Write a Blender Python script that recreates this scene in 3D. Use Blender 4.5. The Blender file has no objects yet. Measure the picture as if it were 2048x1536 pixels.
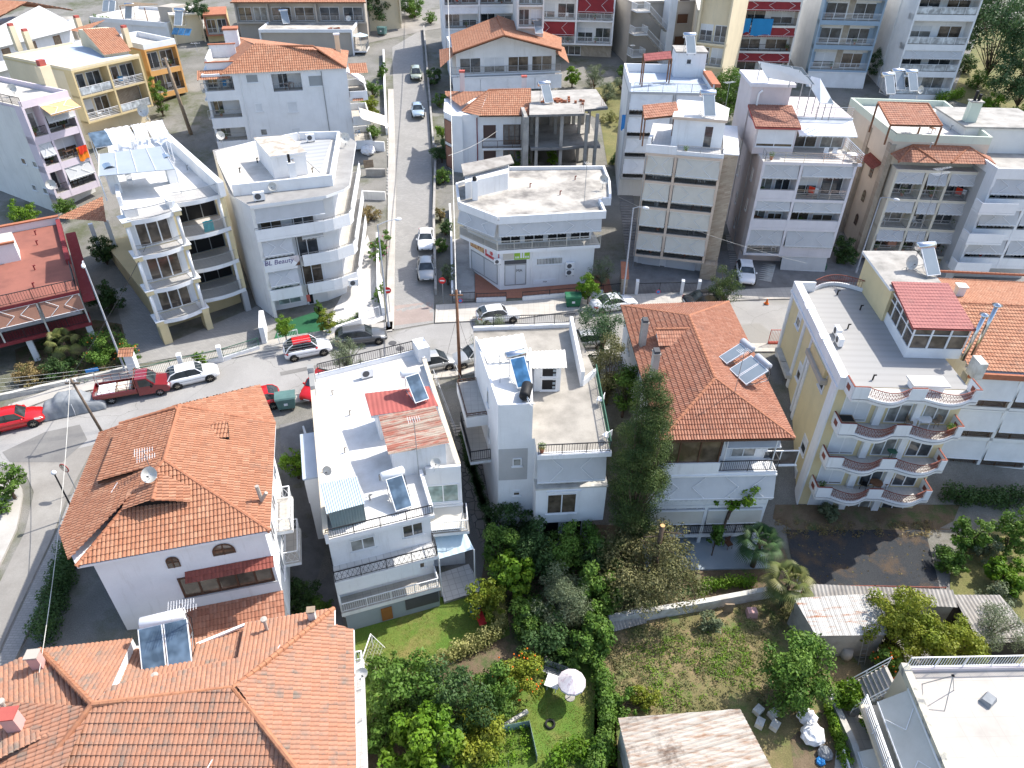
import bpy, bmesh, math, random
import numpy as np
from mathutils import Vector, Matrix
random.seed(7); RNG=np.random.default_rng(7)
sc=bpy.context.scene; COL=sc.collection
pi=math.pi
def R(a): return math.radians(a)
# ---------------------------------------------------------------- camera (drone, 24 mm equivalent)
FPX=1420.; CH=34.5
_th=math.atan2(FPX,math.hypot(-19,1922)); _ro=math.atan2(19,1922)
F=np.array([0,math.cos(_th),-math.sin(_th)]); _U=np.array([0,math.sin(_th),math.cos(_th)]); _X=np.array([1.,0,0])
_c,_s=math.cos(_ro),math.sin(_ro)
CR=_X*_c+_U*_s; CU=_U*_c-_X*_s; CC=np.array([0,0,CH])
cam=bpy.data.objects.new('camera',bpy.data.cameras.new('camera')); COL.objects.link(cam)
cam.data.sensor_width=36; cam.data.lens=FPX/2048*36; cam.data.clip_end=3000
cam.matrix_world=Matrix(((CR[0],CU[0],-F[0],0),(CR[1],CU[1],-F[1],0),(CR[2],CU[2],-F[2],CH),(0,0,0,1)))
sc.camera=cam
def ray(u,v): return F+(u-1024)/FPX*CR-(v-768)/FPX*CU
def P(u,v,z):
    d=ray(u,v); p=CC+d*((z-CH)/d[2]); return (float(p[0]),float(p[1]),float(z))
def sst(a,b,x):
    t=min(1,max(0,(x-a)/(b-a))); return t*t*(3-2*t)
def Hn(x,y):
    t=max(0.,y-58); n=.13*t*t/(t+4) if t<400 else 51.
    ys=49 if x>-6 else 49+(x+6)*.36
    s=-5.5*sst(1.5,13,ys-y)*sst(-21,-11.5,x)
    return n+s
def G(u,v,dz=0):
    d=ray(u,v); t=20.
    while t<400:
        p=CC+d*t
        if p[2]<Hn(p[0],p[1])+dz: break
        t+=.5
    lo,hi=t-.5,t
    for _ in range(24):
        m=(lo+hi)/2; p=CC+d*m
        if p[2]<Hn(p[0],p[1])+dz: hi=m
        else: lo=m
    return (float(p[0]),float(p[1]),float(p[2]))
# ---------------------------------------------------------------- materials
def nt(name):
    m=bpy.data.materials.new(name); m.use_nodes=True; t=m.node_tree; b=t.nodes['Principled BSDF']; return m,t,b
def N(t,k,**kw):
    n=t.nodes.new('ShaderNode'+k)
    for a,v in kw.items():
        if a[0]=='_': n.inputs[a[1:]].default_value=v
        else: setattr(n,a,v)
    return n
def L(t,a,b): t.links.new(a,b)
def c4(c): return (c[0],c[1],c[2],1)
def mixc(t,fac,a,b,mode='MIX'):
    n=N(t,'Mix',data_type='RGBA',blend_type=mode)
    for i,v in ((0,fac),(6,a),(7,b)):
        if hasattr(v,'is_linked'): L(t,v,n.inputs[i])
        else: n.inputs[i].default_value=v if i==0 else c4(v)
    return n.outputs[2]
def ramp(t,x,p0,p1,a=(0,0,0),b=(1,1,1)):
    r=N(t,'ValToRGB'); L(t,x,r.inputs[0]); e=r.color_ramp.elements
    e[0].position=p0; e[1].position=p1; e[0].color=c4(a); e[1].color=c4(b); return r.outputs[0]
def noise(t,v,s,d=5,r=.6):
    n=N(t,'TexNoise',_Scale=s,_Detail=d,_Roughness=r)
    if v is not None: L(t,v,n.inputs['Vector'])
    return n.outputs['Fac']
def coords(t,scale=None,kind='Object'):
    c=N(t,'TexCoord').outputs[kind]
    if scale:
        m=N(t,'Mapping'); m.inputs['Scale'].default_value=scale; L(t,c,m.inputs[0]); c=m.outputs[0]
    return c
def bump(t,b,h,s,d=.02):
    n=N(t,'Bump',_Strength=s,_Distance=d); L(t,h,n.inputs['Height']); L(t,n.outputs[0],b.inputs['Normal'])
MT={}
def mk(name,c,c2=None,sc_=.6,lo=.4,hi=.7,rough=.85,bp=0,bs=30,metal=0,spec=.3,streak=0,fine=.12,world=False,st=(.36,.34,.30)):
    m,t,b=nt(name); v=coords(t)
    if c2 is None: c2=tuple(x*.86 for x in c)
    col=mixc(t,ramp(t,noise(t,v,sc_),lo,hi),c,c2)
    if fine:
        f=N(t,'MapRange'); f.inputs[3].default_value=1-fine; f.inputs[4].default_value=1+fine
        L(t,noise(t,v,14,3),f.inputs[0]); 
        mm=N(t,'Mix',data_type='RGBA',blend_type='MULTIPLY'); mm.inputs[0].default_value=1; L(t,col,mm.inputs[6]); L(t,f.outputs[0],mm.inputs[7]); col=mm.outputs[2]
    if streak:
        s=ramp(t,noise(t,coords(t,(2.2,2.2,.22)),1.3,6,.7),.55,.8); k=N(t,'Math',operation='MULTIPLY'); L(t,s,k.inputs[0]); k.inputs[1].default_value=streak
        col=mixc(t,k.outputs[0],col,st)
    L(t,col,b.inputs['Base Color']); b.inputs['Roughness'].default_value=rough; b.inputs['Metallic'].default_value=metal; b.inputs['Specular IOR Level'].default_value=spec
    if bp: bump(t,b,noise(t,v,bs,4),bp)
    MT[name]=m; return m
def plaster(n,c,streak=.38): return mk(n,c,tuple(x*.9 for x in c),.5,rough=.9,bp=.15,bs=60,streak=streak,fine=.05)
plaster('white',(.76,.77,.78)); plaster('white2',(.72,.71,.68),.6); plaster('cream',(.70,.60,.42)); plaster('yellow',(.68,.57,.34),.25)
plaster('beige',(.62,.50,.40),.3); plaster('pinkgrey',(.62,.56,.56),.3); plaster('lilac',(.66,.58,.64),.4); plaster('ochre',(.66,.36,.13),.3)
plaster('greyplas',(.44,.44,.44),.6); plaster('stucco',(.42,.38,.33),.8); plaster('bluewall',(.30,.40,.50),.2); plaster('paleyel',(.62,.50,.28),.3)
plaster('bluegrey',(.30,.35,.39),.4); plaster('darkred',(.22,.035,.04),.2); plaster('palegreen',(.60,.66,.56),.3); plaster('pink',(.60,.36,.33),.4); plaster('sand',(.60,.52,.40),.4)
mk('concrete',(.40,.38,.35),(.24,.23,.21),.7,rough=.95,bp=.4,bs=25,streak=.3,fine=.2)
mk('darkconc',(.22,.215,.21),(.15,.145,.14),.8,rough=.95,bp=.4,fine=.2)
mk('roofgrey',(.30,.295,.285),(.21,.205,.20),.5,rough=.9,fine=.1)
mk('roofcream',(.62,.585,.53),(.42,.39,.345),.45,rough=.95,fine=.14)
mk('roofwhite',(.70,.69,.67),(.46,.44,.40),.45,.42,.78,rough=.9,fine=.08)
mk('roofworn',(.50,.47,.42),(.16,.15,.14),.38,.38,.68,rough=.95,bp=.4,fine=.25)
mk('roofblue',(.42,.48,.56),(.36,.42,.5),.6,rough=.8,fine=.06)
mk('roofred',(.29,.115,.085),(.21,.085,.065),.5,rough=.9,fine=.12)
mk('whitemetal',(.78,.79,.8),rough=.45,fine=.02); mk('blackmetal',(.025,.025,.028),rough=.5,fine=.05); mk('greymetal',(.34,.36,.38),rough=.4,metal=.6,fine=.05)
mk('rustmetal',(.25,.075,.05),(.16,.05,.035),3,rough=.75); mk('greenmetal',(.05,.14,.09),rough=.5)
mk('steel',(.62,.63,.65),rough=.22,metal=1,fine=.02); mk('tankwhite',(.74,.75,.77),rough=.3,fine=.02,spec=.5)
mk('tankgrey',(.42,.44,.48),rough=.4,fine=.03)
mk('awning',(.52,.53,.54),(.46,.47,.48),.8,rough=.95,fine=.04,streak=.2,st=(.3,.3,.29)); mk('awncream',(.62,.59,.52),(.56,.53,.46),.8,rough=.95,fine=.04,streak=.2)
mk('awnred',(.26,.035,.04),(.21,.03,.035),1,rough=.95,fine=.05); mk('awnwhite',(.74,.75,.76),rough=.95,fine=.03); mk('awnbrown',(.32,.17,.12),(.27,.14,.1),1,rough=.95); mk('awnorange',(.66,.4,.2),rough=.95)
mk('brown',(.10,.05,.03),rough=.6); mk('wood',(.22,.11,.06),(.14,.07,.04),4,rough=.8); mk('polewood',(.16,.12,.09),(.10,.075,.055),2,rough=.95); mk('oldwood',(.30,.23,.16),(.2,.15,.11),3,rough=.9)
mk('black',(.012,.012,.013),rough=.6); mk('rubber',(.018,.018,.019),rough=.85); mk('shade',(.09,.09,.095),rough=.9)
mk('shutter',(.66,.68,.70),rough=.7,fine=.02); mk('shuttergrey',(.30,.32,.33),rough=.6,fine=.03); mk('curtain',(.55,.52,.46),rough=.95)
mk('terracotta',(.40,.16,.09),(.32,.12,.07),2,rough=.9); mk('redpaint',(.42,.10,.08),(.36,.085,.07),1,rough=.8)
mk('trunk',(.12,.085,.06),(.07,.05,.035),3,rough=.95,bp=.6,bs=14); mk('cut',(.62,.36,.16),rough=.9)
mk('plastwhite',(.8,.8,.8),rough=.5,fine=.02); mk('plastblue',(.03,.22,.55),rough=.5); mk('plastred',(.6,.02,.02),rough=.4); mk('teal',(.03,.42,.45),rough=.8); mk('clothblue',(.03,.24,.52),rough=.95); mk('clothwhite',(.78,.79,.82),rough=.95,bp=.6,bs=2); mk('clothred',(.7,.05,.02),rough=.95); mk('clothorange',(.75,.22,.02),rough=.95)
mk('binGreen',(.025,.15,.07),(.02,.12,.06),2,rough=.5); mk('dumpster',(.10,.19,.18),(.08,.15,.145),2,rough=.6); mk('dirtywhite',(.6,.59,.55),(.4,.38,.33),1.5,rough=.9)
mk('stonewhite',(.55,.54,.5),(.4,.38,.34),1.2,rough=.95,bp=.6,bs=6)
def glass(n,c,r=.06,sp=.8):
    m,t,b=nt(n); v=coords(t); L(t,mixc(t,ramp(t,noise(t,v,1.1,2),.4,.65),c,tuple(x*2.2+.012 for x in c)),b.inputs['Base Color'])
    b.inputs['Roughness'].default_value=r; b.inputs['Specular IOR Level'].default_value=sp; MT[n]=m
glass('glass',(.03,.035,.04)); glass('glassbrown',(.055,.042,.03)); glass('glassgreen',(.16,.22,.21),.15); glass('carglass',(.02,.026,.028),.04); glass('panel',(.055,.085,.12),.12,.6); glass('panelblue',(.03,.10,.20),.12,.6)
glass('glassrail',(.28,.30,.31),.2); mk('polycarb',(.33,.37,.41),(.29,.33,.37),.5,rough=.35,spec=.4,fine=.02)
mk('panellight',(.24,.28,.31),(.2,.24,.27),.7,rough=.12,spec=.8,fine=.02)
def brickmat(n,c1,c2,mort,s,w=.5,h=.25,ms=.02,rough=.9,offs=.5,kind='Object',rot=None,bp=.3,var=.5):
    m,t,b=nt(n); v=coords(t,None,kind)
    if rot:
        mp=N(t,'Mapping'); mp.inputs['Rotation'].default_value=rot; L(t,v,mp.inputs[0]); v=mp.outputs[0]
    k=N(t,'TexBrick',_Scale=s); k.offset=offs
    for a,x in (('Color1',c1),('Color2',c2),('Mortar',mort)): k.inputs[a].default_value=c4(x)
    k.inputs['Brick Width'].default_value=w; k.inputs['Row Height'].default_value=h; k.inputs['Mortar Size'].default_value=ms; k.inputs['Mortar Smooth'].default_value=.3
    L(t,v,k.inputs['Vector'])
    col=mixc(t,ramp(t,noise(t,coords(t),.5),.4,.75),k.outputs[0],tuple(x*.72 for x in c1)); 
    L(t,col,b.inputs['Base Color']); b.inputs['Roughness'].default_value=rough
    if bp: bump(t,b,k.outputs['Fac'],-bp,.02)
    MT[n]=m
X90=(R(90),0,0); Y90=(0,0,0)
brickmat('paver',(.33,.32,.30),(.27,.26,.25),(.17,.165,.155),1,.32,.16,.012)
brickmat('brownpave',(.36,.29,.26),(.31,.25,.22),(.2,.17,.15),1,.25,.12,.01)
brickmat('slab',(.50,.47,.42),(.46,.43,.385),(.33,.31,.28),1,.5,.5,.016,offs=0)
brickmat('tilewhite',(.60,.58,.55),(.56,.54,.51),(.42,.40,.38),1,.33,.33,.012,offs=0)
brickmat('terrtile',(.36,.15,.09),(.30,.125,.08),(.25,.13,.09),1,.22,.22,.01,offs=0)
brickmat('stoneclad',(.50,.42,.32),(.30,.23,.17),(.36,.31,.25),1,.55,.14,.012,rot=(R(90),0,R(20)))
brickmat('stoneclad2',(.46,.40,.32),(.33,.28,.22),(.42,.38,.32),1,.45,.2,.014,rot=(R(90),0,R(-60)))
brickmat('block',(.40,.40,.39),(.36,.36,.35),(.27,.27,.26),1,.4,.2,.012,rot=X90)
brickmat('tilesgrid',(.62,.62,.61),(.58,.58,.57),(.3,.3,.3),1,.45,.45,.02,offs=0)
def slatmat(n,c,c2,freq,axis,rough=.7,duty=.5,bp=.5):
    m,t,b=nt(n); w=N(t,'TexWave',wave_type='BANDS',bands_direction=axis,_Scale=freq); L(t,coords(t),w.inputs[0])
    L(t,mixc(t,ramp(t,w.outputs[0],.1,.6),c2,c),b.inputs['Base Color']); b.inputs['Roughness'].default_value=rough; bump(t,b,w.outputs[0],bp,.02); MT[n]=m
slatmat('rollshut',(.62,.65,.68),(.42,.44,.47),2.6,'Z'); slatmat('louver',(.10,.06,.05),(.05,.03,.025),4,'Z'); slatmat('membrane',(.36,.37,.38),(.30,.31,.32),.3,'Y',.9,bp=.05); slatmat('membrane2',(.315,.31,.30),(.295,.29,.28),.42,'Y',.95,bp=.02)
def flagstone():
    m,t,b=nt('flagstone'); v=coords(t); k=N(t,'TexVoronoi',feature='DISTANCE_TO_EDGE',_Scale=1.7); L(t,v,k.inputs['Vector'])
    k2=N(t,'TexVoronoi',_Scale=1.7); L(t,v,k2.inputs['Vector'])
    c=mixc(t,k2.outputs['Color'],(.22,.20,.175),(.32,.30,.27)); L(t,mixc(t,ramp(t,k.outputs[0],.02,.06),(.10,.095,.085),c),b.inputs['Base Color']); b.inputs['Roughness'].default_value=.9; bump(t,b,ramp(t,k.outputs[0],.01,.08),.5); MT['flagstone']=m
flagstone()
def asphalt():
    m,t,b=nt('asphalt'); v=coords(t)
    c=mixc(t,ramp(t,noise(t,v,.22,6,.65),.42,.6),(.32,.312,.30),(.275,.268,.258))
    c=mixc(t,ramp(t,noise(t,v,.10,3,.5),.55,.58),c,(.25,.24,.22))
    f=ramp(t,noise(t,v,22,3),.3,.7,(.86,.86,.86),(1.1,1.1,1.1)); c=mixc(t,1.,c,f,'MULTIPLY')
    k=N(t,'TexVoronoi',feature='DISTANCE_TO_EDGE',_Scale=.16); 
    nn=N(t,'TexNoise',_Scale=.8,_Detail=4); L(t,v,nn.inputs['Vector']); a=N(t,'VectorMath',operation='ADD'); L(t,v,a.inputs[0]); L(t,nn.outputs['Color'],a.inputs[1]); L(t,a.outputs[0],k.inputs['Vector'])
    c=mixc(t,ramp(t,k.outputs[0],.001,.0035),(.17,.165,.155),c)
    L(t,c,b.inputs['Base Color']); b.inputs['Roughness'].default_value=.9; bump(t,b,noise(t,v,40,3),.3); MT['asphalt']=m
asphalt()
mk('oldasphalt',(.30,.285,.26),(.23,.215,.195),.3,.35,.6,rough=.95,bp=.3,fine=.18)
mk('drycement',(.44,.42,.385),(.33,.31,.28),.4,rough=.95,fine=.15)
def groundmat(n,a,b_,c_,s1,s2,l=(.4,.6),bpn=.5):
    m,t,b=nt(n); v=coords(t); c=mixc(t,ramp(t,noise(t,v,s1,6,.65),*l),a,b_); c=mixc(t,ramp(t,noise(t,v,s2,5,.7),.5,.66),c,c_)
    c=mixc(t,1.,c,ramp(t,noise(t,v,16,4),.25,.75,(.62,.62,.62),(1.3,1.3,1.3)),'MULTIPLY')
    L(t,c,b.inputs['Base Color']); b.inputs['Roughness'].default_value=.95; bump(t,b,noise(t,v,18,4),bpn,.08); MT[n]=m
groundmat('lawn',(.085,.16,.018),(.12,.17,.026),(.20,.175,.055),.6,.25)
groundmat('soil',(.17,.125,.08),(.12,.085,.05),(.07,.10,.03),.5,.7)
groundmat('weedy',(.24,.18,.095),(.15,.135,.055),(.10,.15,.035),.45,.6)
groundmat('drygrass',(.21,.185,.07),(.14,.14,.05),(.13,.14,.04),.4,.3)
groundmat('town',(.23,.22,.20),(.165,.16,.14),(.09,.10,.05),.2,.13)
groundmat('tarp',(.026,.03,.036),(.034,.038,.043),(.085,.06,.04),.5,.8)
def tilemat(n,cols,lich=.3,dark=(.10,.08,.07),lo=.52,hi=.72):
    m,t,b=nt(n); uv=N(t,'TexCoord').outputs['UV']; fl=N(t,'VectorMath',operation='FLOOR'); L(t,uv,fl.inputs[0])
    w=N(t,'TexWhiteNoise',noise_dimensions='2D'); L(t,fl.outputs[0],w.inputs['Vector'])
    r=N(t,'ValToRGB'); L(t,w.outputs[0],r.inputs[0]); e=r.color_ramp.elements
    while len(e)<len(cols): e.new(.5)
    for i,c in enumerate(cols): e[i].position=i/(len(cols)-1); e[i].color=c4(c)
    v=coords(t); k=N(t,'Math',operation='MULTIPLY'); 
    sp=N(t,'Separate'+'Color'); L(t,w.outputs['Color'],sp.inputs[0])
    s=ramp(t,noise(t,v,.8,6,.75),lo,hi); L(t,s,k.inputs[0]); k2=N(t,'Math',operation='MULTIPLY'); L(t,sp.outputs[1],k2.inputs[0]); k2.inputs[1].default_value=lich*1.6; L(t,k2.outputs[0],k.inputs[1])
    c=mixc(t,k.outputs[0],r.outputs[0],dark)
    c=mixc(t,1.,c,ramp(t,noise(t,v,9,4),.25,.75,(.82,.82,.82),(1.15,1.15,1.15)),'MULTIPLY')
    L(t,c,b.inputs['Base Color']); b.inputs['Roughness'].default_value=.85; MT[n]=m
tilemat('tile',[(.360,.160,.088),(.400,.192,.112),(.328,.140,.076),(.424,.220,.132)],.35)
tilemat('tilered',[(.320,.136,.080),(.368,.168,.104),(.288,.116,.068),(.392,.196,.128)],.4)
tilemat('tileold',[(.376,.180,.108),(.400,.200,.124),(.360,.168,.100),(.384,.204,.132),(.368,.176,.108)],.8,(.19,.155,.125),.46,.66)
tilemat('tilebrown',[(.26,.11,.07),(.32,.15,.10),(.22,.09,.06)],.3)
tilemat('tilemetal',[(.31,.115,.105),(.34,.13,.115)],.2)
tilemat('tiledark',[(.20,.05,.035),(.24,.065,.045),(.18,.045,.03)],.3)
tilemat('shinglered',[(.25,.06,.06),(.30,.08,.075),(.22,.05,.05)],.2)
mk('ridge',(.37,.16,.09),(.30,.125,.07),3,rough=.85,fine=.15); mk('ridgeold',(.38,.18,.10),(.30,.13,.075),2.5,rough=.9,fine=.15)
mk('corrgrey',(.36,.34,.31),(.22,.20,.18),.8,rough=.9,fine=.15); mk('corrwhite',(.72,.70,.64),(.6,.57,.5),.8,rough=.7,fine=.06); mk('corrblue',(.42,.50,.53),(.38,.46,.49),.7,rough=.5,fine=.04); mk('corrdark',(.16,.22,.23),rough=.6,fine=.04); mk('corrred',(.36,.10,.085),(.29,.085,.07),.6,rough=.75,fine=.08); mk('paleblue',(.48,.60,.66),(.44,.55,.61),.6,rough=.5,fine=.03)
def rusty(n,base,rust,lo,hi,sc_):
    m,t,b=nt(n); v=coords(t,(sc_*.8,sc_*5,sc_)); c=mixc(t,ramp(t,noise(t,v,1,7,.75),lo,hi),base,rust)
    c=mixc(t,ramp(t,noise(t,coords(t),.35,6,.75),.54,.66),c,(.16,.11,.08)); uv=N(t,'TexCoord').outputs['UV']; wn=N(t,'TexWhiteNoise',noise_dimensions='2D'); L(t,uv,wn.inputs['Vector']); c=mixc(t,1.,c,ramp(t,wn.outputs[0],0,1,(.62,.60,.58),(1.05,1.05,1.05)),'MULTIPLY'); L(t,c,b.inputs['Base Color']); b.inputs['Roughness'].default_value=.8; MT[n]=m
rusty('rusty',(.52,.48,.42),(.30,.17,.10),.46,.66,1.2); rusty('rusty2',(.52,.52,.50),(.36,.16,.08),.52,.66,.7); rusty('redworn',(.34,.12,.08),(.42,.37,.30),.42,.6,.9)
def paint(n,c,rough=.25,metal=0):
    m,t,b=nt(n); L(t,mixc(t,ramp(t,noise(t,coords(t),1.5,3),.4,.8),c,tuple(x*.93 for x in c)),b.inputs['Base Color']); b.inputs['Roughness'].default_value=rough; b.inputs['Metallic'].default_value=metal; b.inputs['Coat Weight'].default_value=.6; b.inputs['Coat Roughness'].default_value=.08; MT[n]=m
paint('pwhite',(.78,.79,.8)); paint('pred',(.52,.008,.010)); paint('pmaroon',(.20,.012,.018)); paint('psilver',(.46,.46,.44),.3,.5); paint('pgrey',(.12,.125,.13),.3,.5); paint('pblue',(.42,.52,.60),.3,.4); paint('pgreen',(.42,.46,.36),.3,.4); paint('pblack',(.02,.022,.025)); paint('lampwhite',(.75,.75,.72),.1); paint('lampred',(.45,.01,.01),.15)
mk('covercloth',(.25,.265,.28),(.19,.205,.22),2.5,rough=.75,bp=.8,bs=3,fine=.06); mk('alloy',(.45,.42,.36),rough=.3,metal=.8)
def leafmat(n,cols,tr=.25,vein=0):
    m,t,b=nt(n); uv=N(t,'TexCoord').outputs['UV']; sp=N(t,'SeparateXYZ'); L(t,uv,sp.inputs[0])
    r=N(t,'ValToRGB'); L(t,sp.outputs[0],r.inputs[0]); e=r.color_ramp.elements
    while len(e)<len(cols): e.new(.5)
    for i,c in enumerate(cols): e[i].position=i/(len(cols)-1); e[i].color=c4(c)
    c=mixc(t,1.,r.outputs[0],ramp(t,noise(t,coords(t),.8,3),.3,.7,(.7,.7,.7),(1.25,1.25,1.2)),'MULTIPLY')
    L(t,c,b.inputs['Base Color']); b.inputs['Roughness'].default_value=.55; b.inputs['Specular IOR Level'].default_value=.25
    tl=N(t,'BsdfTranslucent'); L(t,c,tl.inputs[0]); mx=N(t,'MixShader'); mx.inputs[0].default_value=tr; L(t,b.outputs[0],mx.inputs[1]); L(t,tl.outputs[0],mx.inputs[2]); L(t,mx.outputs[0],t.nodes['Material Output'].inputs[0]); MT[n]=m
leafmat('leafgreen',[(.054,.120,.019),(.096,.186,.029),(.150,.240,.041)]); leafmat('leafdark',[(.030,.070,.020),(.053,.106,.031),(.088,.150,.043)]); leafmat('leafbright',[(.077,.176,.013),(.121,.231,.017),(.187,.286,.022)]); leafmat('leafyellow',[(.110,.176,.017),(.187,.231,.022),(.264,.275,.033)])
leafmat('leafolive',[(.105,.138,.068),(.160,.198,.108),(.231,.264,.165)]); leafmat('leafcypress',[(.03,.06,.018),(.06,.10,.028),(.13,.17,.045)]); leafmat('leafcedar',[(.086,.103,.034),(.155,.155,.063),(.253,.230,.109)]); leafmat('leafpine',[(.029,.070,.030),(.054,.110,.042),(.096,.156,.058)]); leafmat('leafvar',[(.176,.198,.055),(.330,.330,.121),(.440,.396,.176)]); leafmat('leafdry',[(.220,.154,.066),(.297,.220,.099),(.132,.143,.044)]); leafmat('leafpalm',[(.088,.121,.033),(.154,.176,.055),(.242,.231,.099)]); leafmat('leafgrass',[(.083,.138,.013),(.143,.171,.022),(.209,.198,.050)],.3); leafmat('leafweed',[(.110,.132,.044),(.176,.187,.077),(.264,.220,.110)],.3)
plaster('beigelight',(.62,.55,.45),.3); plaster('lilacwhite',(.68,.66,.69),.2); plaster('cream2',(.64,.60,.50),.3); mk('violet',(.09,.06,.2),rough=.7); mk('roofcreamworn',(.56,.50,.43),(.34,.30,.25),1.2,.42,.6,rough=.95,fine=.2)
mk('poster1',(.62,.42,.22),(.34,.16,.08),3,.45,.55,rough=.6); mk('poster2',(.50,.04,.06),(.56,.22,.22),3,.5,.6,rough=.6); mk('postgreen',(.28,.48,.05),rough=.6,fine=.02)
mk('greencarpet',(.022,.11,.05),(.02,.085,.04),1,rough=.95,fine=.1)
mk('concwarm',(.36,.335,.295),(.22,.205,.18),.42,.4,.66,rough=.95,bp=.3,fine=.15); mk('woodpanel',(.30,.13,.04),rough=.8); mk('roofworn2',(.50,.47,.38),(.22,.22,.21),1.4,.5,.6,rough=.95,fine=.1)
brickmat('slabcream',(.48,.445,.40),(.455,.42,.38),(.38,.35,.31),1,1.0,1.0,.02,offs=0)
mk('parasolcloth',(.62,.58,.60),(.48,.40,.44),5,.5,.62,rough=.9); glass('glasscurt',(.15,.15,.14),.2,.6); mk('patchasphalt',(.20,.195,.185),(.16,.155,.15),.6,rough=.95,bp=.3,fine=.15); mk('orange',(.7,.16,.02),rough=.5); mk('flowerpink',(.6,.05,.25),rough=.8)
# ---------------------------------------------------------------- mesh builder
class MB:
    def __init__(s): s.V=[];s.Fc=[];s.Mi=[];s.mats=[];s.uv=None
    def mi(s,m):
        if m not in s.mats: s.mats.append(m)
        return s.mats.index(m)
    def add(s,vs,fs,m):
        o=len(s.V); s.V+=[tuple(v) for v in vs]; k=s.mi(m)
        for f in fs: s.Fc.append(tuple(i+o for i in f)); s.Mi.append(k)
        return s
    def box(s,x0,x1,y0,y1,z0,z1,m):
        return s.hexa([(x0,y0,z0),(x1,y0,z0),(x1,y1,z0),(x0,y1,z0),(x0,y0,z1),(x1,y0,z1),(x1,y1,z1),(x0,y1,z1)],m)
    def hexa(s,v,m): return s.add(v,[(3,2,1,0),(4,5,6,7),(0,1,5,4),(1,2,6,5),(2,3,7,6),(3,0,4,7)],m)
    def prism(s,poly,z0,z1,m,mt=None):
        n=len(poly); v=[(p[0],p[1],z0) for p in poly]+[(p[0],p[1],z1) for p in poly]
        s.add(v,[(i,(i+1)%n,n+(i+1)%n,n+i) for i in range(n)]+[tuple(range(n-1,-1,-1))],m)
        s.add(v[n:],[tuple(range(n))],mt or m); return s
    def quad(s,a,b,c,d,m): return s.add([a,b,c,d],[(0,1,2,3)],m)
    def tube(s,p,q,r,m,n=6,r2=None,cap=True):
        p=Vector(p);q=Vector(q);d=(q-p)
        if d.length<1e-6: return s
        d.normalize(); a=d.orthogonal().normalized(); b=d.cross(a); r2=r if r2 is None else r2
        v=[p+(a*math.cos(2*pi*i/n)+b*math.sin(2*pi*i/n))*r for i in range(n)]+[q+(a*math.cos(2*pi*i/n)+b*math.sin(2*pi*i/n))*r2 for i in range(n)]
        f=[(i,(i+1)%n,n+(i+1)%n,n+i) for i in range(n)]
        if cap: f+=[tuple(range(n-1,-1,-1)),tuple(range(n,2*n))]
        return s.add(v,f,m)
    def path(s,pts,r,m,n=5):
        for a,b in zip(pts,pts[1:]): s.tube(a,b,r,m,n)
        return s
    def lathe(s,prof,c,m,n=14,axis=(0,0,1)):
        d=Vector(axis).normalized(); a=d.orthogonal().normalized(); b=d.cross(a); c=Vector(c); v=[];f=[]
        for r,h in prof:
            v+=[c+d*h+(a*math.cos(2*pi*i/n)+b*math.sin(2*pi*i/n))*r for i in range(n)]
        for k in range(len(prof)-1):
            f+=[(k*n+i,k*n+(i+1)%n,(k+1)*n+(i+1)%n,(k+1)*n+i) for i in range(n)]
        return s.add(v,f,m)
    def beam(s,p,q,w,h,m):
        "box beam from p to q, w wide (horizontal), h high, p,q on the centre of its underside"
        p=Vector(p);q=Vector(q); d=q-p; n=Vector((d.y,-d.x,0)); n=n.normalized()*(w/2) if n.length>1e-6 else Vector((w/2,0,0)); u=Vector((0,0,h))
        return s.hexa([p+n,q+n,q-n,p-n,p+n+u,q+n+u,q-n+u,p-n+u],m)
    def build(s,name,parent=None,smooth=False,shift=(0,0,0)):
        me=bpy.data.meshes.new(name); V=s.V
        if shift!=(0,0,0): V=[(v[0]-shift[0],v[1]-shift[1],v[2]-shift[2]) for v in V]
        me.from_pydata([tuple(v) for v in V],[],s.Fc)
        for m in s.mats: me.materials.append(MT[m])
        me.polygons.foreach_set('material_index',s.Mi)
        if smooth: me.polygons.foreach_set('use_smooth',[True]*len(s.Fc))
        if s.uv is not None:
            ul=me.uv_layers.new(name='UVMap'); ul.data.foreach_set('uv',np.asarray(s.uv,np.float32).ravel())
        me.update()
        o=bpy.data.objects.new(name,me); COL.objects.link(o)
        if parent is not None: o.parent=parent
        return o
def tag(o,label=None,cat=None,group=None,kind=None):
    for k,v in (('label',label),('category',cat),('group',group),('kind',kind)):
        if v: o[k]=v
    return o
def empty(name,loc,rz=0,label=None,cat=None,group=None):
    o=bpy.data.objects.new(name,None); COL.objects.link(o); o.location=loc; o.rotation_euler=(0,0,rz); o.empty_display_size=.3
    return tag(o,label,cat,group)
KIDS={}
def copytree(o,loc,rz,label,group=None,scale=1,parent=None):
    c=o.copy(); COL.objects.link(c); c.location=loc; c.rotation_euler=(0,0,rz); c.scale=(scale,)*3 if not isinstance(scale,tuple) else scale
    tag(c,label,None,group)
    for k in list(o.children):
        d=k.copy(); COL.objects.link(d); d.parent=c
        for g in list(k.children):
            e=g.copy(); COL.objects.link(e); e.parent=d
    return c
def struct(mb,name): o=mb.build(name); return tag(o,kind='structure')
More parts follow.
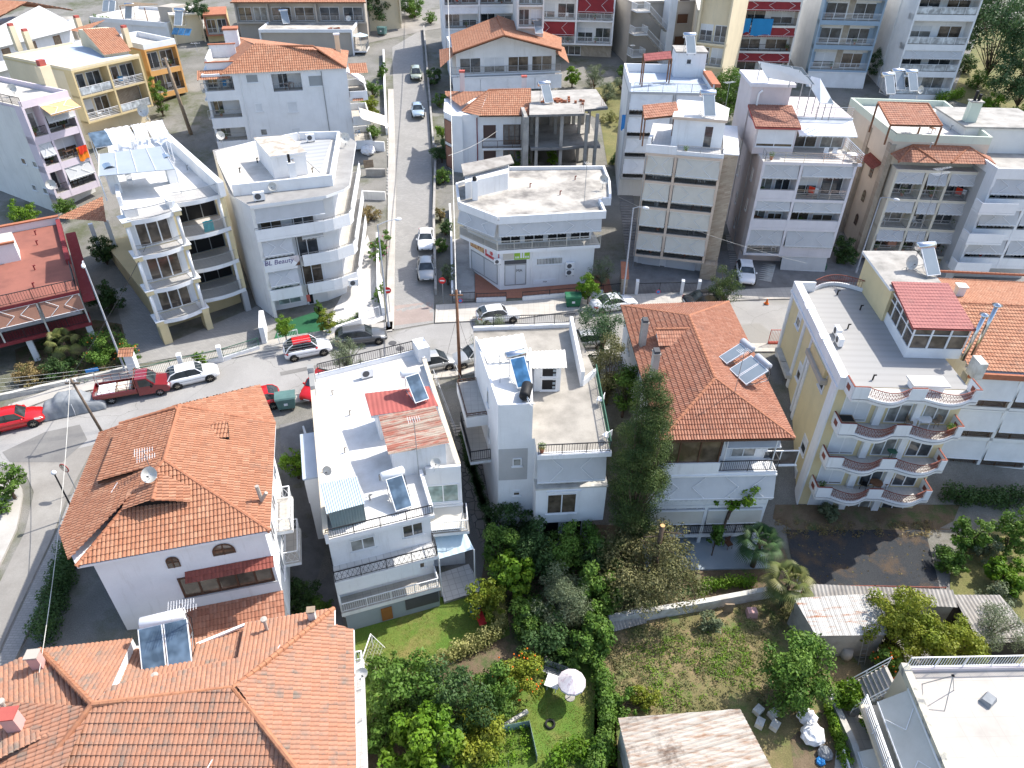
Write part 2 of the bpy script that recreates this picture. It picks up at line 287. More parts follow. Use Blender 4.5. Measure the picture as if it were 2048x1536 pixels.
# tile / corrugated surface on a planar polygon; first edge is the eave
def tiles(poly,pitch=.2,row=.36,amp=.035,step=.03,nsub=5,mat='tile',corr=False,rows=True):
    p=[Vector(q) for q in poly]; ue=(p[1]-p[0]).normalized(); n=Vector((0,0,0))
    for i in range(len(p)): n+=p[i].cross(p[(i+1)%len(p)])
    n.normalize()
    if n.z<0: n=-n
    ve=n.cross(ue); o=p[0]
    uv=[((q-o).dot(ue),(q-o).dot(ve)) for q in p]
    if max(v for _,v in uv)<-.001+0 or (min(v for _,v in uv)<-.05 and max(v for _,v in uv)<.05): ve=-ve; uv=[((q-o).dot(ue),(q-o).dot(ve)) for q in p]
    u0=min(a for a,_ in uv);u1=max(a for a,_ in uv);v0=min(b for _,b in uv);v1=max(b for _,b in uv)
    us=np.arange(math.floor(u0/pitch)*pitch,u1+pitch,pitch/nsub)
    if rows:
        k=np.arange(math.floor(v0/row),math.ceil(v1/row)+1)*row; e=.012; vs=np.sort(np.concatenate([k-e,k+e]))
    else: vs=np.array([v0-.1,v1+.1])
    nu,nv=len(us),len(vs); A,B=np.meshgrid(us,vs); pts=np.stack([A.ravel(),B.ravel(),np.zeros(A.size)],1)
    idx=np.arange(nu*nv).reshape(nv,nu); fc=np.stack([idx[:-1,:-1].ravel(),idx[:-1,1:].ravel(),idx[1:,1:].ravel(),idx[1:,:-1].ravel()],1)
    me=bpy.data.meshes.new('t'); me.from_pydata(pts.tolist(),[],fc.tolist()); bm=bmesh.new(); bm.from_mesh(me)
    cx=sum(a for a,_ in uv)/len(uv); cy=sum(b for _,b in uv)/len(uv)
    for i in range(len(uv)):
        a=Vector((*uv[i],0)); b=Vector((*uv[(i+1)%len(uv)],0)); d=b-a
        if d.length<1e-4: continue
        nn=Vector((d.y,-d.x,0)).normalized()
        if nn.dot(Vector((cx,cy,0))-a)>0: nn=-nn
        bmesh.ops.bisect_plane(bm,geom=bm.verts[:]+bm.edges[:]+bm.faces[:],dist=1e-5,plane_co=a,plane_no=nn,clear_outer=True)
    bm.to_mesh(me); bm.free()
    nvt=len(me.vertices); co=np.empty(nvt*3,np.float32); me.vertices.foreach_get('co',co); co=co.reshape(-1,3); bpy_f=[tuple(f.vertices) for f in me.polygons]
    cen={}
    U_,V_=co[:,0],co[:,1]; t=U_/pitch; w=np.cos(2*pi*t)*.5+.5
    ff=t+.5-np.floor(t+.5); h=amp*(np.sqrt(np.clip(1-(2*ff-1)**2,0,1)) if not corr else w)
    if rows: fr=V_/row-np.floor(V_/row+1e-6); h=h+step*(1-fr)
    oo=np.array(o);q=oo+np.outer(U_,np.array(ue))+np.outer(V_,np.array(ve))+np.outer(h,np.array(n))
    bpy.data.meshes.remove(me)
    uvl=[]
    for f in bpy_f:
        cu=sum(U_[i] for i in f)/len(f); cv=sum(V_[i] for i in f)/len(f)
        a=((math.floor(cu/pitch+.5))+.5, (math.floor(cv/row)+.5))
        uvl+=[a]*len(f)
    return q.tolist(),bpy_f,mat,uvl
class Roof(MB):
    def __init__(s): super().__init__(); s.uv=[]
    def slope(s,poly,**k):
        v,f,m,u=tiles(poly,**k); s.add(v,f,m); s.uv+=u; return s
    def add(s,vs,fs,m):
        return MB.add(s,vs,fs,m)
    def pad(s):
        n=sum(len(f) for f in s.Fc); s.uv+=[(.5,.5)]*(n-len(s.uv)); return s
    def ridge(s,p,q,r=.13,m='ridge',seg=.38):
        p=Vector(p);q=Vector(q);n=max(1,int((q-p).length/seg)); 
        for i in range(n): s.tube(p.lerp(q,i/n),p.lerp(q,(i+1)/n),r,m,8,r*.82,cap=True)
        return s.pad()
    def under(s,poly,m,th=.1):
        n=len(poly); s.add([(p[0],p[1],p[2]-.02) for p in poly]+[(p[0],p[1],p[2]-.02-th) for p in poly],[tuple(range(2*n-1,n-1,-1)),tuple(range(n))]+[(i,n+i,n+(i+1)%n,(i+1)%n) for i in range(n)],m); return s.pad()
# ---------------------------------------------------------------- buildings: a frame whose x runs along the front, y goes away from the viewer
class B:
    def __init__(s,name,label,A,Bp,zr,zb,cat='building',w=None,group=None):
        a=P(*A,zr); b=P(*Bp,zr); s.rz=math.atan2(b[1]-a[1],b[0]-a[0]); s.W=w or math.hypot(b[0]-a[0],b[1]-a[1])
        s.o=(a[0],a[1],zb); s.zb=zb; s.zr=zr; s.e=empty(name,s.o,s.rz,label,cat,group); s.co,s.si=math.cos(s.rz),math.sin(s.rz)
    def loc(s,p):
        dx,dy=p[0]-s.o[0],p[1]-s.o[1]; return (dx*s.co+dy*s.si,-dx*s.si+dy*s.co)
    def wld(s,x,y,z): return (s.o[0]+x*s.co-y*s.si,s.o[1]+x*s.si+y*s.co,z)
    def X(s,u,v,z): return s.loc(P(u,v,z))
    def X3(s,u,v,z): return (*s.X(u,v,z),z)
    def part(s,name,mb,parent=None,label=None,smooth=False):
        if not mb.V: return None
        return tag(mb.build(name,parent or s.e,smooth,(0,0,s.zb)),label)
    def wall(s,p0,p1): return Wall(s,p0,p1)
WR=random.Random(3)
class Wall:
    def __init__(s,b,p0,p1):
        s.b=b; s.p=p0; l=math.hypot(p1[0]-p0[0],p1[1]-p0[1]); s.len=l; s.d=((p1[0]-p0[0])/l,(p1[1]-p0[1])/l); s.n=(s.d[1],-s.d[0])
    def pt(s,a,n,z): return (s.p[0]+s.d[0]*a+s.n[0]*n,s.p[1]+s.d[1]*a+s.n[1]*n,z)
    def L(s,u,v,n=0):
        b=s.b; o=b.wld(*s.pt(0,n,0)[:2],0); nx=s.n[0]*b.co-s.n[1]*b.si; ny=s.n[0]*b.si+s.n[1]*b.co
        d=ray(u,v); t=((o[0]-CC[0])*nx+(o[1]-CC[1])*ny)/(d[0]*nx+d[1]*ny); p=CC+d*t
        q=b.loc(p); return ((q[0]-s.p[0])*s.d[0]+(q[1]-s.p[1])*s.d[1],float(p[2]))
    def box(s,mb,a0,a1,n0,n1,z0,z1,m):
        return mb.hexa([s.pt(a0,n1,z0),s.pt(a1,n1,z0),s.pt(a1,n0,z0),s.pt(a0,n0,z0),s.pt(a0,n1,z1),s.pt(a1,n1,z1),s.pt(a1,n0,z1),s.pt(a0,n0,z1)],m)
    def win(s,a0,a1,z0,z1,n=0,panes=2,fr='whitemetal',gl='glass',shut=0,sm='shutter',sill=True,name='window',fw=.07,bars=0):
        if a0>a1: a0,a1=a1,a0
        if z0>z1: z0,z1=z1,z0
        if gl=='glass': gl=WR.choice(['glass','glass','glassbrown','glasscurt'])
        b=s.b; mb=MB()
        for x0,x1,y0,y1 in ((a0,a1,z0,z0+fw),(a0,a1,z1-fw,z1),(a0,a0+fw,z0+fw,z1-fw),(a1-fw,a1,z0+fw,z1-fw)): s.box(mb,x0,x1,n-.02,n+.05,y0,y1,fr)
        for i in range(1,panes): c=a0+(a1-a0)*i/panes; s.box(mb,c-fw*.5,c+fw*.5,n-.02,n+.045,z0+fw,z1-fw,fr)
        if sill: s.box(mb,a0-.08,a1+.08,n-.02,n+.11,z0-.07,z0-.005,'white' if fr!='brown' else 'greyplas')
        o=b.part(name,mb); g=MB(); s.box(g,a0+fw,a1-fw,n-.02,n+.014,z0+fw,z1-fw,gl); b.part('pane',g,o)
        if shut>0: g=MB(); s.box(g,a0+fw,a1-fw,n-.015,n+.032,z1-fw-(z1-z0-2*fw)*shut,z1-fw,sm); b.part('roller_shutter',g,o)
        return o
    def pw(s,u0,v0,u1,v1,n=0,**k):
        a,b_=s.L(u0,v0,n),s.L(u1,v1,n); return s.win(a[0],b_[0],b_[1],a[1],n,**k)
    def rail(s,mb,pts,z,h,kind='bars',m='blackmetal',sp=.13):
        "pts are (a,n) along the outer edge"
        for (a0,n0),(a1,n1) in zip(pts,pts[1:]):
            l=math.hypot(a1-a0,n1-n0); k=max(1,int(l/1.5))
            P0=Vector(s.pt(a0,n0,z));P1=Vector(s.pt(a1,n1,z)); up=Vector((0,0,1))
            if kind=='solid':
                mb.beam(P0,P1,.12,h,m); continue
            mb.beam(P0+up*(h-.05),P1+up*(h-.05),.06,.05,m); 
            for i in range(k+1): q=P0.lerp(P1,i/k); mb.beam(q-(P1-P0).normalized()*.02,q+(P1-P0).normalized()*.02,.04,h-.05,m)
            if kind=='bars':
                mb.beam(P0+up*.1,P1+up*.1,.04,.03,m); c=int(l/sp)
                for i in range(1,c): q=P0.lerp(P1,i/c); mb.beam(q-(P1-P0).normalized()*.011+up*.1,q+(P1-P0).normalized()*.011+up*.1,.022,h-.15,m)
            elif kind=='lines':
                for j in range(1,5): mb.beam(P0+up*h*j/5,P1+up*h*j/5,.03,.03,m)
            elif kind=='glass': mb.beam(P0+up*.08,P1+up*.08,.015,h-.16,'glassrail')
            elif kind=='lattice':
                c=max(1,int(l/.3)); d=(P1-P0)
                for i in range(c):
                    q0=P0.lerp(P1,i/c);q1=P0.lerp(P1,(i+1)/c); mb.tube(q0+up*.1,q1+up*(h-.05),.012,m,3,cap=False); mb.tube(q1+up*.1,q0+up*(h-.05),.012,m,3,cap=False)
                mb.beam(P0+up*.08,P1+up*.08,.03,.03,m)
        return mb
    def balc(s,a0,a1,z,dep,th=.22,rail='bars',rm='blackmetal',m='white',h=1.,ends=True,fm='slab',name='balcony',n0=0):
        b=s.b; mb=MB(); s.box(mb,a0,a1,n0,n0+dep,z-th,z-.004,m); mb.quad(s.pt(a0,n0+dep,z),s.pt(a1,n0+dep,z),s.pt(a1,n0,z),s.pt(a0,n0,z),fm); o=b.part(name,mb); e=.07
        r=MB(); pts=[(a0+e,n0+.05),(a0+e,n0+dep-e),(a1-e,n0+dep-e),(a1-e,n0+.05)] if ends else [(a0+e,n0+dep-e),(a1-e,n0+dep-e)]
        if rail: s.rail(r,pts,z,h,rail,rm); b.part('parapet' if rail=='solid' else 'railing',r,o)
        return o
    def awn(s,a0,a1,z1,drop,out,n=0,m='awning',arms=2,val=.22,name='awning',curve=0):
        b=s.b; mb=MB(); k=max(2,int((a1-a0)/.18)); v=[];f=[]
        A=[a0+(a1-a0)*i/k for i in range(k+1)]
        for a in A: v.append(s.pt(a,n,z1))
        for a in A: v.append(s.pt(a,n+out*.5,z1-drop*.5-curve))
        for a in A: v.append(s.pt(a,n+out,z1-drop))
        for i,a in enumerate(A): v.append(s.pt(a,n+out+.01,z1-drop-val*(1-.35*(i%2))))
        c=k+1
        for j in range(3): f+=[(j*c+i,j*c+i+1,(j+1)*c+i+1,(j+1)*c+i) for i in range(k)]
        mb.add(v,f,m); s.box(mb,a0-.03,a1+.03,n-.06,n+.08,z1,z1+.14,'whitemetal'); mb.tube(s.pt(a0,n+out+.02,z1-drop-.01),s.pt(a1,n+out+.02,z1-drop-.01),.03,'whitemetal',6)
        o=b.part(name,mb)
        for i in range(arms):
            t=a0+(a1-a0)*((i+.5)/arms); dr=1 if i%2==0 else -1; w=min(.55,(a1-a0)/arms*.35); g=MB()
            e=.05; q=[s.pt(t-dr*w*.6,n+e+out*.06,z1-drop*.06+e),s.pt(t+dr*w,n+e+out*.5,z1-drop*.5+e-curve),s.pt(t-dr*w*.5,n+e+out*.97,z1-drop*.97+e)]
            g.path(q,.022,'whitemetal',5); b.part('awning_arm',g,o)
        return o
def boxpart(b,name,x0,x1,y0,y1,z0,z1,m,parent=None,label=None): return b.part(name,MB().box(x0,x1,y0,y1,z0,z1,m),parent,label)
def parapet(b,poly,z,h,th=.18,m='white',skip=(),name='parapet'):
    mb=MB(); n=len(poly)
    for i in range(n):
        if i in skip: continue
        p=Vector((*poly[i],z));q=Vector((*poly[(i+1)%n],z)); d=(q-p).normalized(); nn=Vector((-d.y,d.x,0))*(th/2); p=p+d*(th if (i-1)%n not in skip else 0); hh=h+.003*i
        mb.hexa([p-d*0,q+d*0,q+nn*2,p+nn*2,p+Vector((0,0,hh)),q+Vector((0,0,hh)),q+nn*2+Vector((0,0,hh)),p+nn*2+Vector((0,0,hh))],m)
    return b.part(name,mb)
def body(b,poly,z0,z1,m,rm,name='wall'):
    o=b.part(name,MB().prism(poly,z0,z1-.1,m)); q=b.part('roof',MB().prism(poly,z1-.1,z1,m,rm)); return o
# ---------------------------------------------------------------- repeated things
def solar(loc,rz,label,n=1,tank='steel',pan='panel',tilt=42,s=1.,side=False,tl=1.35,group='solar water heaters on the roofs'):
    "collector leaning back, low edge towards -y, tank along its top edge"
    e=empty('solar_water_heater',loc,rz,label,'solar heater',group); t=R(tilt); w=1.0*n*s+.06*(n-1); l=1.9*s; c,sn=math.cos(t),math.sin(t)
    for i in range(n):
        m=MB(); x0=-w/2+i*(1.0*s+.06); x1=x0+1.0*s
        def q(x,d,h): return (x,d*c-h*sn-.75*s,d*sn+h*c+.18)
        m.hexa([q(x0,0,0),q(x1,0,0),q(x1,l,0),q(x0,l,0),q(x0,0,.09),q(x1,0,.09),q(x1,l,.09),q(x0,l,.09)],'whitemetal')
        o=m.build('collector',e); g=MB(); b=.05; g.hexa([q(x0+b,b,.08),q(x1-b,b,.08),q(x1-b,l-b,.08),q(x0+b,l-b,.08),q(x0+b,b,.094),q(x1-b,b,.094),q(x1-b,l-b,.094),q(x0+b,l-b,.094)],pan); g.build('collector_glass',o)
    yt=l*c-.75*s+.22; zt=l*sn+.28; T=max(tl*s,w*.75)
    m=MB().lathe([(0,-T/2-.02),(.2*s,-T/2),(.27*s,-T/2+.05),(.27*s,T/2-.05),(.2*s,T/2),(0,T/2+.02)],(0,yt,zt),tank,16,(1,0,0)); m.build('tank',e,True)
    m=MB()
    for x in (-w/2+.1,w/2-.1):
        m.tube((x,-.72*s,0),(x,-.72*s,.2),.025,'greymetal',5); m.tube((x,yt,0),(x,yt,zt-.2*s),.025,'greymetal',5); m.tube((x,-.72*s,.06),(x,yt,.06),.022,'greymetal',5); m.tube((x,yt,.1),(x,.0,.62*s),.02,'greymetal',5)
    m.tube((-w/2,yt-.1,zt-.25*s),(w/2,yt-.1,zt-.25*s),.025,'greymetal',5)
    m.build('stand',e)
    m=MB().path([(w/2,-.6*s,.3),(w/2+.1,-.1,.25),(w/2+.12,yt-.1,zt-.3),(T/2,yt,zt)],.022,'black',5); m.build('pipe',e)
    return e
def dish(loc,rz,label,r=.42,pole=.5,el=35,group='satellite dishes',mat_='dirtywhite'):
    e=empty('satellite_dish',loc,rz,label,'satellite dish',group); ax=Vector((0,-math.cos(R(el)),math.sin(R(el)))); c=Vector((0,-.12,pole+.12))
    m=MB(); pr=[(r*k/5,.32*r*(k/5)**2) for k in range(6)]; m.lathe([(max(a,.001),h) for a,h in pr],c,mat_,20,ax); m.lathe([(r,pr[-1][1]),(r+.012,pr[-1][1]+.01),(r,pr[-1][1]-.02),(.001,-.03)],c,mat_,20,ax); m.build('dish',e,True)
    m=MB(); f=c+ax*r*1.05+Vector((0,0,-r*.35)); m.tube(c+ax*.1+Vector((0,0,-r*.85)),f,.016,'greymetal',5); m.tube(f,f-ax*.12,.045,'shade',8); m.build('feed_arm',e)
    m=MB().tube((0,0,0),(0,0,pole+.15),.03,'greymetal',6).tube((0,0,pole+.1),c,.03,'greymetal',6)
    for a in range(3): m.tube((0,0,.25),(.3*math.cos(a*2.1),.3*math.sin(a*2.1),0.01),.014,'greymetal',4)
    m.build('mount',e); return e
def antenna(loc,rz,label,h=3,n=9,l=1.2,group='television antennas',booms=1,lean=0):
    e=empty('tv_antenna',loc,rz,label,'antenna',group); m=MB().tube((0,0,0),(lean,0,h),.025,'greymetal',6); m.build('mast',e)
    for k in range(booms):
        z=h-.12-.45*k; m=MB().tube((-l/2,0,z),(l/2,0,z),.016,'greymetal',4)
        for i in range(n):
            x=-l/2+l*(i+.5)/n; w=.34-.02*i; m.tube((x,-w,z+.02),(x,w,z+.02),.011,'whitemetal',4,cap=False)
        m.build('boom',e)
    return e
def acunit(loc,rz,label,group='air conditioner units',s=1.,stand=.12):
    e=empty('air_conditioner',loc,rz,label,'air conditioner',group)
    MB().box(-.42*s,.42*s,-.16*s,.16*s,stand,stand+.62*s,'plastwhite').build('casing',e)
    MB().lathe([(.24*s,0),(.24*s,.012),(.0,.016)],(-.1*s,-.16*s,stand+.31*s),'shade',16,(0,-1,0)).build('fan_grille',e)
    MB().box(-.36*s,-.3*s,-.18*s,.18*s,0,stand,'greymetal').box(.3*s,.36*s,-.18*s,.18*s,0,stand,'greymetal').build('bracket',e); return e
def pole_lamp(loc,label,h,arm=1.0,dirz=0,name='street_lamp',m='tankgrey',arms=1,group=None,r=.07,head=.55):
    e=empty(name,loc,0,label,'street lamp',group); MB().tube((0,0,-.3),(0,0,h),r*1.25,m,8,r*.75).tube((0,0,-.02),(0,0,.5),r*1.7,m,8).build('post',e)
    d=Vector((math.cos(dirz),math.sin(dirz),0)); 
    MB().path([(0,0,h-.02),tuple(d*arm*.5+Vector((0,0,h+.18))),tuple(d*arm+Vector((0,0,h+.2)))],r*.55,m,6).build('arm',e)
    p=d*arm+Vector((0,0,h+.2)); MB().lathe([(.001,0),(.10,.06),(.15,.28),(.12,.5),(.03,head+.05)],p-d*.1+Vector((0,0,-.03)),'plastwhite',10,d).build('lamp_head',e,True)
    return e
def wire(p,q,label,sag=.4,r=.018,m='black',name='power_cable',group='overhead power cables',n=12,cat='cable'):
    p=Vector(p);q=Vector(q); pts=[]
    for i in range(n+1):
        t=i/n; a=p.lerp(q,t); a.z-=sag*4*t*(1-t); pts.append(a)
    return tag(MB().path(pts,r,m,4).build(name),label,cat,group)
# ---------------------------------------------------------------- vehicles, x forward, origin on the ground at the centre
def wheel(e,x,y,r,side,rim='alloy'):
    t=MB().lathe([(r*.62,-.1),(r*.95,-.1),(r,-.06),(r,.06),(r*.95,.1),(r*.62,.1)],(x,y,r),'rubber',18,(0,side,0)); o=t.build('tyre',e,True)
    m=MB().lathe([(r*.62,.03),(.09,.085),(.001,.09)],(x,y,r),'rubber',12,(0,side,0))
    for k in range(6): a=k*pi/3; d=Vector((math.cos(a),0,math.sin(a))); m.beam(Vector((x,y+side*.095,r-.03))+d*.03,Vector((x,y+side*.085,r-.03))+d*r*.62,.02,.06,rim)
    m.build('rim',o)
def car(loc,rz,label,paint_,kind='hatch',L_=4.0,W_=1.74,H_=1.5,roof=None,group='cars parked along the streets',rails=False,rim='alloy',name='parked_car'):
    e=empty(name,loc,rz,label,'car',group); h=L_/2; w=W_/2
    # side profile stations: x, sill z, belt z, half width
    st=[(-h,.42,.62,.78),(-h+.06,.30,.86,.88),(-h+.45,.24,.93,.97),(-h+1.0,.22,.93,1.),(0,.20,.92,1.),(h-1.25,.21,.90,.995),(h-.75,.22,.84,.97),(h-.25,.26,.72,.88),(h-.05,.32,.60,.76),(h,.40,.52,.66)]
    if kind=='sedan': st[1]=(-h+.06,.32,.90,.86); st[2]=(-h+.5,.25,.95,.95)
    V=[];Fc=[];sec=[]
    for x,z0,z1,k in st:
        y=w*k; zm=(z0+z1)/2+.06
        sec.append([(x,-y*.9,z0),(x,-y,zm-.16),(x,-y*.995,zm+.04),(x,-y*.95,z1-.03),(x,-y*.84,z1+.015),(x,0,z1+.045),(x,y*.84,z1+.015),(x,y*.95,z1-.03),(x,y*.995,zm+.04),(x,y,zm-.16),(x,y*.9,z0)])
    mb=MB(); n=len(sec[0]); vs=[p for s_ in sec for p in s_]; fs=[]
    for i in range(len(sec)-1):
        for j in range(n-1): fs.append((i*n+j,(i+1)*n+j,(i+1)*n+j+1,i*n+j+1))
        fs.append((i*n+n-1,(i+1)*n+n-1,(i+1)*n,i*n))
    fs+=[tuple(range(n)),tuple(range(len(vs)-1,len(vs)-n-1,-1))]; mb.add(vs,fs,paint_)
    body_=mb.build('body',e,True)
    try:
        for p in body_.data.polygons: p.use_smooth=True
        body_.data.polygons[-1].use_smooth=False; body_.data.polygons[-2].use_smooth=False
    except Exception: pass
    # greenhouse
    if kind=='hatch': g=[(-h+.10,.88),(-h+.42,1.28),(-h+.85,H_-.03),(-.15,H_),(.35,H_-.06),(h-1.15,.93)]
    elif kind=='wagon': g=[(-h+.08,.90),(-h+.35,1.25),(-h+.75,H_-.03),(-.2,H_),(.4,H_-.07),(h-1.25,.92)]
    elif kind=='sedan': g=[(-h+.75,.93),(-h+1.15,1.22),(-h+1.6,H_-.03),(-.1,H_),(.35,H_-.06),(h-1.3,.90)]
    else: g=[(-h+.1,.9),(-h+.3,1.3),(-h+.6,H_-.02),(-.1,H_),(.55,H_-.08),(h-.75,.92)]
    zb=[z for _,z in g]; top=H_
    def hw(z): return w*(.88-.20*(z-.9)/(top-.9))
    ring=[(x,hw(z),z) for x,z in g]; m=MB(); rf=roof or paint_
    L0=[(x,-y,z) for x,y,z in ring]; R0=[(x,y,z) for x,y,z in ring]; k=len(ring)
    m.add([(x,y*.9,z+.0) for x,y,z in L0[2:5]]+[(x,0,z+.03) for x,y,z in L0[2:5]]+[(x,y*.9,z) for x,y,z in R0[2:5]]+[(L0[i][0],L0[i][1],L0[i][2]-.05) for i in (2,3,4)]+[(R0[i][0],R0[i][1],R0[i][2]-.05) for i in (2,3,4)],[(0,1,4,3),(1,2,5,4),(3,4,7,6),(4,5,8,7),(9,10,1,0),(10,11,2,1),(6,7,13,12),(7,8,14,13)],rf)
    m.build('car_roof',e,True)
    zs=.9
    def pil(a,b,nm,gl):  # cross pane between ring points a,b
        q=MB(); A,Bq=ring[a],ring[b]; yi=.93
        q.add([(A[0],-A[1]*yi,A[2]),(A[0],A[1]*yi,A[2]),(Bq[0],Bq[1]*yi,Bq[2]-.02),(Bq[0],-Bq[1]*yi,Bq[2]-.02)],[(0,1,2,3)],gl); return q.build(nm,e)
    pil(5,4,'windscreen','carglass'); q=MB(); yi=.93; q.add([(ring[i][0],s_*ring[i][1]*yi,ring[i][2]-(.02 if i==2 else 0)) for i in (0,1,2) for s_ in (-1,1)],[(0,1,3,2),(2,3,5,4)],'carglass'); q.build('rear_window',e)
    for s_ in (-1,1):
        q=MB(); pts=[(x,s_*y,z-(.05 if 2<=i<=4 else 0)) for i,(x,y,z) in enumerate(ring)]; b0=(ring[0][0]+.0,s_*hw(.9)*1.0,.9); q.add(pts,[tuple(range(len(pts)))],'carglass'); o=q.build('side_window',e)
        q=MB()
        for a,b in ((0,1),(1,2),(4,5)): q.tube(pts[a],pts[b],.045,paint_,5)
        for x in ((ring[2][0]+ring[4][0])/2+.05,): q.tube((x,s_*hw(top-.08)*1.005,top-.08),(x+.03,s_*hw(.92)*1.01,.92),.035,'pblack',4)
        q.build('pillar',o)
        q=MB().lathe([(.001,0),(.09,.03),(.10,.1),(.05,.16),(.001,.17)],(h-1.32,s_*w*.97,.97),paint_ if roof is None else roof,8,(0,s_,0)); q.build('mirror',e,True)
        q=MB().hexa([(h-.42,s_*w*.60,.60),(h-.12,s_*w*.60,.55),(h-.20,s_*w*.87,.56),(h-.58,s_*w*.94,.62),(h-.42,s_*w*.60,.76),(h-.17,s_*w*.58,.66),(h-.27,s_*w*.86,.68),(h-.60,s_*w*.935,.77)],'lampwhite'); q.build('headlight',e)
        q=MB().hexa([(-h-.005,s_*w*.58,.62),(-h+.06,s_*w*.84,.62),(-h+.3,s_*w*.945,.66),(-h+.1,s_*w*.6,.66),(-h+.02,s_*w*.58,.84),(-h+.05,s_*w*.86,.86),(-h+.3,s_*w*.955,.86),(-h+.15,s_*w*.6,.88)],'lampred'); q.build('tail_light',e)
        if rails: MB().tube((-h+.8,s_*w*.63,top+.06),(.2,s_*w*.63,top+.06),.02,'greymetal',5).build('roof_rail',e)
        q=MB().beam((-h+.75,s_*w*1.003,.60),(h-1.0,s_*w*1.003,.58),.01,.02,'pblack').beam((.15,s_*w*1.003,.3),(.2,s_*w*1.0,.86),.008,.015,'pblack'); q.build('door_line',e)
    wr=.32
    for x in (-h+.72,h-.80):
        for s_ in (-1,1):
            a=MB().lathe([(wr*1.2,-.01),(wr*1.2,.012),(.001,.012)],(x,s_*(w-.02),wr),'black',18,(0,s_,0)); a.build('wheel_arch',e); wheel(e,x,s_*(w-.06),wr,s_,rim)
    MB().beam((h-.03,-w*.5,.36),(h-.03,w*.5,.36),.06,.12,'black').build('grille',e)
    MB().box(h-.02,h+.005,-.26,.26,.42,.52,'plastwhite').build('number_plate',e); MB().box(-h-.012,-h+.05,-.26,.26,.60,.70,'plastwhite').build('number_plate',e)
    return e
# ---------------------------------------------------------------- foliage
def leaves(cent,rad,n,size,mat_,flat=.6,dens=None,up=.3,asp=1.9,seed=None):
    "cent: (k,3) clump centres, rad: (k,) or (k,3) clump radii; n leaves in all"
    rg=np.random.default_rng(seed if seed is not None else RNG.integers(1e9)); k=len(cent); cent=np.asarray(cent,float); rad=np.asarray(rad,float)
    if rad.ndim==1: rad=np.repeat(rad[:,None],3,1)
    w=(rad.prod(1))**(.67); w/=w.sum(); ci=rg.choice(k,n,p=w); d=rg.normal(size=(n,3)); d/=np.linalg.norm(d,axis=1)[:,None]
    rr=rg.random(n)**.38; pos=cent[ci]+d*rad[ci]*rr[:,None]
    nr=d*.9+rg.normal(size=(n,3))*.55+np.array([0,0,up]); nr/=np.linalg.norm(nr,axis=1)[:,None]
    a=np.cross(nr,rg.normal(size=(n,3))); a/=np.linalg.norm(a,axis=1)[:,None]; b=np.cross(nr,a); s=size*(.6+.8*rg.random(n))[:,None]
    v=np.stack([pos-a*s*.5,pos+b*s/asp*.5,pos+a*s*.5,pos-b*s/asp*.5],1).reshape(-1,3)
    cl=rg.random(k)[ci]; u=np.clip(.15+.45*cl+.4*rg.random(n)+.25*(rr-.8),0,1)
    return v,u
def leafobj(name,v,u,mat_,parent=None,loc=(0,0,0)):
    n=len(u); me=bpy.data.meshes.new(name); me.vertices.add(4*n); me.vertices.foreach_set('co',(v-np.array(loc)).astype(np.float32).ravel()); me.loops.add(4*n); me.loops.foreach_set('vertex_index',np.arange(4*n,dtype=np.int32)); me.polygons.add(n); me.polygons.foreach_set('loop_start',np.arange(0,4*n,4,dtype=np.int32)); me.polygons.foreach_set('loop_total',np.full(n,4,np.int32))
    uv=me.uv_layers.new(name='UVMap'); uv.data.foreach_set('uv',np.repeat(np.stack([u,RNG.random(n)],1),4,0).astype(np.float32).ravel()); me.materials.append(MT[mat_]); me.update(); me.validate()
    o=bpy.data.objects.new(name,me); COL.objects.link(o)
    if parent is not None: o.parent=parent
    return o
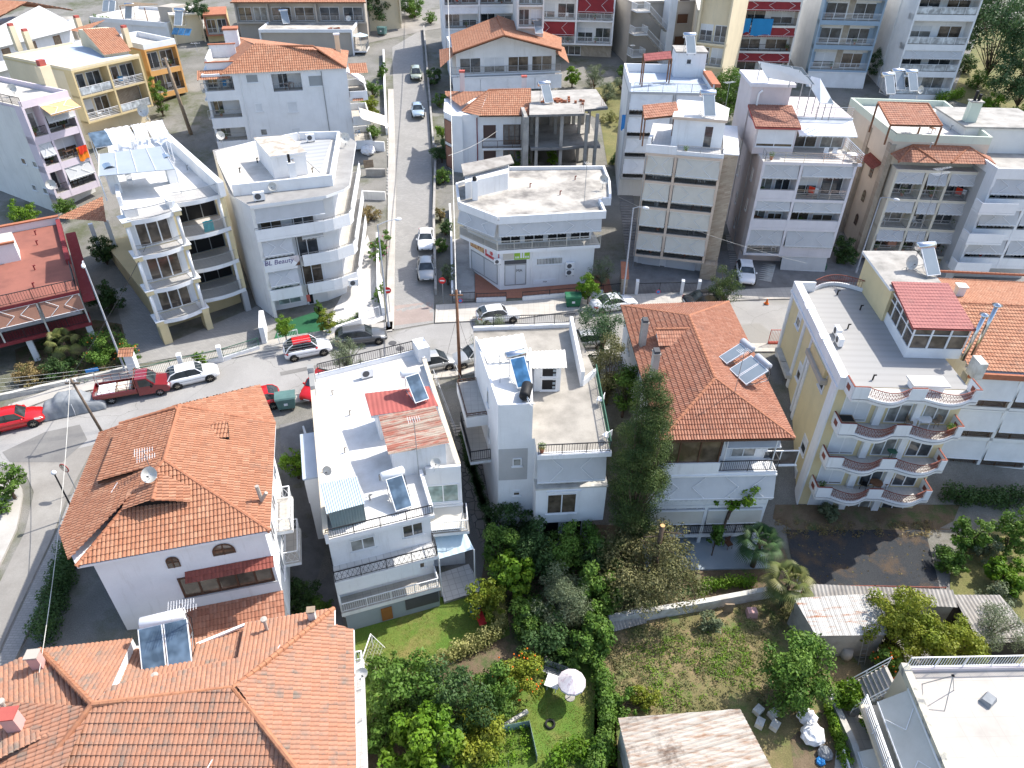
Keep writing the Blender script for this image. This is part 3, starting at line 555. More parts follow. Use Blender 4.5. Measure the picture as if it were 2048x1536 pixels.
def tree(loc,label,h,rx,mat_='leafgreen',n=6000,size=.16,base=.35,shape='round',name='tree',ry=None,clumps=38,cr=.3,cat='tree',group=None,trunk=.13,seed=None,extra=None,parts=('crown','trunk'),gap=.0,asp=1.9,lean=(0,0)):
    e=empty(name,loc,0,label,cat,group); sd=seed or int(RNG.integers(1e9)); rg=np.random.default_rng(sd); ry=ry or rx; cz=h*(base+1)/2; hz=h*(1-base)/2; C=[];Rr=[]
    for i in range(clumps):
        while True:
            d=rg.normal(size=3); d/=np.linalg.norm(d); r=rg.random()**.45
            t=(d[2]*r+1)/2   # 0 bottom 1 top
            if shape=='cone': k=1.05-t*.92; p=np.array([d[0]*r*rx*k,d[1]*r*ry*k,cz+d[2]*r*hz])
            elif shape=='col': k=(1-.55*t**2.2)*(.75+.25*min(1,t*4)); p=np.array([d[0]*r*rx*k,d[1]*r*ry*k,cz+d[2]*r*hz])
            elif shape=='spread': p=np.array([d[0]*r*rx,d[1]*r*ry,cz+d[2]*r*hz*(.6+.4*rg.random())])
            else: p=np.array([d[0]*r*rx,d[1]*r*ry,cz+d[2]*r*hz])
            break
        p[0]+=lean[0]*p[2]/h; p[1]+=lean[1]*p[2]/h
        C.append(p); Rr.append(np.array([1,1,.75])*cr*min(rx,hz*1.4)*(.6+.7*rg.random())*(1 if shape!='cone' else (1.1-.75*t)))
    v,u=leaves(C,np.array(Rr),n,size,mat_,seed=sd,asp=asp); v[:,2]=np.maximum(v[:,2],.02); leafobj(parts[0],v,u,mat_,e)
    m=MB(); top=Vector((lean[0]*.7,lean[1]*.7,h*(base+.3))); m.tube((0,0,-.3),(lean[0]*.3,lean[1]*.3,h*base),trunk,'trunk',8,trunk*.75); m.tube((lean[0]*.3,lean[1]*.3,h*base),top,trunk*.75,'trunk',7,trunk*.3)
    for p in C[::3]:
        q=Vector((lean[0]*.4,lean[1]*.4,h*base*(.7+.5*rg.random()))); mid=q.lerp(Vector(p),.5)+Vector((0,0,.08*h)); m.tube(q,mid,trunk*.4,'trunk',5,trunk*.25); m.tube(mid,p,trunk*.25,'trunk',5,trunk*.08)
    m.build(parts[1],e,True)
    if extra:
        m=MB(); 
        for i in range(extra[1]):
            p=C[int(rg.integers(len(C)))]+rg.normal(size=3)*.25*rx; c=np.array([0,0,cz]); d=p-c; d/=np.array([rx,ry,hz]); p=c+(p-c)*(.98/max(.35,np.linalg.norm(d))); m.lathe([(.001,-.06),(.055,-.02),(.055,.02),(.001,.06)],p,extra[0],6)
        m.build('fruit',e,True)
    return e
def hedge(pts,label,h,w,mat_='leafgreen',dens=420,size=.12,name='hedge',cat='hedge',group=None,z=None):
    "pts: world points along the middle"
    P0=[Vector(p) for p in pts]; o=P0[0]; e=empty(name,o,0,label,cat,group); C=[];Rr=[];tot=0
    m=MB()
    for a,b in zip(P0,P0[1:]):
        l=(b-a).length; tot+=l; k=max(2,int(l/(w*.4))); dn=(b-a).normalized(); sd=Vector((-dn.y,dn.x,0))
        for i in range(k):
            q=a.lerp(b,(i+.5)/k)-o
            for j in range(max(2,int(h/(w*.55)))):
                zz=h*(j+.6)/max(2,int(h/(w*.55)))*.85; C.append(np.array(q+sd*random.uniform(-.18,.18)*w+Vector((0,0,zz+random.uniform(-.1,.1)*h)))); Rr.append(w*.48*random.uniform(.75,1.2))
            if i%2==0: m.tube(q,q+Vector((random.uniform(-.2,.2)*w,random.uniform(-.2,.2)*w,h*.75)),.025,'trunk',4,.01)
    v,u=leaves(C,np.array(Rr),int(dens*tot*h),size,mat_); v[:,2]=np.maximum(v[:,2],-.8); leafobj('foliage',v,u,mat_,e); m.build('stem',e); return e
def bush(loc,label,r,h,mat_='leafgreen',n=1500,size=.13,name='bush',group=None,cat='bush',extra=None):
    return tree(loc,label,h,r,mat_,n,size,.08,name=name,clumps=16,cr=.42,cat=cat,group=group,trunk=.05,extra=extra,parts=('foliage','stem'))
def palm(loc,label,h,r,n=26,dead=True,mat_='leafpalm',name='palm_tree'):
    e=empty(name,loc,0,label,'palm'); MB().tube((0,0,-.2),(0,0,h),.2,'trunk',10,.17).build('trunk',e,True); V=[];U=[]
    rg=np.random.default_rng(5+int(h*10))
    for i in range(n):
        a=i*2.399; el=R(85-115*(i/n)); d=np.array([math.cos(a)*math.cos(el),math.sin(a)*math.cos(el),math.sin(el)]); L_=r*(.45+.1*rg.random()); c0=np.array([0,0,h]); base=c0+d*L_; sd=np.array([-math.sin(a),math.cos(a),0]); up=np.cross(d,sd); un=rg.random()*.7
        V+=[c0-sd*.02,c0+sd*.02,base+sd*.012,base-sd*.012]; U.append(un)
        for k in range(-9,10):
            b=k/9*1.35; dd=d*math.cos(b)+sd*math.sin(b); ln=r*.62*(1-.25*abs(k)/9); w=sd*math.cos(b)-d*math.sin(b); tip=base+dd*ln+np.array([0,0,-.5*ln]); mid=base+dd*ln*.55
            V+=[base,mid+w*.022*r,tip,mid-w*.022*r]; U.append(min(1,un+rg.random()*.3))
    leafobj('crown',np.array(V),np.array(U),mat_,e); return e
def ghouse_pot(loc,label,r=.16,h=.3,plant='leafgreen',m='terracotta',name='potted_plant',group='potted plants',pr=.3):
    e=empty(name,loc,0,label,'potted plant',group); MB().lathe([(r*.7,0),(r,h),(r*.85,h),(r*.8,h-.04),(.001,h-.05)],(0,0,0),m,10).build('pot',e,True)
    v,u=leaves([np.array([0,0,h+pr*.8])],np.array([pr]),160,.1,plant); leafobj('plant',v,u,plant,e); return e
def chair(loc,rz,label,m='plastwhite',group='chairs',s=1):
    e=empty('chair',loc,rz,label,'chair',group); MB().box(-.23,.23,-.23,.23,.42,.46,m).build('seat',e); q=MB()
    for i in range(5): q.box(-.22+i*.1,-.16+i*.1,.2,.23,.46,.86,m)
    q.box(-.23,.23,.2,.235,.84,.9,m).build('backrest',e)
    for x in (-.2,.2):
        for y in (-.2,.2): MB().tube((x,y,0),(x*.9,y*.9,.43),.022,m,5).build('leg',e)
    return e
def table(loc,label,r=.45,h=.72,m='wood',sq=False,rz=0,group='tables',w=None):
    e=empty('table',loc,rz,label,'table',group)
    if sq: MB().box(-(w or r),w or r,-r,r,h-.04,h,m).build('tabletop',e)
    else: MB().lathe([(.001,h-.04),(r,h-.04),(r,h),(.001,h)],(0,0,0),m,18).build('tabletop',e)
    for x in (-.6,.6):
        for y in (-.6,.6): MB().tube((x*r*1.1,y*r*1.1,0),(x*r,y*r,h-.03),.025,m,5).build('leg',e)
    return e
def fence(pts,label,h=1.,m='blackmetal',kind='bars',base=0,bm='white',name='fence',group=None,cat='fence',bw=.18,sp=.13,post=None):
    "pts: world points on the ground along the fence"
    P0=[Vector(p) for p in pts]; o=P0[0]; e=empty(name,o,0,label,cat,group)
    class Wd: pass
    for a,b in zip(P0,P0[1:]):
        a=a-o;b=b-o; l=(b-a).length; up=Vector((0,0,1)); dn=(b-a).normalized()
        if base: MB().hexa([Vector(q)+Vector((dn.y,-dn.x,0))*s_*bw/2+up*z for z in (-.5,base) for q,s_ in ((a,1),(b,1),(b,-1),(a,-1))],bm).build('low_wall',e)
        if h>0:
            mb=MB(); w=Wall.__new__(Wall); w.pt=lambda t,n,z,a=a,b=b,l=l: tuple(a+(b-a)*(t/l)+Vector((0,0,z)))
            # heights follow the slope
            A,Bv=a+up*base,b+up*base; mb.beam(A+up*(h-.05),Bv+up*(h-.05),.05,.05,m); mb.beam(A+up*.08,Bv+up*.08,.04,.03,m); c=max(1,int(l/sp)); k=max(1,int(l/2))
            for i in range(c+1): q=A.lerp(Bv,i/c); mb.tube(q,q+up*(h-.03),.013,m,4,cap=False)
            for i in range(k+1): q=A.lerp(Bv,i/k); mb.tube(q,q+up*(h+.03),.035,m,6)
            mb.build('railing',e)
    return e
def wallthing(pts,label,h,w=.2,m='white',name='garden_wall',top=None,cat='wall',group=None,dz=-.6):
    P0=[Vector(p) for p in pts]; o=P0[0]; e=MB(); up=Vector((0,0,1))
    for i,(a,b) in enumerate(zip(P0,P0[1:])):
        a=a-o;b=b-o; dn=(b-a).normalized(); nn=Vector((dn.y,-dn.x,0))*w/2; e.hexa([a+nn+up*dz,b+nn+up*dz,b-nn+up*dz,a-nn+up*dz,a+nn+up*(h+.002*i),b+nn+up*(h+.002*i),b-nn+up*(h+.002*i),a-nn+up*(h+.002*i)],m)
        if top: nn*=1.25; e.hexa([q+s_+up*z for z in (h+.004,h+.05) for q,s_ in ((a,nn),(b,nn),(b,-nn),(a,-nn))],top)
    ob=e.build(name); ob.location=o; return tag(ob,label,cat,group)
def stairs(p,q,w,n,label,m='concrete',name='garden_steps',rail=None):
    "straight flight from low point p to high point q"
    p=Vector(p);q=Vector(q);o=p; d=q-p; dn=Vector((d.x,d.y,0)); l=dn.length; dn.normalize(); sd=Vector((dn.y,-dn.x,0))*(w/2); e=empty(name,o,0,label,'steps'); mb=MB()
    for i in range(n):
        a=dn*(l*i/n); b=dn*(l*(i+1)/n); z1=d.z*(i+1)/n; z0=d.z*i/n-.6; mb.hexa([v+Vector((0,0,z)) for z in (z0,z1) for v in (a+sd,b+sd,b-sd,a-sd)],m)
    mb.build('step_flight',e)
    if rail:
        for s_ in (1,-1):
            r=MB(); A=sd*s_*.96; Bv=dn*l+sd*s_*.96+Vector((0,0,d.z)); u=Vector((0,0,1)); r.tube(A+u*.9,Bv+u*.9,.03,rail,5); r.tube(A+u*.45,Bv+u*.45,.02,rail,5)
            k=max(2,int(l/1.2))
            for i in range(k+1): a=A.lerp(Bv,i/k); r.tube(a,a+u*.9,.025,rail,5)
            r.build('handrail',e)
    return e
# ---------------------------------------------------------------- ground, streets
def grid(xs,ys,fn):
    V=[(x,y,fn(x,y)) for y in ys for x in xs]; n=len(xs); return V,[(j*n+i,j*n+i+1,(j+1)*n+i+1,(j+1)*n+i) for j in range(len(ys)-1) for i in range(n-1)]
xs=[-900,-500,-300,-200,-150]+[-120+i*1.5 for i in range(161)]+[150,200,300,500,900]; ys=[-300,-100,-40]+[i*1.5 for i in range(0,147)]+[240,280,340,450,600,900]
V,Fc=grid(xs,ys,Hn); struct(MB().add(V,Fc,'town'),'ground')
def resample(p,n):
    p=[np.array(q[:2],float) for q in p]; d=[0]
    for a,b in zip(p,p[1:]): d.append(d[-1]+np.linalg.norm(b-a))
    out=[]
    for i in range(n):
        t=d[-1]*i/(n-1); k=max(j for j in range(len(d)) if d[j]<=t+1e-9); k=min(k,len(p)-2); f=(t-d[k])/max(1e-9,d[k+1]-d[k]); out.append(p[k]+(p[k+1]-p[k])*f)
    return out
def strip(name,lp,rp,dz,m,n=60,k=8,skirt=0):
    a,b=resample(lp,n),resample(rp,n); V=[]; 
    for p,q in zip(a,b):
        for j in range(k+1):
            r=p+(q-p)*j/k; V.append((r[0],r[1],Hn(r[0],r[1])+dz))
    F_=[(i*(k+1)+j,i*(k+1)+j+1,(i+1)*(k+1)+j+1,(i+1)*(k+1)+j) for i in range(n-1) for j in range(k)]
    mb=MB().add(V,F_,m)
    if skirt:
        for j in (0,k):
            W_=[V[i*(k+1)+j] for i in range(n)]; mb.add(W_+[(x,y,z-skirt) for x,y,z in W_],[(i,i+1,n+i+1,n+i) for i in range(n-1)],'concrete')
    return struct(mb,name)
def gp(l): return [G(*q) for q in l]
NK=gp([(-150,905),(0,838),(110,797),(210,777),(335,748),(450,722),(570,695),(700,674),(785,664)]); NK2=gp([(870,648),(1030,640),(1160,622),(1400,606),(1550,600),(2300,590)])
SK=gp([(-150,1010),(10,930),(110,935),(195,885),(330,830),(520,803),(600,788),(780,748),(900,738)])+[(6.9,52.2),(14,52.8),(24,53),(70,54)]
strip('main_street',NK+NK2,SK,.03,'asphalt',90,8)
strip('branch_street',gp([(10,930),(48,940),(68,985),(50,1065),(0,1165),(-70,1300),(-120,1400)]),gp([(190,890),(150,965),(128,1010),(105,1075),(20,1255),(-30,1370),(-60,1440)]),.034,'oldasphalt',40,8)
strip('pavement_branch',gp([(195,885),(160,965),(137,1010),(112,1075),(27,1258),(-22,1370)]),gp([(200,905),(185,960),(165,1010),(140,1075),(62,1258),(10,1370)]),.16,'paver',40,3,.2)
strip('pavement_corner',gp([(-120,1000),(-20,950),(30,950),(48,985),(35,1060),(-12,1160),(-90,1300)]),gp([(-260,1090),(-150,1090),(-120,1100),(-100,1120),(-100,1150),(-110,1200),(-200,1330)]),.16,'drycement',30,4,.2)
LS=gp([(788,660),(789,600),(790,500),(792,380),(790,270),(787,180),(784,95)]); RS=gp([(868,646),(868,600),(866,480),(864,350),(858,230),(848,150),(843,60)])
strip('side_street',LS,RS,.036,'paver',60,6)
strip('pavement_side',gp([(772,664),(774,600),(775,500),(776,380),(777,270),(776,180)]),LS[:-1],.15,'slab',60,2,.2)
strip('crossing_street',gp([(560,50),(700,30),(850,22),(980,5)]),gp([(560,95),(710,92),(850,62),(990,40)]),.04,'oldasphalt',30,4)
def rise(a,d): return [(x,y+d) for x,y,*_ in a]
strip('pavement_north',[(x-.2,y+1.6) for x,y,z in NK[1:]],NK[1:],.15,'drycement',60,3,.2)
strip('pavement_shop',gp([(872,612),(1000,606),(1240,592),(1400,585),(1550,578),(2300,560)]),NK2,.15,'slab',60,4,.2)
strip('pavement_south',SK[5:],[(x,y-1.3) for x,y,*_ in SK[5:]],.15,'slab',60,3,.2)
def patch(name,px,dz,m,kind='structure',z=None):
    p=[G(*q)[:2] for q in px]; bm=bmesh.new(); vs=[bm.verts.new((x,y,0)) for x,y in p]; bm.faces.new(vs); x0=min(a for a,_ in p);x1=max(a for a,_ in p);y0=min(b for _,b in p);y1=max(b for _,b in p)
    for k in range(1,int((x1-x0)/1.5)+1): bmesh.ops.bisect_plane(bm,geom=bm.verts[:]+bm.edges[:]+bm.faces[:],plane_co=(x0+k*1.5,0,0),plane_no=(1,0,0))
    for k in range(1,int((y1-y0)/1.5)+1): bmesh.ops.bisect_plane(bm,geom=bm.verts[:]+bm.edges[:]+bm.faces[:],plane_co=(0,y0+k*1.5,0),plane_no=(0,1,0))
    for v in bm.verts: v.co.z=Hn(v.co.x,v.co.y)+dz
    bm.normal_update()
    me=bpy.data.meshes.new(name); bm.to_mesh(me); bm.free(); me.materials.append(MT[m]); 
    if sum(f.normal.z for f in me.polygons)<0: me.flip_normals()
    o=bpy.data.objects.new(name,me); COL.objects.link(o); return tag(o,kind=kind)
patch('lawn',[(700,1262),(870,1205),(930,1150),(1010,1190),(1020,1270),(880,1335),(760,1400),(700,1536)],.04,'lawn')
patch('lower_lawn',[(900,1440),(1090,1300),(1190,1290),(1230,1400),(1240,1640),(900,1640)],.04,'lawn')
patch('weedy_plot',[(1190,1260),(1420,1200),(1600,1190),(1720,1330),(1760,1480),(1700,1640),(1180,1640),(1190,1400)],.04,'weedy')
patch('bare_soil',[(1600,1640),(1580,1480),(1640,1420),(1750,1450),(1830,1640)],.05,'soil')
patch('soil_garden',[(980,1040),(1330,1050),(1560,1080),(1600,1180),(1420,1200),(1190,1255),(1180,1330),(1010,1280),(960,1180)],.036,'soil')
patch('shaded_soil',[(870,1345),(1010,1275),(1190,1262),(1190,1300),(1090,1305),(900,1445),(760,1640),(700,1640),(720,1440)],.03,'soil')
patch('side_court',[(1660,1640),(1680,1400),(1790,1350),(1830,1640)],.06,'slab')
strip('brown_crossing',gp([(788,652),(788,612)]),gp([(866,642),(866,604)]),.042,'brownpave',6,4)
patch('dark_road_patch',[(5,905),(90,865),(160,850),(175,880),(125,925),(20,925)],.046,'patchasphalt')  # darker grey area laid over the left junction
patch('trench_repair',[(560,745),(700,718),(702,724),(562,752)],.046,'patchasphalt')
patch('asphalt_repair',[(1300,640),(1400,634),(1404,652),(1302,660)],.046,'patchasphalt')
patch('dry_garden',[(1900,1150),(1960,1060),(2160,1020),(2260,1280),(2048,1330),(1900,1300)],.04,'drygrass')
patch('plastic_mulch',[(1572,1060),(1850,1060),(1880,1180),(1830,1196),(1620,1168),(1585,1130)],.05,'tarp')
patch('mud_path',[(1550,1010),(1920,1010),(1900,1060),(1590,1062),(1545,1040)],.045,'soil')
patch('flagstone_path',[(905,860),(950,860),(985,1010),(1010,1110),(985,1150),(930,990)],.05,'flagstone')
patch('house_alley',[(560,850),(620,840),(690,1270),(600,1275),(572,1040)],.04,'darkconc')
patch('yard_paving',[(265,730),(225,580),(300,560),(330,690),(520,610),(560,650),(500,690)],.05,'paver')
patch('green_carpet',[(560,648),(640,622),(655,660),(600,690),(545,690)],.09,'greencarpet') 
patch('shop_forecourt',[(950,600),(950,548),(1010,570),(1190,552),(1215,548),(1225,585),(1080,595)],.05,'terrtile')
patch('shop_driveway',[(905,598),(900,480),(945,475),(950,598)],.045,'concrete')
patch('tiled_yard',[(655,640),(700,560),(735,470),(765,560),(770,640),(720,660)],.06,'tilewhite')
patch('garden_bed',[(40,790),(30,700),(190,640),(250,650),(270,740),(200,770)],.03,'soil')
patch('hill_garden',[(1120,200),(1240,160),(1250,330),(1215,330),(1200,240)],.03,'drygrass')
patch('park_lawn',[(1900,200),(1960,60),(2150,20),(2200,200),(2048,240)],.03,'drygrass')
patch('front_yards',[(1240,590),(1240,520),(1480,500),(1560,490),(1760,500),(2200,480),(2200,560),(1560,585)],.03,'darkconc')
# ================================================================ houses on the near side of the main street
# --- red hip-roofed house (centre right)
b=B('tiled_house','white house with red tiled hip roof and two chimneys, right of the tall cypress',(1320,882),(1590,877),4.7,-5.5,'house')
W=b.W; bl=b.X(1242,612,4.7); br=b.X(1457,604,4.7); D=(bl[1]+br[1])/2; r1=b.X3(1430,757,6.5); r2=b.X3(1378,632,6.5); e=4.7
rf=Roof(); f=dict(pitch=.19,row=.37,amp=.075,step=.045,nsub=6,mat='tilered')
FL,FR,BR,BL=(0,0,e),(W,0,e),(br[0],br[1],e),(bl[0],bl[1],e)
rf.slope([FL,FR,r1],**f); rf.slope([FR,BR,r2,r1],**f); rf.slope([BR,BL,r2],**f); rf.slope([BL,FL,r1,r2],**f)
for q in (FL,FR): rf.ridge(q,r1,.14)
for q in (BL,BR): rf.ridge(q,r2,.14)
rf.ridge(r1,r2,.15); rf.under([FL,FR,BR,BL],'brown',.14); ro=b.part('roof',rf)
# dormer, chimneys
def onroof(b,u,v,z): return b.X3(u,v,z)
d=b.X3(1352,674,5.9); m=Roof(); x0,y0=d[0]-1.5,d[1]; 
m.slope([(x0,y0-1.0,5.75),(x0+3.1,y0-1.0,5.75),(x0+3.1,y0+.35,6.35),(x0,y0+.35,6.35)],pitch=.19,row=.34,amp=.05,nsub=5,mat='tilered'); m.slope([(x0+3.1,y0+1.1,5.9),(x0,y0+1.1,5.9),(x0,y0+.35,6.35),(x0+3.1,y0+.35,6.35)],pitch=.19,row=.34,amp=.05,nsub=4,mat='tilered'); m.ridge((x0,y0+.35,6.38),(x0+3.1,y0+.35,6.38)); m.pad(); dm=b.part('dormer',m,ro)
m=MB(); m.box(x0+.2,x0+2.8,y0-.6,y0+.8,5.2,5.72,'white'); b.part('dormer_wall',m,dm)
for uu,vv in ((1285,682),(1307,745)):
    q=b.X3(uu,vv,5.35); m=MB().box(q[0]-.22,q[0]+.22,q[1]-.3,q[1]+.3,5.0,7.0,'concrete').box(q[0]-.26,q[0]+.26,q[1]-.34,q[1]+.34,7.0,7.12,'stucco').box(q[0]-.2,q[0]+.2,q[1]-.28,q[1]+.28,7.12,7.3,'shade'); b.part('chimney',m,ro)
i=.75
body(b,[(i,1.5),(W-i,1.5),(W-i,D-i),(i-.2,D-i)],-5.6,4.6,'white','white')
# east front facing: floors at 1.8,-1.3,-4.2
w=b.wall((.1,1.5),(W-.5,1.5))
for z,lab in ((1.7,'a'),(-1.4,'b'),(-4.4,'c')):
    m=MB(); w.box(m,-.1,w.len+.1,-.3,1.35,z-.3,z-.02,'white'); b.part('balcony_slab',m)
m=MB(); w.box(m,-.1,w.len*.52,1.2,1.36,1.7,2.55,'white'); w.box(m,-.08,.08,.0,1.2,1.7,2.55,'white'); o=b.part('parapet',m)
m=MB(); w.rail(m,[(w.len*.52,1.28),(w.len+.05,1.28),(w.len+.05,.1)],1.7,.95,'bars','blackmetal'); b.part('railing',m)
m=MB(); 
for k in range(4): w.box(m,.0+k*w.len*.165,.09+k*w.len*.165,1.15,1.28,2.5,4.5,'brown')
w.box(m,0,w.len*.5,1.19,1.27,2.5,2.58,'brown'); o=b.part('veranda_glazing',m); m=MB(); w.box(m,.08,w.len*.5,1.2,1.23,2.58,4.45,'glassbrown'); b.part('pane',m,o)
w.awn(w.len*.55,w.len,4.2,.55,.9,.2,arms=0,val=.15); w.awn(.1,w.len+.1,1.35,1.55,.55,1.35,arms=4,val=.25)
w.pw(1520,930,1600,900,0); 
for a in (.55,.95): 
    m=MB().tube(w.pt(w.len*a,1.25,1.8),w.pt(w.len*a,1.2,4.5),.04,'whitemetal'); b.part('awning_post',m)
m=MB(); w.box(m,-.1,w.len+.1,1.2,1.36,-1.38,-.9,'white'); b.part('parapet',m)
for a0,a1 in ((.0,.49),(.51,1.)): w.awn(w.len*a0+.08,w.len*a1-.08,-2.0,1.2,.12,1.3,arms=0,m='awncream',val=.1)
m=MB(); w.rail(m,[(0,1.3),(w.len,1.3)],-4.4,.9,'bars','blackmetal'); b.part('railing',m)
for z in (1.75,-1.3,-4.2):
    for a in (.1,.38,.66): w.win(w.len*a,w.len*a+1.7,z+.1,z+2.2,0,2,sill=False,name='balcony_door')
for a in (0,.5,1): m=MB(); w.box(m,w.len*a-.12,w.len*a+.12,1.05,1.3,-6.2,-1.7,'white'); b.part('pillar',m)
q=b.wall((W-i,1.5),(W-i,D-i))
for s_ in (4,9,13): q.win(s_,s_+1.1,2.2,3.5,fr='brown'); q.win(s_,s_+1.1,-1,.4,fr='brown')
q=b.wall((i-.2,D-i),(i,1.5))
for s_ in (2,6,10): q.win(s_,s_+1.1,2.2,3.5)
m=MB().box(0,W,-2.2,1.4,-6.2,-5.35,'bluegrey'); b.part('terrace',m)
RH=b
# --- yellow apartment block (right)
b=B('apartment_building','yellow block with white pilasters and wavy balconies with rust red railings',(1685,753),(1950,760),7.1,-5.0)
W=b.W; q=b.X(1592,563,7.1); D=q[1]; sk=q[0]
poly=[(0,0),(W,0),(W,D),(sk,D)]; zf=6.3
body(b,poly,-5.6,zf,'yellow','membrane2')
m=MB(); lw=b.wall((sk,D),(0,0)); ln=lw.len; lw.box(m,-.1,ln+.1,-.45,.12,zf,7.1,'white'); lw.box(m,-.1,ln+.12,-.45,.2,6.1,6.3,'white'); 
for x0,x1 in ((ln*.28,ln*.34),(ln*.60,ln*.66)): lw.box(m,x0,x1,-.45,.22,7.1,7.16,'white')
b.part('parapet',m)
for a,wd in ((0.02,.5),(ln*.33,.45),(ln*.50,.3),(ln*.54,.4),(ln-1.1,1.15)):
    m=MB(); lw.box(m,a,a+wd,0,.1,-5.6,6.1,'white'); lw.box(m,a+.12,a+wd-.12,.1,.13,-5.6,6.1,'white'); b.part('pilaster',m)
m=MB(); lw.box(m,ln*.55,ln*.86,0,.5,5.0,5.4,'stucco'); lw.box(m,ln*.57,ln*.84,.0,.3,5.4,6.1,'paleyel'); b.part('canopy',m)
for x0,y0,x1,y1 in ((1592,615,1606,660),(1640,730,1652,790),(1597,735,1603,755),(1604,870,1614,910),(1583,930,1593,965)):
    a0,z0=lw.L(x0,y1); a1,z1=lw.L(x1,y0); c=(a0+a1)/2; lw.win(c-.55,c+.55,(z0+z1)/2-.75,(z0+z1)/2+.75,0,1,shut=.5,fw=.12)
for c in (ln*.14,ln*.30): 
    m=MB(); lw.box(m,c-1,c+1,0,.5,.9,1.2,'stonewhite'); b.part('canopy',m); lw.win(c-.8,c+.8,-1.6,.8,0,1,'brown','glassbrown',sill=False,name='door')
fw_=b.wall((0,0),(W,0))
def wavy(b,w,a0,a1,z,dep,top=False):
    "two bays bulging outward between flat panels"
    n=40; pts=[]
    L_=a1-a0; bays=[(a0+L_*.12,a0+L_*.44),(a0+L_*.58,a0+L_*.94)]
    for i in range(n+1):
        a=a0+L_*i/n; o_=dep
        for p,q in bays:
            if p<a<q: o_=dep+.55*math.sin(pi*(a-p)/(q-p))
        pts.append((a,o_))
    m=MB(); v=[]; 
    for a,o_ in pts: v+=[w.pt(a,-.05,z-.28),w.pt(a,o_,z-.28),w.pt(a,o_+.06,z-.05),w.pt(a,-.05,z-.02)]
    f=[]
    for i in range(n): k=i*4; f+=[(k,k+4,k+5,k+1),(k+1,k+5,k+6,k+2)]
    m.add(v,f,'white'); v2=[w.pt(a,o_+.06,z-.05) for a,o_ in pts]+[w.pt(a,-.05,z-.05) for a,_ in pts]; m.add(v2,[(i,i+1,n+2+i,n+1+i) for i in range(n)],'tilewhite'); k=(n+1)*4-4; m.add([v[0],v[1],v[2],v[3]],[(0,1,2,3)],'white'); m.add(v[k:],[(3,2,1,0)],'white')
    o=b.part('balcony',m)
    m=MB(); r=MB()
    for i in range(n):
        (p,po),(q,qo)=pts[i],pts[i+1]; c=(p+q)/2; inb=any(x<c<y for x,y in bays); A,Bv=Vector(w.pt(p,po-.05,z)),Vector(w.pt(q,qo-.05,z)); 
        if inb:
            m.beam(A,Bv,.12,.16,'white'); r.beam(A+Vector((0,0,.86)),Bv+Vector((0,0,.86)),.05,.04,'rustmetal'); 
            for k in (0,.5): g=A.lerp(Bv,k); r.tube(g+Vector((0,0,.16)),g+Vector((0,0,.86)),.014,'rustmetal',4,cap=False)
            r.tube(A+Vector((0,0,.2)),Bv+Vector((0,0,.84)),.012,'rustmetal',3,cap=False); r.tube(Bv+Vector((0,0,.2)),A+Vector((0,0,.84)),.012,'rustmetal',3,cap=False)
        else: m.beam(A,Bv,.16,.92,'white'); r.beam(A+Vector((0,0,.925)),Bv+Vector((0,0,.925)),.1,.035,'rustmetal')
    for a in (a0,a1):
        A,Bv=Vector(w.pt(a,0,z)),Vector(w.pt(a,dep-.05,z)); m.beam(A,Bv,.14,.9,'white'); r.beam(A+Vector((0,0,.905)),Bv+Vector((0,0,.905)),.1,.035,'rustmetal'); h=A.lerp(Bv,.5); m.beam(A.lerp(Bv,.3)+Vector((0,0,.25)),A.lerp(Bv,.7)+Vector((0,0,.25)),.17,.4,'rustmetal')
    b.part('parapet',m,o); b.part('railing',r,o)
for z in (zf,3.25,.2,-2.75): wavy(b,fw_,.35,W-.2,z,1.35)
for z in (3.25,.2,-2.75,-5.3):
    for a,k in ((.08,.22),(.44,.18),(.72,.2)): fw_.win(W*a,W*(a+k),z+.1,z+2.3,0,2,shut=.95 if a<.3 else .3,sm='shutter',sill=False,name='balcony_door')
    for a in (.34,.63): m=MB(); fw_.box(m,W*a,W*a+.5,0,.3,z,z+2.75,'white'); b.part('pillar',m)
bw=b.wall((W,D),(sk,D)); m=MB(); bw.box(m,0,bw.len*.14,-.2,.02,zf,7.1,'white'); bw.box(m,bw.len*.8,bw.len,-.2,.02,zf,7.12,'white'); b.part('parapet',m)
m=MB(); n=24; c0,c1=bw.len*.3,bw.len*.8
for i in range(n):
    a,c=c0+(c1-c0)*i/n,c0+(c1-c0)*(i+1)/n; o1,o2=1.0*math.sin(pi*i/n),1.0*math.sin(pi*(i+1)/n); A,Bv=Vector(bw.pt(a,o1,zf)),Vector(bw.pt(c,o2,zf)); m.beam(A,Bv,.14,.3,'white'); m.beam(A+Vector((0,0,.95)),Bv+Vector((0,0,.95)),.05,.05,'rustmetal'); m.tube(A+Vector((0,0,.3)),A+Vector((0,0,.95)),.014,'rustmetal',4); cc=Vector(bw.pt((c0+c1)/2,1.0,zf+.35)); m.tube(cc,A+Vector((0,0,.93)),.012,'rustmetal',3)
m.prism([bw.pt(c0+(c1-c0)*i/n,1.0*math.sin(pi*i/n),0)[:2] for i in range(n+1)],zf-.2,zf-.01,'white','membrane2'); b.part('parapet',m)
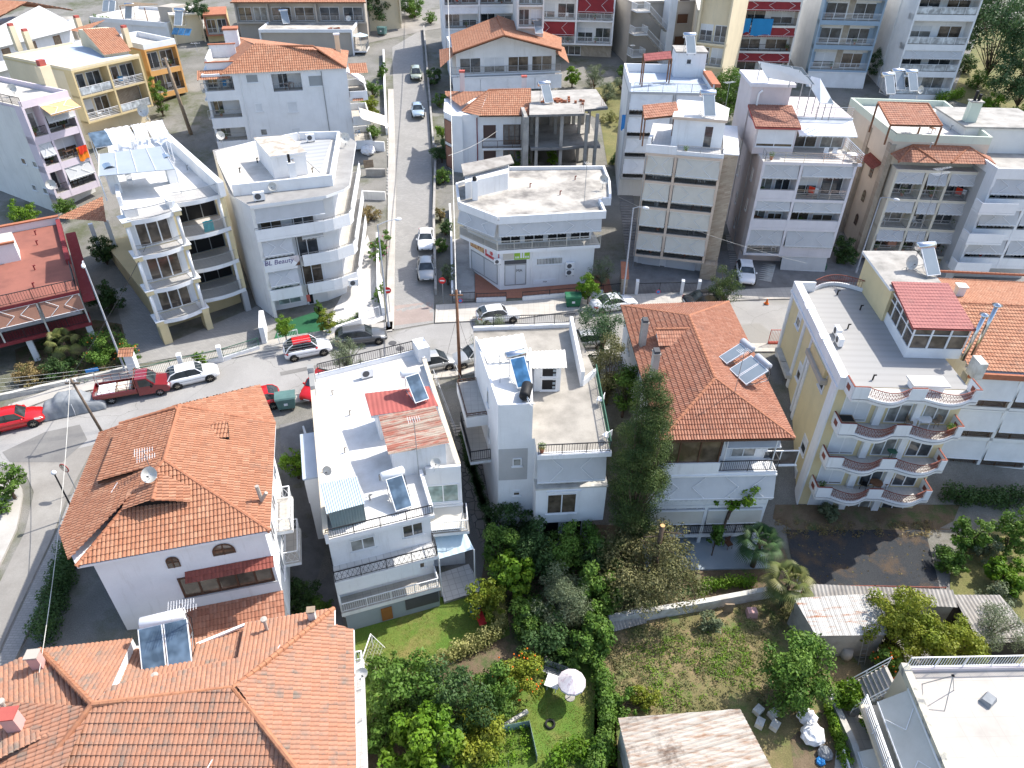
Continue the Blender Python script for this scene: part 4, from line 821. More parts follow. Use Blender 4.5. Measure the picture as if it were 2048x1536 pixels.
# penthouse: stair block and conservatory
p=[b.X(1741,594,zf),b.X(1775,635,zf)]; s0=b.X(1735,505,9.2); s1=b.X(1787,575,9.2); s2=b.X(1885,575,9.2); s3=b.X(1830,505,9.2)
m=MB().prism([s1,s2,s3,s0],zf,9.0,'yellow'); b.part('stair_block',m); m=MB().prism([(s1[0]-.3,s1[1]-.2),(s2[0]+.2,s2[1]-.2),(s3[0]+.2,s3[1]+.3),(s0[0]-.3,s0[1]+.3)],9.0,9.2,'white','concrete'); b.part('stair_block_roof',m)
c0=b.X(1788,572,9.1); c1=b.X(1832,655,8.8); c2=b.X(1945,658,8.8); c3=b.X(1890,575,9.1)
cw=b.wall(c0,c1); m=MB().prism([c1,c2,c3,c0],zf,zf+.8,'whitemetal'); m.prism([(c1[0]+.06,c1[1]+.06),(c2[0]-.06,c2[1]+.06),(c3[0]-.06,c3[1]),(c0[0]+.06,c0[1])],zf+.8,8.72,'glassbrown'); cons=b.part('conservatory',m)
for wl,k in ((b.wall(c0,c1),4),(b.wall(c1,c2),3)):
    m=MB()
    for i in range(k+1): a=wl.len*i/k; wl.box(m,max(0,a-.06),min(wl.len,a+.06),-.04,.03,zf+.8,8.76,'whitemetal')
    wl.box(m,0,wl.len,-.04,.02,8.15,8.22,'whitemetal'); wl.box(m,0,wl.len,-.04,.025,8.66,8.78,'whitemetal'); b.part('conservatory_frame',m,cons)
rf=Roof(); rf.slope([(c1[0]-.25,c1[1]-.12,8.8),(c2[0]+.15,c2[1]-.12,8.8),(c3[0]+.15,c3[1]+.1,9.4),(c0[0]-.25,c0[1]+.1,9.4)],pitch=.24,row=.38,amp=.035,step=.03,nsub=5,mat='tilemetal'); rf.under([(c1[0]-.25,c1[1]-.12,8.8),(c2[0]+.15,c2[1]-.12,8.8),(c3[0]+.15,c3[1]+.1,9.4),(c0[0]-.25,c0[1]+.1,9.4)],'redpaint',.08); b.part('conservatory_roof',rf,cons)
for u,v,h in ((1925,700,3.6),(1945,690,4.0)):
    q=b.X(u,v+20,zf); m=MB().tube((q[0],q[1],zf),(q[0]+.15,q[1]+.1,zf+h),.14,'steel',10).lathe([(.001,.18),(.34,.05),(.3,0),(.001,0)],(q[0]+.15,q[1]+.1,zf+h),'steel',12); b.part('flue',m,smooth=True)
q=b.X(1850,778,zf); m=MB().box(q[0]-1.0,q[0]+1.0,q[1]-.4,q[1]+.5,zf,zf+.55,'white').box(q[0]-1.2,q[0]+1.2,q[1]-.6,q[1]+.6,zf+.55,zf+.68,'roofwhite'); b.part('skylight',m)
q=b.X(1945,750,zf); m=MB().box(q[0]-.25,q[0]+.3,q[1]-.6,q[1]+.5,zf,zf+1.3,'dirtywhite'); b.part('chimney',m)
YB=b; YZ=zf
# --- house with orange roof on the right edge
b=B('tiled_house','orange roofed house with white blinds at the right edge, beside the yellow block',(1945,738),(2075,745),5.4,-5,'house')
W=11.0; e=5.4; q=b.X(1893,606,6.9); D=q[1]*2
rf=Roof(); f=dict(pitch=.24,row=.37,amp=.08,step=.045,nsub=5,mat='tile'); x0=-.3
rf.slope([(x0,-.2,e),(W,-.2,e),(W,D/2,6.9),(x0,D/2,6.9)],**f); rf.slope([(W,D+.2,e),(x0,D+.2,e),(x0,D/2,6.9),(W,D/2,6.9)],**f); rf.ridge((x0,D/2,6.95),(W,D/2,6.95)); rf.ridge((x0,D+.3,e+.7),(W,D+.3,e+.7),.12); ro=b.part('roof',rf)
q=b.X(1916,590,6.6); m=MB().box(q[0]-.3,q[0]+.3,q[1]-.3,q[1]+.3,5.6,7.4,'white').box(q[0]-.4,q[0]+.4,q[1]-.4,q[1]+.4,7.4,7.5,'roofwhite'); b.part('chimney',m,ro)
body(b,[(0,.9),(W,.9),(W,D),(0,D)],-5.4,5.3,'white','white'); m=MB().box(x0,W,-.3,.5,5.0,5.3,'white').box(x0,W,-.5,-.28,4.9,5.34,'terracotta'); b.part('cornice',m)
w=b.wall((0,.9),(W,.9))
for z in (2.4,-.5,-3.3):
    w.balc(0,W,z,1.3,.25,'bars','brown','white',.95,fm='slab',ends=False)
    for k in range(3): w.awn(.1+k*3.5,3.4+k*3.5,z+2.45,1.7,.25,1.2,arms=0,m='awnwhite',val=.05,name='shade_blind')
for k in range(4): m=MB(); w.box(m,k*3.5-.12,k*3.5+.12,1.05,1.3,-5.5,5.0,'white'); b.part('pillar',m)
# --- white house with roof terrace and stair tower (centre)
b=B('terrace_house','white house with concrete roof terrace and tall stair tower, left of the cypress',(1075,912),(1222,905),4.2,-5.5,'house')
W=b.W; zt=4.2; bR=b.X(1192,748,zt); bB=b.X(1140,652,zt); bL=b.X(950,668,zt); T=6.9; t0=b.X(996,815,T); t1=b.X(1066,812,T); tb=b.X(950,678,T); tb2=b.X(1062,700,T)
poly=[(0,0),(W,.0),(bR[0],bR[1]),(bR[0]-.6,bB[1]),(tb[0],bB[1]),(tb[0],tb[1]),(t0[0],t0[1]),(0,t0[1])]
m=MB().prism([(0,.9),(W-.2,.9)]+poly[2:],1.2,zt-.3,'white'); m.prism([(0,0),(W,0)]+poly[2:],-2.0,1.2,'white'); m.prism([(.6,.6),(W-.6,.6)]+poly[2:],-5.6,-2.0,'white'); b.part('wall',m)
m=MB().prism(poly,zt-.3,zt,'white','concwarm'); rr=b.part('roof_terrace',m)
tp=[(t0[0],t0[1]),(t1[0],t1[1]),(tb2[0],tb2[1]),(tb[0],tb[1])]
m=MB().prism(tp,zt-.001,T-.15,'white'); m.prism([(t0[0]+.02,t0[1]-.02),(t1[0]-.25,t1[1]-.02),(t1[0]-.25,t1[1]+.5),(t0[0]+.02,t0[1]+.5)],.6,3.4,'greyplas'); tw=b.part('stair_tower',m); m=MB().prism(tp,T-.15,T,'white','roofwhite'); b.part('tower_roof',m,tw); parapet(b,tp,T,.18,.14,'white',(2,))
u0=b.X3(953,680,7.3);u1=b.X3(975,727,7.0);u2=b.X3(1062,722,7.0);u3=b.X3(1046,668,7.3)
m=Roof(); m.slope([u1,u2,u3,u0],pitch=.45,row=9,amp=.07,step=0,nsub=8,mat='corrwhite',corr=True,rows=False); m.under([u1,u2,u3,u0],'white',.12); b.part('metal_roof',m,tw)
m=MB().prism([u1[:2],u2[:2],u3[:2],u0[:2]],zt,6.85,'white'); b.part('upper_room',m,tw)
c0=b.X3(1064,737,6.4);c1=b.X3(1134,736,6.4);c2=b.X3(1130,700,6.75);c3=b.X3(1056,703,6.75); m=Roof(); m.slope([c0,c1,c2,c3],pitch=.26,row=9,amp=.05,step=0,nsub=8,mat='corrwhite',corr=True,rows=False); b.part('porch_roof',m)
m=MB().prism([(c0[0]+.2,c0[1]+.3),(c1[0]-.35,c1[1]+.3),(c2[0]-.3,c2[1]),(c3[0],c3[1])],zt,6.35,'white'); hut=b.part('porch_room',m)
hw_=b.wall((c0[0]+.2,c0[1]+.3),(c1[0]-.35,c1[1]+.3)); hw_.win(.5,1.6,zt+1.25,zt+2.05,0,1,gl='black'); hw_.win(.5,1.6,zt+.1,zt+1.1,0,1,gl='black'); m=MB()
for k in range(5): hw_.box(m,hw_.len-.55,hw_.len-.35,.0,.03,zt+.25+k*.36,zt+.45+k*.36,'bluegrey')
b.part('glass_block',m,hut)
w=b.wall((0,0),(W,0)); m=MB(); w.rail(m,[(.05,-.08),(W-.05,-.08)],zt,.85,'bars','blackmetal',.16); b.part('railing',m)
m=MB(); w.box(m,-.02,W+.05,-.3,.03,zt-.32,zt+.03,'white'); b.part('cornice',m)
rw=b.wall((W,0),(bR[0],bR[1])); m=MB(); rw.rail(m,[(.1,-.05),(rw.len,-.05)],zt,.9,'bars','greenmetal',.16); b.part('railing',m)
q0=b.X3(1164,772,zt);q1=b.X3(1141,660,zt); m=MB().beam(q0,(q1[0],q1[1],zt),.25,1.25,'white'); m.beam((q0[0],q0[1],zt),(bR[0],bR[1],zt),.2,.5,'white'); b.part('parapet',m)
m=MB(); p0=b.X3(950,683,zt+.4);p1=b.X3(1140,655,zt+.4); bw=b.wall((bR[0]-.6,bB[1]),(tb[0],bB[1])); bw.rail(m,[(0,-.05),(bw.len,-.05)],zt+.3,.9,'bars','blackmetal',.16); bw.box(m,0,bw.len,-.25,.02,zt,zt+.3,'white'); b.part('railing',m)
w.awn(.05,W-.15,3.75,1.9,.45,-.45,arms=2,val=.16)
m=MB(); w.box(m,-.05,W+.08,-.95,.06,1.2,1.32,'stonewhite'); b.part('ledge',m)
w.win(.75*1.0,.75+2.0,-1.1,.75,0,2); m=MB(); w.box(m,.7,3.0,.0,.1,.95,1.03,'white'); b.part('lintel',m)
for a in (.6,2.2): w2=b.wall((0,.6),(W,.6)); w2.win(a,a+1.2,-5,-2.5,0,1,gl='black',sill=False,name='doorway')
twl=b.wall(t0,t1); twl.win(.95,1.55,1.9,2.6,.06,1); twl.win(1.0,1.5,-.9,-.4,.02,1,shut=.4)
tl=b.wall(tb,t0); 
for s_,z in ((4.5,4.6),(4.7,1.6),(1.6,1.6)): tl.win(s_,s_+.6,z,z+1.3,0,1)
tl.balc(.2,4.4,3.4,1.5,.9,'lattice','brown','white',.3,fm='slab'); tl.balc(1.0,5.6,.3,1.5,.25,'bars','blackmetal','white',.95)
CB=b; CZ=zt; CT=T
# --- white stepped house with flat roof (centre left)
b=B('flat_roof_house','white flat roofed house with red tin shed and grey metal hut on its roof',(651,1083),(869,1030),3.3,-5,'house')
W=b.W; z=3.3; X=lambda u,v: b.X(u,v,z); p_s=X(842,952); p_r=X(922,945); p_rb=X(852,730); p_b=X(848,702); p_l=X(622,758)
poly=[(0,0),(W,0),(p_s[0]+.1,p_s[1]),(p_r[0],p_r[1]),(p_rb[0],p_rb[1]),(p_b[0],p_b[1]),(p_l[0],p_l[1])]; core=[(.1,1.25),(W-.05,1.25)]+poly[2:]
m=MB().prism(core,-5.6,z-.25,'white'); b.part('wall',m); m=MB().prism(poly,z-.25,z,'white','roofwhite'); b.part('roof',m)
m=MB()
for k,(p,q) in enumerate(zip(poly[1:],poly[2:]+poly[:1])):
    A,Bv=Vector((*p,z)),Vector((*q,z)); dn=(Bv-A).normalized(); nn=Vector((-dn.y,dn.x,0))*.1; m.beam(A+nn+dn*.2,Bv+nn,.2,.55+.004*k if k!=4 else .35,'white')
    if k in (2,5): m.beam(A+nn+dn*.2+Vector((0,0,.56)),Bv+nn+Vector((0,0,.56)),.3,.04,'sand')
b.part('parapet',m)
w=b.wall((0,0),(W,0)); m=MB(); w.rail(m,[(.1,-.1),(W-.1,-.1)],z,.8,'bars','blackmetal'); b.part('railing',m)
wi=b.wall((.1,1.25),(W-.05,1.25)); m=MB(); w.box(m,0,W,-1.3,0,-3.75,-3.42,'white'); m.quad(w.pt(0,0,-3.4),w.pt(W,0,-3.4),w.pt(W,-1.3,-3.4),w.pt(0,-1.3,-3.4),'slab'); w.box(m,0,W,-1.3,0,-.65,-.4,'white'); m.quad(w.pt(0,0,-.38),w.pt(W,0,-.38),w.pt(W,-1.3,-.38),w.pt(0,-1.3,-.38),'tilesgrid'); w.box(m,-.0,.12,-1.28,-.1,-3.4,-.65,'white'); b.part('balcony_slab',m)
m=MB(); w.rail(m,[(.05,-1.2),(.05,-.05),(W-.05,-.05),(W-.05,-1.2)],-.38,.9,'lattice','blackmetal'); b.part('railing',m); m=MB(); w.rail(m,[(.1,-1.2),(.1,-.06),(W-.1,-.06),(W-.1,-1.2)],-3.4,.85,'bars','whitemetal'); b.part('railing',m)
m=MB(); w.box(m,.1,W*.82,-1.1,-.08,-1.7,-.66,'white'); b.part('parapet',m)
wi.win(1.2,2.7,.5,1.5,0,2,shut=.0); m=MB(); wi.box(m,1.2,2.7,.0,.08,1.6,2.2,'shutter'); b.part('shutter_box',m); wi.win(4.4,5.7,.6,1.7,0,2); wi.win(4.5,5.6,-2.6,-1.4,0,2)
m=MB(); wi.box(m,.1,W-.2,.0,1.15,-5.7,-3.75,'bluegrey'); b.part('basement',m); m=MB(); wi.box(m,2.3,3.0,1.16,1.22,-5.3,-4.1,'woodpanel' if 'woodpanel' in MT else 'oldwood'); b.part('cellar_door',m); m=MB(); wi.box(m,3.9,6.1,1.16,1.2,-4.9,-3.9,'shade'); b.part('cellar_window',m)
q=b.X(688,1100,0); m=MB()
# right side lean-tos
rw=b.wall(poly[1],poly[2]); rw2=b.wall(poly[2],poly[3]); rw2.win(.2,rw2.len-.2,.8,2.4,0,2,gl='glassgreen'); rw2.balc(.0,rw2.len+.3,-.4,1.6,.25,'bars','whitemetal'); rw2.awn(.1,rw2.len,.4,.5,1.5,0,m='awncream',arms=0,val=.1)
a0=b.X3(878,1118,-1.6);a1=b.X3(948,1098,-1.6);a2=b.X3(922,1045,-.9);a3=b.X3(868,1062,-.9); m=Roof(); m.slope([a0,a1,a2,a3],pitch=.5,row=9,amp=.03,step=0,nsub=6,mat='paleblue',corr=True,rows=False); o=b.part('carport_roof',m); m=MB()
for q in (a0,a1): m.tube((q[0],q[1],-5.4),(q[0],q[1],-1.65),.05,'whitemetal')
b.part('carport_post',m,o)
m=MB().prism([(a0[0],a0[1]-.6),(a1[0]+.4,a1[1]-.6),(a2[0]+.4,a2[1]),(a3[0],a3[1])],-5.7,-5.25,'concrete','tilesgrid'); b.part('side_terrace',m)
# roof structures
h0=b.X3(777,910,5.6);h1=b.X3(899,886,5.6);h2=b.X3(871,812,6.1);h3=b.X3(757,832,6.1); m=Roof(); m.slope([h1,h2,h3,h0],pitch=.17,row=9,amp=.04,step=0,nsub=6,mat='redworn',corr=True,rows=False); o=b.part('stair_shed_roof',m)
m=MB().prism([(h0[0]+.3,h0[1]+.3),(h1[0]-.2,h1[1]+.3),(h2[0]-.2,h2[1]-.2),(h3[0]+.3,h3[1]-.2)],z,5.55,'white'); b.part('stair_shed',m)
k0=b.X3(742,832,5.5);k1=b.X3(877,812,5.5);k2=b.X3(858,772,5.7);k3=b.X3(729,787,5.7); m=Roof(); m.slope([k0,k1,k2,k3],pitch=.3,row=9,amp=.02,step=0,nsub=5,mat='corrred',corr=True,rows=False); m.under([k0,k1,k2,k3],'white',.2); b.part('red_tin_roof',m); m=MB().prism([(k0[0]+.4,k0[1]),(k1[0]-.1,k1[1]),(k2[0]-.1,k2[1]-.1),(k3[0]+.4,k3[1]-.1)],z,5.4,'white'); b.part('stair_shed',m)
g0=b.X3(653,1028,4.9);g1=b.X3(730,1007,4.9);g2=b.X3(714,952,5.6);g3=b.X3(640,968,5.6); m=Roof(); mid=lambda p,q,t,zz: (p[0]+(q[0]-p[0])*t,p[1]+(q[1]-p[1])*t,zz)
m.slope([g0,g1,g2,g3],pitch=.13,row=9,amp=.035,step=0,nsub=4,mat='corrblue',corr=True,rows=False); o=b.part('metal_hut_roof',m); m=Roof(); gg=[(g0[0]+.15,g0[1]+.15),(g1[0]-.1,g1[1]+.15),(g2[0]-.1,g2[1]-.1),(g3[0]+.15,g3[1]-.1)]
for p,q in zip(gg,gg[1:]+gg[:1]): m.slope([(*p,z),(*q,z),(*q,4.95),(*p,4.95)],pitch=.16,row=9,amp=.03,step=0,nsub=4,mat='corrdark',corr=True,rows=False)
b.part('metal_hut',m)
# left glazed lean-to and parapet blocks
lw=b.wall(p_l,(0,0)); ll=lw.len; m=MB(); lw.box(m,ll*.36,ll*.62,0,1.0,-3,2.7,'white'); lw.box(m,ll*.35,ll*.63,0,1.1,2.7,2.82,'roofblue'); o=b.part('side_bay',m); l2=b.wall(lw.pt(ll*.36,1.0,0)[:2],lw.pt(ll*.62,1.0,0)[:2]); l2.win(l2.len*.55,l2.len*.95,.3,2.1,.02,2,sill=False)
m=MB(); lw.box(m,0,.5,-.35,.1,z,z+1.3,'block'); lw.box(m,.5,2.2,-.3,.05,z,z+.9,'block'); b.part('chimney',m)
m=MB(); bwl=b.wall(p_b,p_l); bwl.rail(m,[(.3,-.1),(bwl.len-.6,-.1)],z+.35,.9,'bars','blackmetal',.16); b.part('railing',m); m=MB(); bwl.box(m,0,.9,-1.5,0,z,z+1.3,'white'); b.part('corner_pillar',m)
LB=b; LZ=z
# --- orange tiled house (lower left)
b=B('tiled_house','large white house with orange tiled roof and three dormers, lower left corner',(153,1133),(540,1062),6.0,-1.5,'house')
Z=lambda u,v,zz: b.X3(u,v,zz); e=6.; f=dict(pitch=.2,row=.34,amp=.08,step=.045,nsub=6,mat='tile')
FL,FR,Rr,BR,BL,Lf=Z(153,1133,e),Z(540,1062,e),Z(551,848,e),Z(519,771,e),Z(200,868,e),Z(120,1066,e); p1,p2=Z(358,811,8),Z(328,921,8)
FLi=Z(158,1060,6.35); rf=Roof(); rf.slope([FL,FR,p2],**f); rf.slope([FR,Rr,p1,p2],**f); rf.slope([Rr,BR,p1],**f); rf.slope([BR,BL,p1],**f); rf.slope([BL,Lf,FL,p2,p1],**f)
for a,c in ((FL,p2),(FR,p2),(Rr,p1),(BL,p1),(p1,p2)): rf.ridge(a,c,.14)
rf.under([FL,FR,Rr,BR,BL,Lf],'white',.15); ro=b.part('roof',rf)
# shed dormer on the west slope
s0,s1,s2,s3=Z(195,965,7.15),Z(326,930,7.75),Z(352,815,8.25),Z(240,848,7.35); s0=Z(195,965,7.0); rf=Roof(); rf.slope([s3,s0,s1,s2],**f); 
for p,q in ((s3,s2),): rf.ridge(p,q,.14)
rf.under([s3,s0,s1,s2],'brown',.1); b.part('shed_dormer',rf,ro)
# gabled dormer
g0,g1,g2=Z(246,1022,7.15),Z(307,962,8.0),Z(306,1003,7.95); g3=Z(380,1006,7.1); g4=Z(380,975,7.3); gb=Z(258,985,7.3)
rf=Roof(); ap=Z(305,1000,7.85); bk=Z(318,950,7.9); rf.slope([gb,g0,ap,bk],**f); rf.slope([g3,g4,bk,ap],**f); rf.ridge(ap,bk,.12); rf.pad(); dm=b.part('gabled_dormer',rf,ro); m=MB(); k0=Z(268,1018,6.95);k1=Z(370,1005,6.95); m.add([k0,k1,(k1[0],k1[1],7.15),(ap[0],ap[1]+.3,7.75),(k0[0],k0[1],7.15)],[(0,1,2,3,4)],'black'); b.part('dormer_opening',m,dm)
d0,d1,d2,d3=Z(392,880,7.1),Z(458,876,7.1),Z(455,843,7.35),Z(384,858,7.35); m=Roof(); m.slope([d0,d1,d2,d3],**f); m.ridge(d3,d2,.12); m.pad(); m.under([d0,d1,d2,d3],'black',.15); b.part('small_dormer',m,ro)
F2=(FL[0]+.55,FL[1]+.35); W=FR[0]; poly=[F2,(FR[0]-.35,.3),(Rr[0]-.5,Rr[1]-.3),(BR[0]-.5,BR[1]-.6),(BL[0]+.7,BL[1]-.5),(Lf[0]+.9,Lf[1]+.3)]
m=MB().prism(poly,-2,5.95,'white'); b.part('wall',m); w=b.wall(poly[0],poly[1])
a,zz=w.L(348,1121); m=MB()
def archwin(w,a,z,wd,h,n=.0):
    m=MB(); v=[];k=10
    pts=[(a-wd/2,z),(a+wd/2,z)]+[(a+wd/2*math.cos(pi*i/k),z+h-wd/2+min(wd/2,h)*math.sin(pi*i/k)) for i in range(k+1)]
    m.add([w.pt(x,.04,y) for x,y in pts],[tuple(range(len(pts)))],'brown'); o=w.b.part('arched_window',m); g=MB(); c=z+h*.45
    pts=[(a+(x-a)*.82,c+(y-c)*.84) for x,y in pts]; g.add([w.pt(x,.05,y) for x,y in pts],[tuple(range(len(pts)))],'glassbrown'); w.b.part('pane',g,o); g=MB(); w.box(g,a-.03,a+.03,.03,.07,z,z+h*.9,'brown'); w.box(g,a-wd/2*.8,a+wd/2*.8,.03,.068,z+h*.45,z+h*.52,'brown'); w.b.part('glazing_bar',g,o)
a,zz=w.L(350,1134); archwin(w,a,zz,.65,.85); a,zz=w.L(450,1108); archwin(w,a,zz,1.15,.85)
a0,z0=w.L(370,1195); a1,z1=w.L(550,1160); zt=w.L(372,1160)[1]; o=w.win(a0,w.len-.15,z0,zt+.25,0,5,'brown','glassbrown',fw=.1)
rf=Roof(); A=lambda a,n,z: w.pt(a,n,z); rf.slope([A(a0+.5,.55,zt+.3),A(w.len+.1,.55,zt+.3),A(w.len+.1,0,zt+.62),A(a0+.5,0,zt+.62)],pitch=.2,row=.3,amp=.05,nsub=5,mat='tiledark'); b.part('tiled_hood',rf)
zb=z0-1.1; rf=Roof(); rf.slope([A(a0-.9,1.7,zb-.7),A(w.len+.1,1.7,zb-.7),A(w.len+.1,0,zb+.1),A(a0-.9,0,zb+.1)],pitch=.2,row=.34,amp=.05,nsub=5,mat='tilered'); b.part('porch_roof',rf); m=MB()
for a in (a0,a0+2.2,w.len-.2): m.tube(A(a,1.5,-2),A(a,1.5,zb-.7),.06,'white',6)
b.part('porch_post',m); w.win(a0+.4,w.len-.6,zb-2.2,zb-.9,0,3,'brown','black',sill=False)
rw=b.wall(poly[1],poly[2]); rw.balc(2.8,5.6,2.6,.95,.25,'lattice','whitemetal'); rw.balc(2.8,5.6,-.3,.95,.25,'lattice','whitemetal')
for s_ in (1.2,3.6,6.4): rw.win(s_,s_+1.1,3.0,4.7); rw.win(s_,s_+1.1,.2,1.7)
lw=b.wall(poly[4],poly[5])
for s_ in (1.5,4.5): lw.win(s_,s_+1.2,3,4.4,fr='brown')
q=Z(519,985,6.9); m=MB().tube((q[0],q[1],6.3),(q[0]-.05,q[1],7.4),.11,'stucco',8).tube((q[0],q[1],6.3),(q[0]+.35,q[1]-.1,6.9),.1,'stucco',8); b.part('flue',m,ro)
OB=b
# --- large old tiled roof (bottom left)
b=B('tiled_house','house with broad weathered pinkish tiled roof filling the bottom left corner',(265,1700),(712,1640),2.0,-5.5,'house')
Z=lambda u,v,zz: b.X3(u,v,zz); e=2.; f=dict(pitch=.215,row=.42,amp=.055,step=.05,nsub=6,mat='tileold')
NEo=Z(668,1218,e); NEi=Z(668,1260,e); R0=Z(706,1260,e); R1=Z(713,1640,e); rb=Z(467,1378,4.); ra=Z(185,1410,4.); N1=Z(393,1288,2.05); N0=Z(490,1248,e)
NW=Z(80,1300,2.3); W1=Z(-130,1395,2.2); S0=Z(-240,1720,1.9); S1=Z(713,1720,e); rs=Z(620,1560,4.)
rf=Roof(); rf.slope([Z(716,1720,e),R0,NEi,rb,Z(640,1600,3.2)],**f); rf.slope([NEi,NEo,rb],**f)
def onpl(u,v,a,c,d,dz=0):
    n=(Vector(c)-Vector(a)).cross(Vector(d)-Vector(a)); o=Vector(a)
    zz=(a[2]+d[2])/2
    for _ in range(40): x,y=b.X(u,v,zz); zz=o.z-(n.x*(x-o.x)+n.y*(y-o.y))/n.z
    x,y=b.X(u,v,zz); return (x,y,zz+dz)
pn=lambda u,v,dz=0: onpl(u,v,NEo,ra,rb,dz)
K=[pn(490,1248),pn(476,1318),pn(224,1374),pn(266,1279),pn(80,1300)]; NW=K[4]
rf.slope([NEo,K[0],K[1],rb],**f); rf.slope([K[1],K[2],ra,rb],**f) ; rf.slope([K[3],NW,ra,K[2]],**f)
rf.slope([pn(500,1246,-.55),pn(250,1290,-.55),pn(210,1380,-.55),pn(480,1325,-.55)],**f)
for a,c in ((K[0],K[1]),(K[2],K[3])): rf.quad((a[0],a[1],a[2]+.06),(c[0],c[1],c[2]+.06),(c[0],c[1],c[2]-.7),(a[0],a[1],a[2]-.7),'white'); rf.pad()
rf.slope([NW,W1,Z(-60,1560,3.0),ra],**f); rf.slope([W1,S0,Z(60,1720,2.6),ra],**f)
rf.slope([Z(20,1720,1.5),Z(720,1720,1.7),Z(640,1600,3.2),rb,ra],**f)
for a,c in ((ra,rb),(rb,NEo),(rb,Z(640,1600,3.25)),(ra,NW),(ra,Z(40,1600,2.7))): rf.ridge((a[0],a[1],a[2]+.06),(c[0],c[1],c[2]+.06),.15,'ridgeold')
ro=b.part('roof',rf)
m=MB(); A_=[Z(716,1720,e),R0,NEi,NEo,N0,Z(393,1288,e),Z(265,1280,e),NW,W1,S0]; P_=[(q[0],q[1]) for q in A_]
for a,c in zip(A_[:5],A_[1:6]): m.beam((a[0],a[1],e-.12),(c[0],c[1],e-.12),.14,.13,'whitemetal')
b.part('gutter',m); cx=sum(p[0] for p in P_)/10; cy=sum(p[1] for p in P_)/10; m=MB().prism([(cx+(p[0]-cx)*.93,cy+(p[1]-cy)*.93) for p in P_],-5.6,1.7,'white'); b.part('wall',m)
def chim(b,u,v,z0,h,w,m,cap,label=None,ro=None):
    q=b.X3(u,v,z0); mm=MB().box(q[0]-w/2,q[0]+w/2,q[1]-w*.42,q[1]+w*.42,z0-.5,z0+h,m); mm.box(q[0]-w*.62,q[0]+w*.62,q[1]-w*.55,q[1]+w*.55,z0+h+.12,z0+h+.19,cap)
    for sx in (-1,1):
        for sy in (-1,1): mm.box(q[0]+sx*w*.42-.05,q[0]+sx*w*.42+.05,q[1]+sy*w*.34-.05,q[1]+sy*w*.34+.05,z0+h,z0+h+.12,m)
    return b.part('chimney',mm,ro,label)
chim(b,78,1330,2.7,.75,.5,'pink','stucco',None,ro); chim(b,35,1455,3.1,1.0,.6,'pink','redpaint',None,ro); chim(b,625,1235,2.5,.5,.35,'dirtywhite','oldwood',None,ro)
for u,v in ((533,1256),(318,1368),(14,1420)): q=b.X3(u,v,2.7); m=MB().tube((q[0],q[1],2.3),(q[0],q[1],3.35),.09,'stucco',8).lathe([(.17,0),(.17,.12),(.001,.16)],(q[0],q[1],3.35),'stucco',10); b.part('flue',m,ro)
rw=b.wall(P_[0],P_[1]); m=MB(); rw.box(m,0,rw.len-1.2,-.5,.42,.85,1.05,'tilewhite'); rw.rail(m,[(0,.37),(rw.len-1.2,.37),(rw.len-1.2,-.2)],1.05,.8,'bars','whitemetal',.14); b.part('balcony',m)
OLD=b
# --- white terrace house, bottom right corner
b=B('terrace_house','pale house with cream flat roof and white railing in the bottom right corner',(1965,1700),(2400,1690),-.6,-7,'house')
z=-.6; A=b.X(1800,1338,z); Bq=b.X(2200,1330,z); Cq=b.X(2300,1720,z); Dq=b.X(1958,1720,z); poly=[Dq,Cq,Bq,A]
body(b,poly,-7,z,'sand','rooftiles' if 'rooftiles' in MT else 'slabcream'); m=MB(); lw=b.wall(A,Dq); lw.box(m,-.1,lw.len,-.35,.05,z,z+.45,'roofworn2'); b.part('parapet',m)
bw=b.wall(Bq,A); m=MB(); bw.box(m,0,bw.len,-.2,.02,z,z+.25,'pinkgrey'); bw.rail(m,[(0,-.08),(bw.len-.2,-.08)],z+.25,.95,'bars','whitemetal',.15); b.part('railing',m)
for dz,dn in ((-2.9,1.7),(-5.6,2.7)):
    m=MB(); lw.box(m,.8 if dn<2 else 2.5,lw.len,0,dn,dz-.25,dz-.02,'sand'); lw.rail(m,[(.8 if dn<2 else 2.5,dn-.08),(lw.len,dn-.08)],dz,1.0,'lines','whitemetal'); b.part('balcony',m); lw.awn(1.2 if dn<2 else 2.6,lw.len,dz+2.3,1.3,dn*.7,0,arms=3,m='awncream')
    for s_ in (1.2,4): lw.win(s_,s_+1.4,dz+.1,dz+2.2,0,2,sill=False,name='balcony_door')
BRB=b; BRZ=z
# --- sheds
def shed(label,quad,z1,z0,mat_,wall,pitch=.16,amp=.03,name='shed',thing_cat='shed',turn=False):
    b=B(name,label,quad[0][:2],quad[1][:2],quad[0][2],z0,thing_cat); c=[b.X3(*q) for q in quad]; m=Roof(); m.slope(c[1:]+c[:1] if turn else c,pitch=pitch,row=9,amp=amp,step=0,nsub=5,mat=mat_,corr=True,rows=False); b.part('roof',m)
    cx=sum(p[0] for p in c)/4;cy=sum(p[1] for p in c)/4; base=[(cx+(p[0]-cx)*.95,cy+(p[1]-cy)*.95) for p in c]; zz=min(p[2] for p in c)-.05; m=MB().prism(base,z0-.3,zz,wall); 
    b.part('wall',m); return b
shed('shed with rusty corrugated iron roof littered with twigs at the bottom edge',[(1300,1700,-3.2),(1620,1680,-3.2),(1480,1418,-2.9),(1236,1436,-2.9)],0,-6,'rusty','dirtywhite',.21,.05,turn=True)
shed('shed with pale rust streaked tin roof beside the fan palm',[(1632,1272,-3.2),(1775,1270,-3.2),(1765,1186,-2.9),(1588,1196,-2.9)],0,-6,'rusty2','concrete',.12,.02)
shed('long low shed with grey corrugated asbestos roof behind the round yellow green tree',[(1600,1200,-3.3),(1915,1215,-3.3),(1905,1180,-3.0),(1618,1168,-3.0)],0,-6,'corrgrey','concrete',.26,.05)
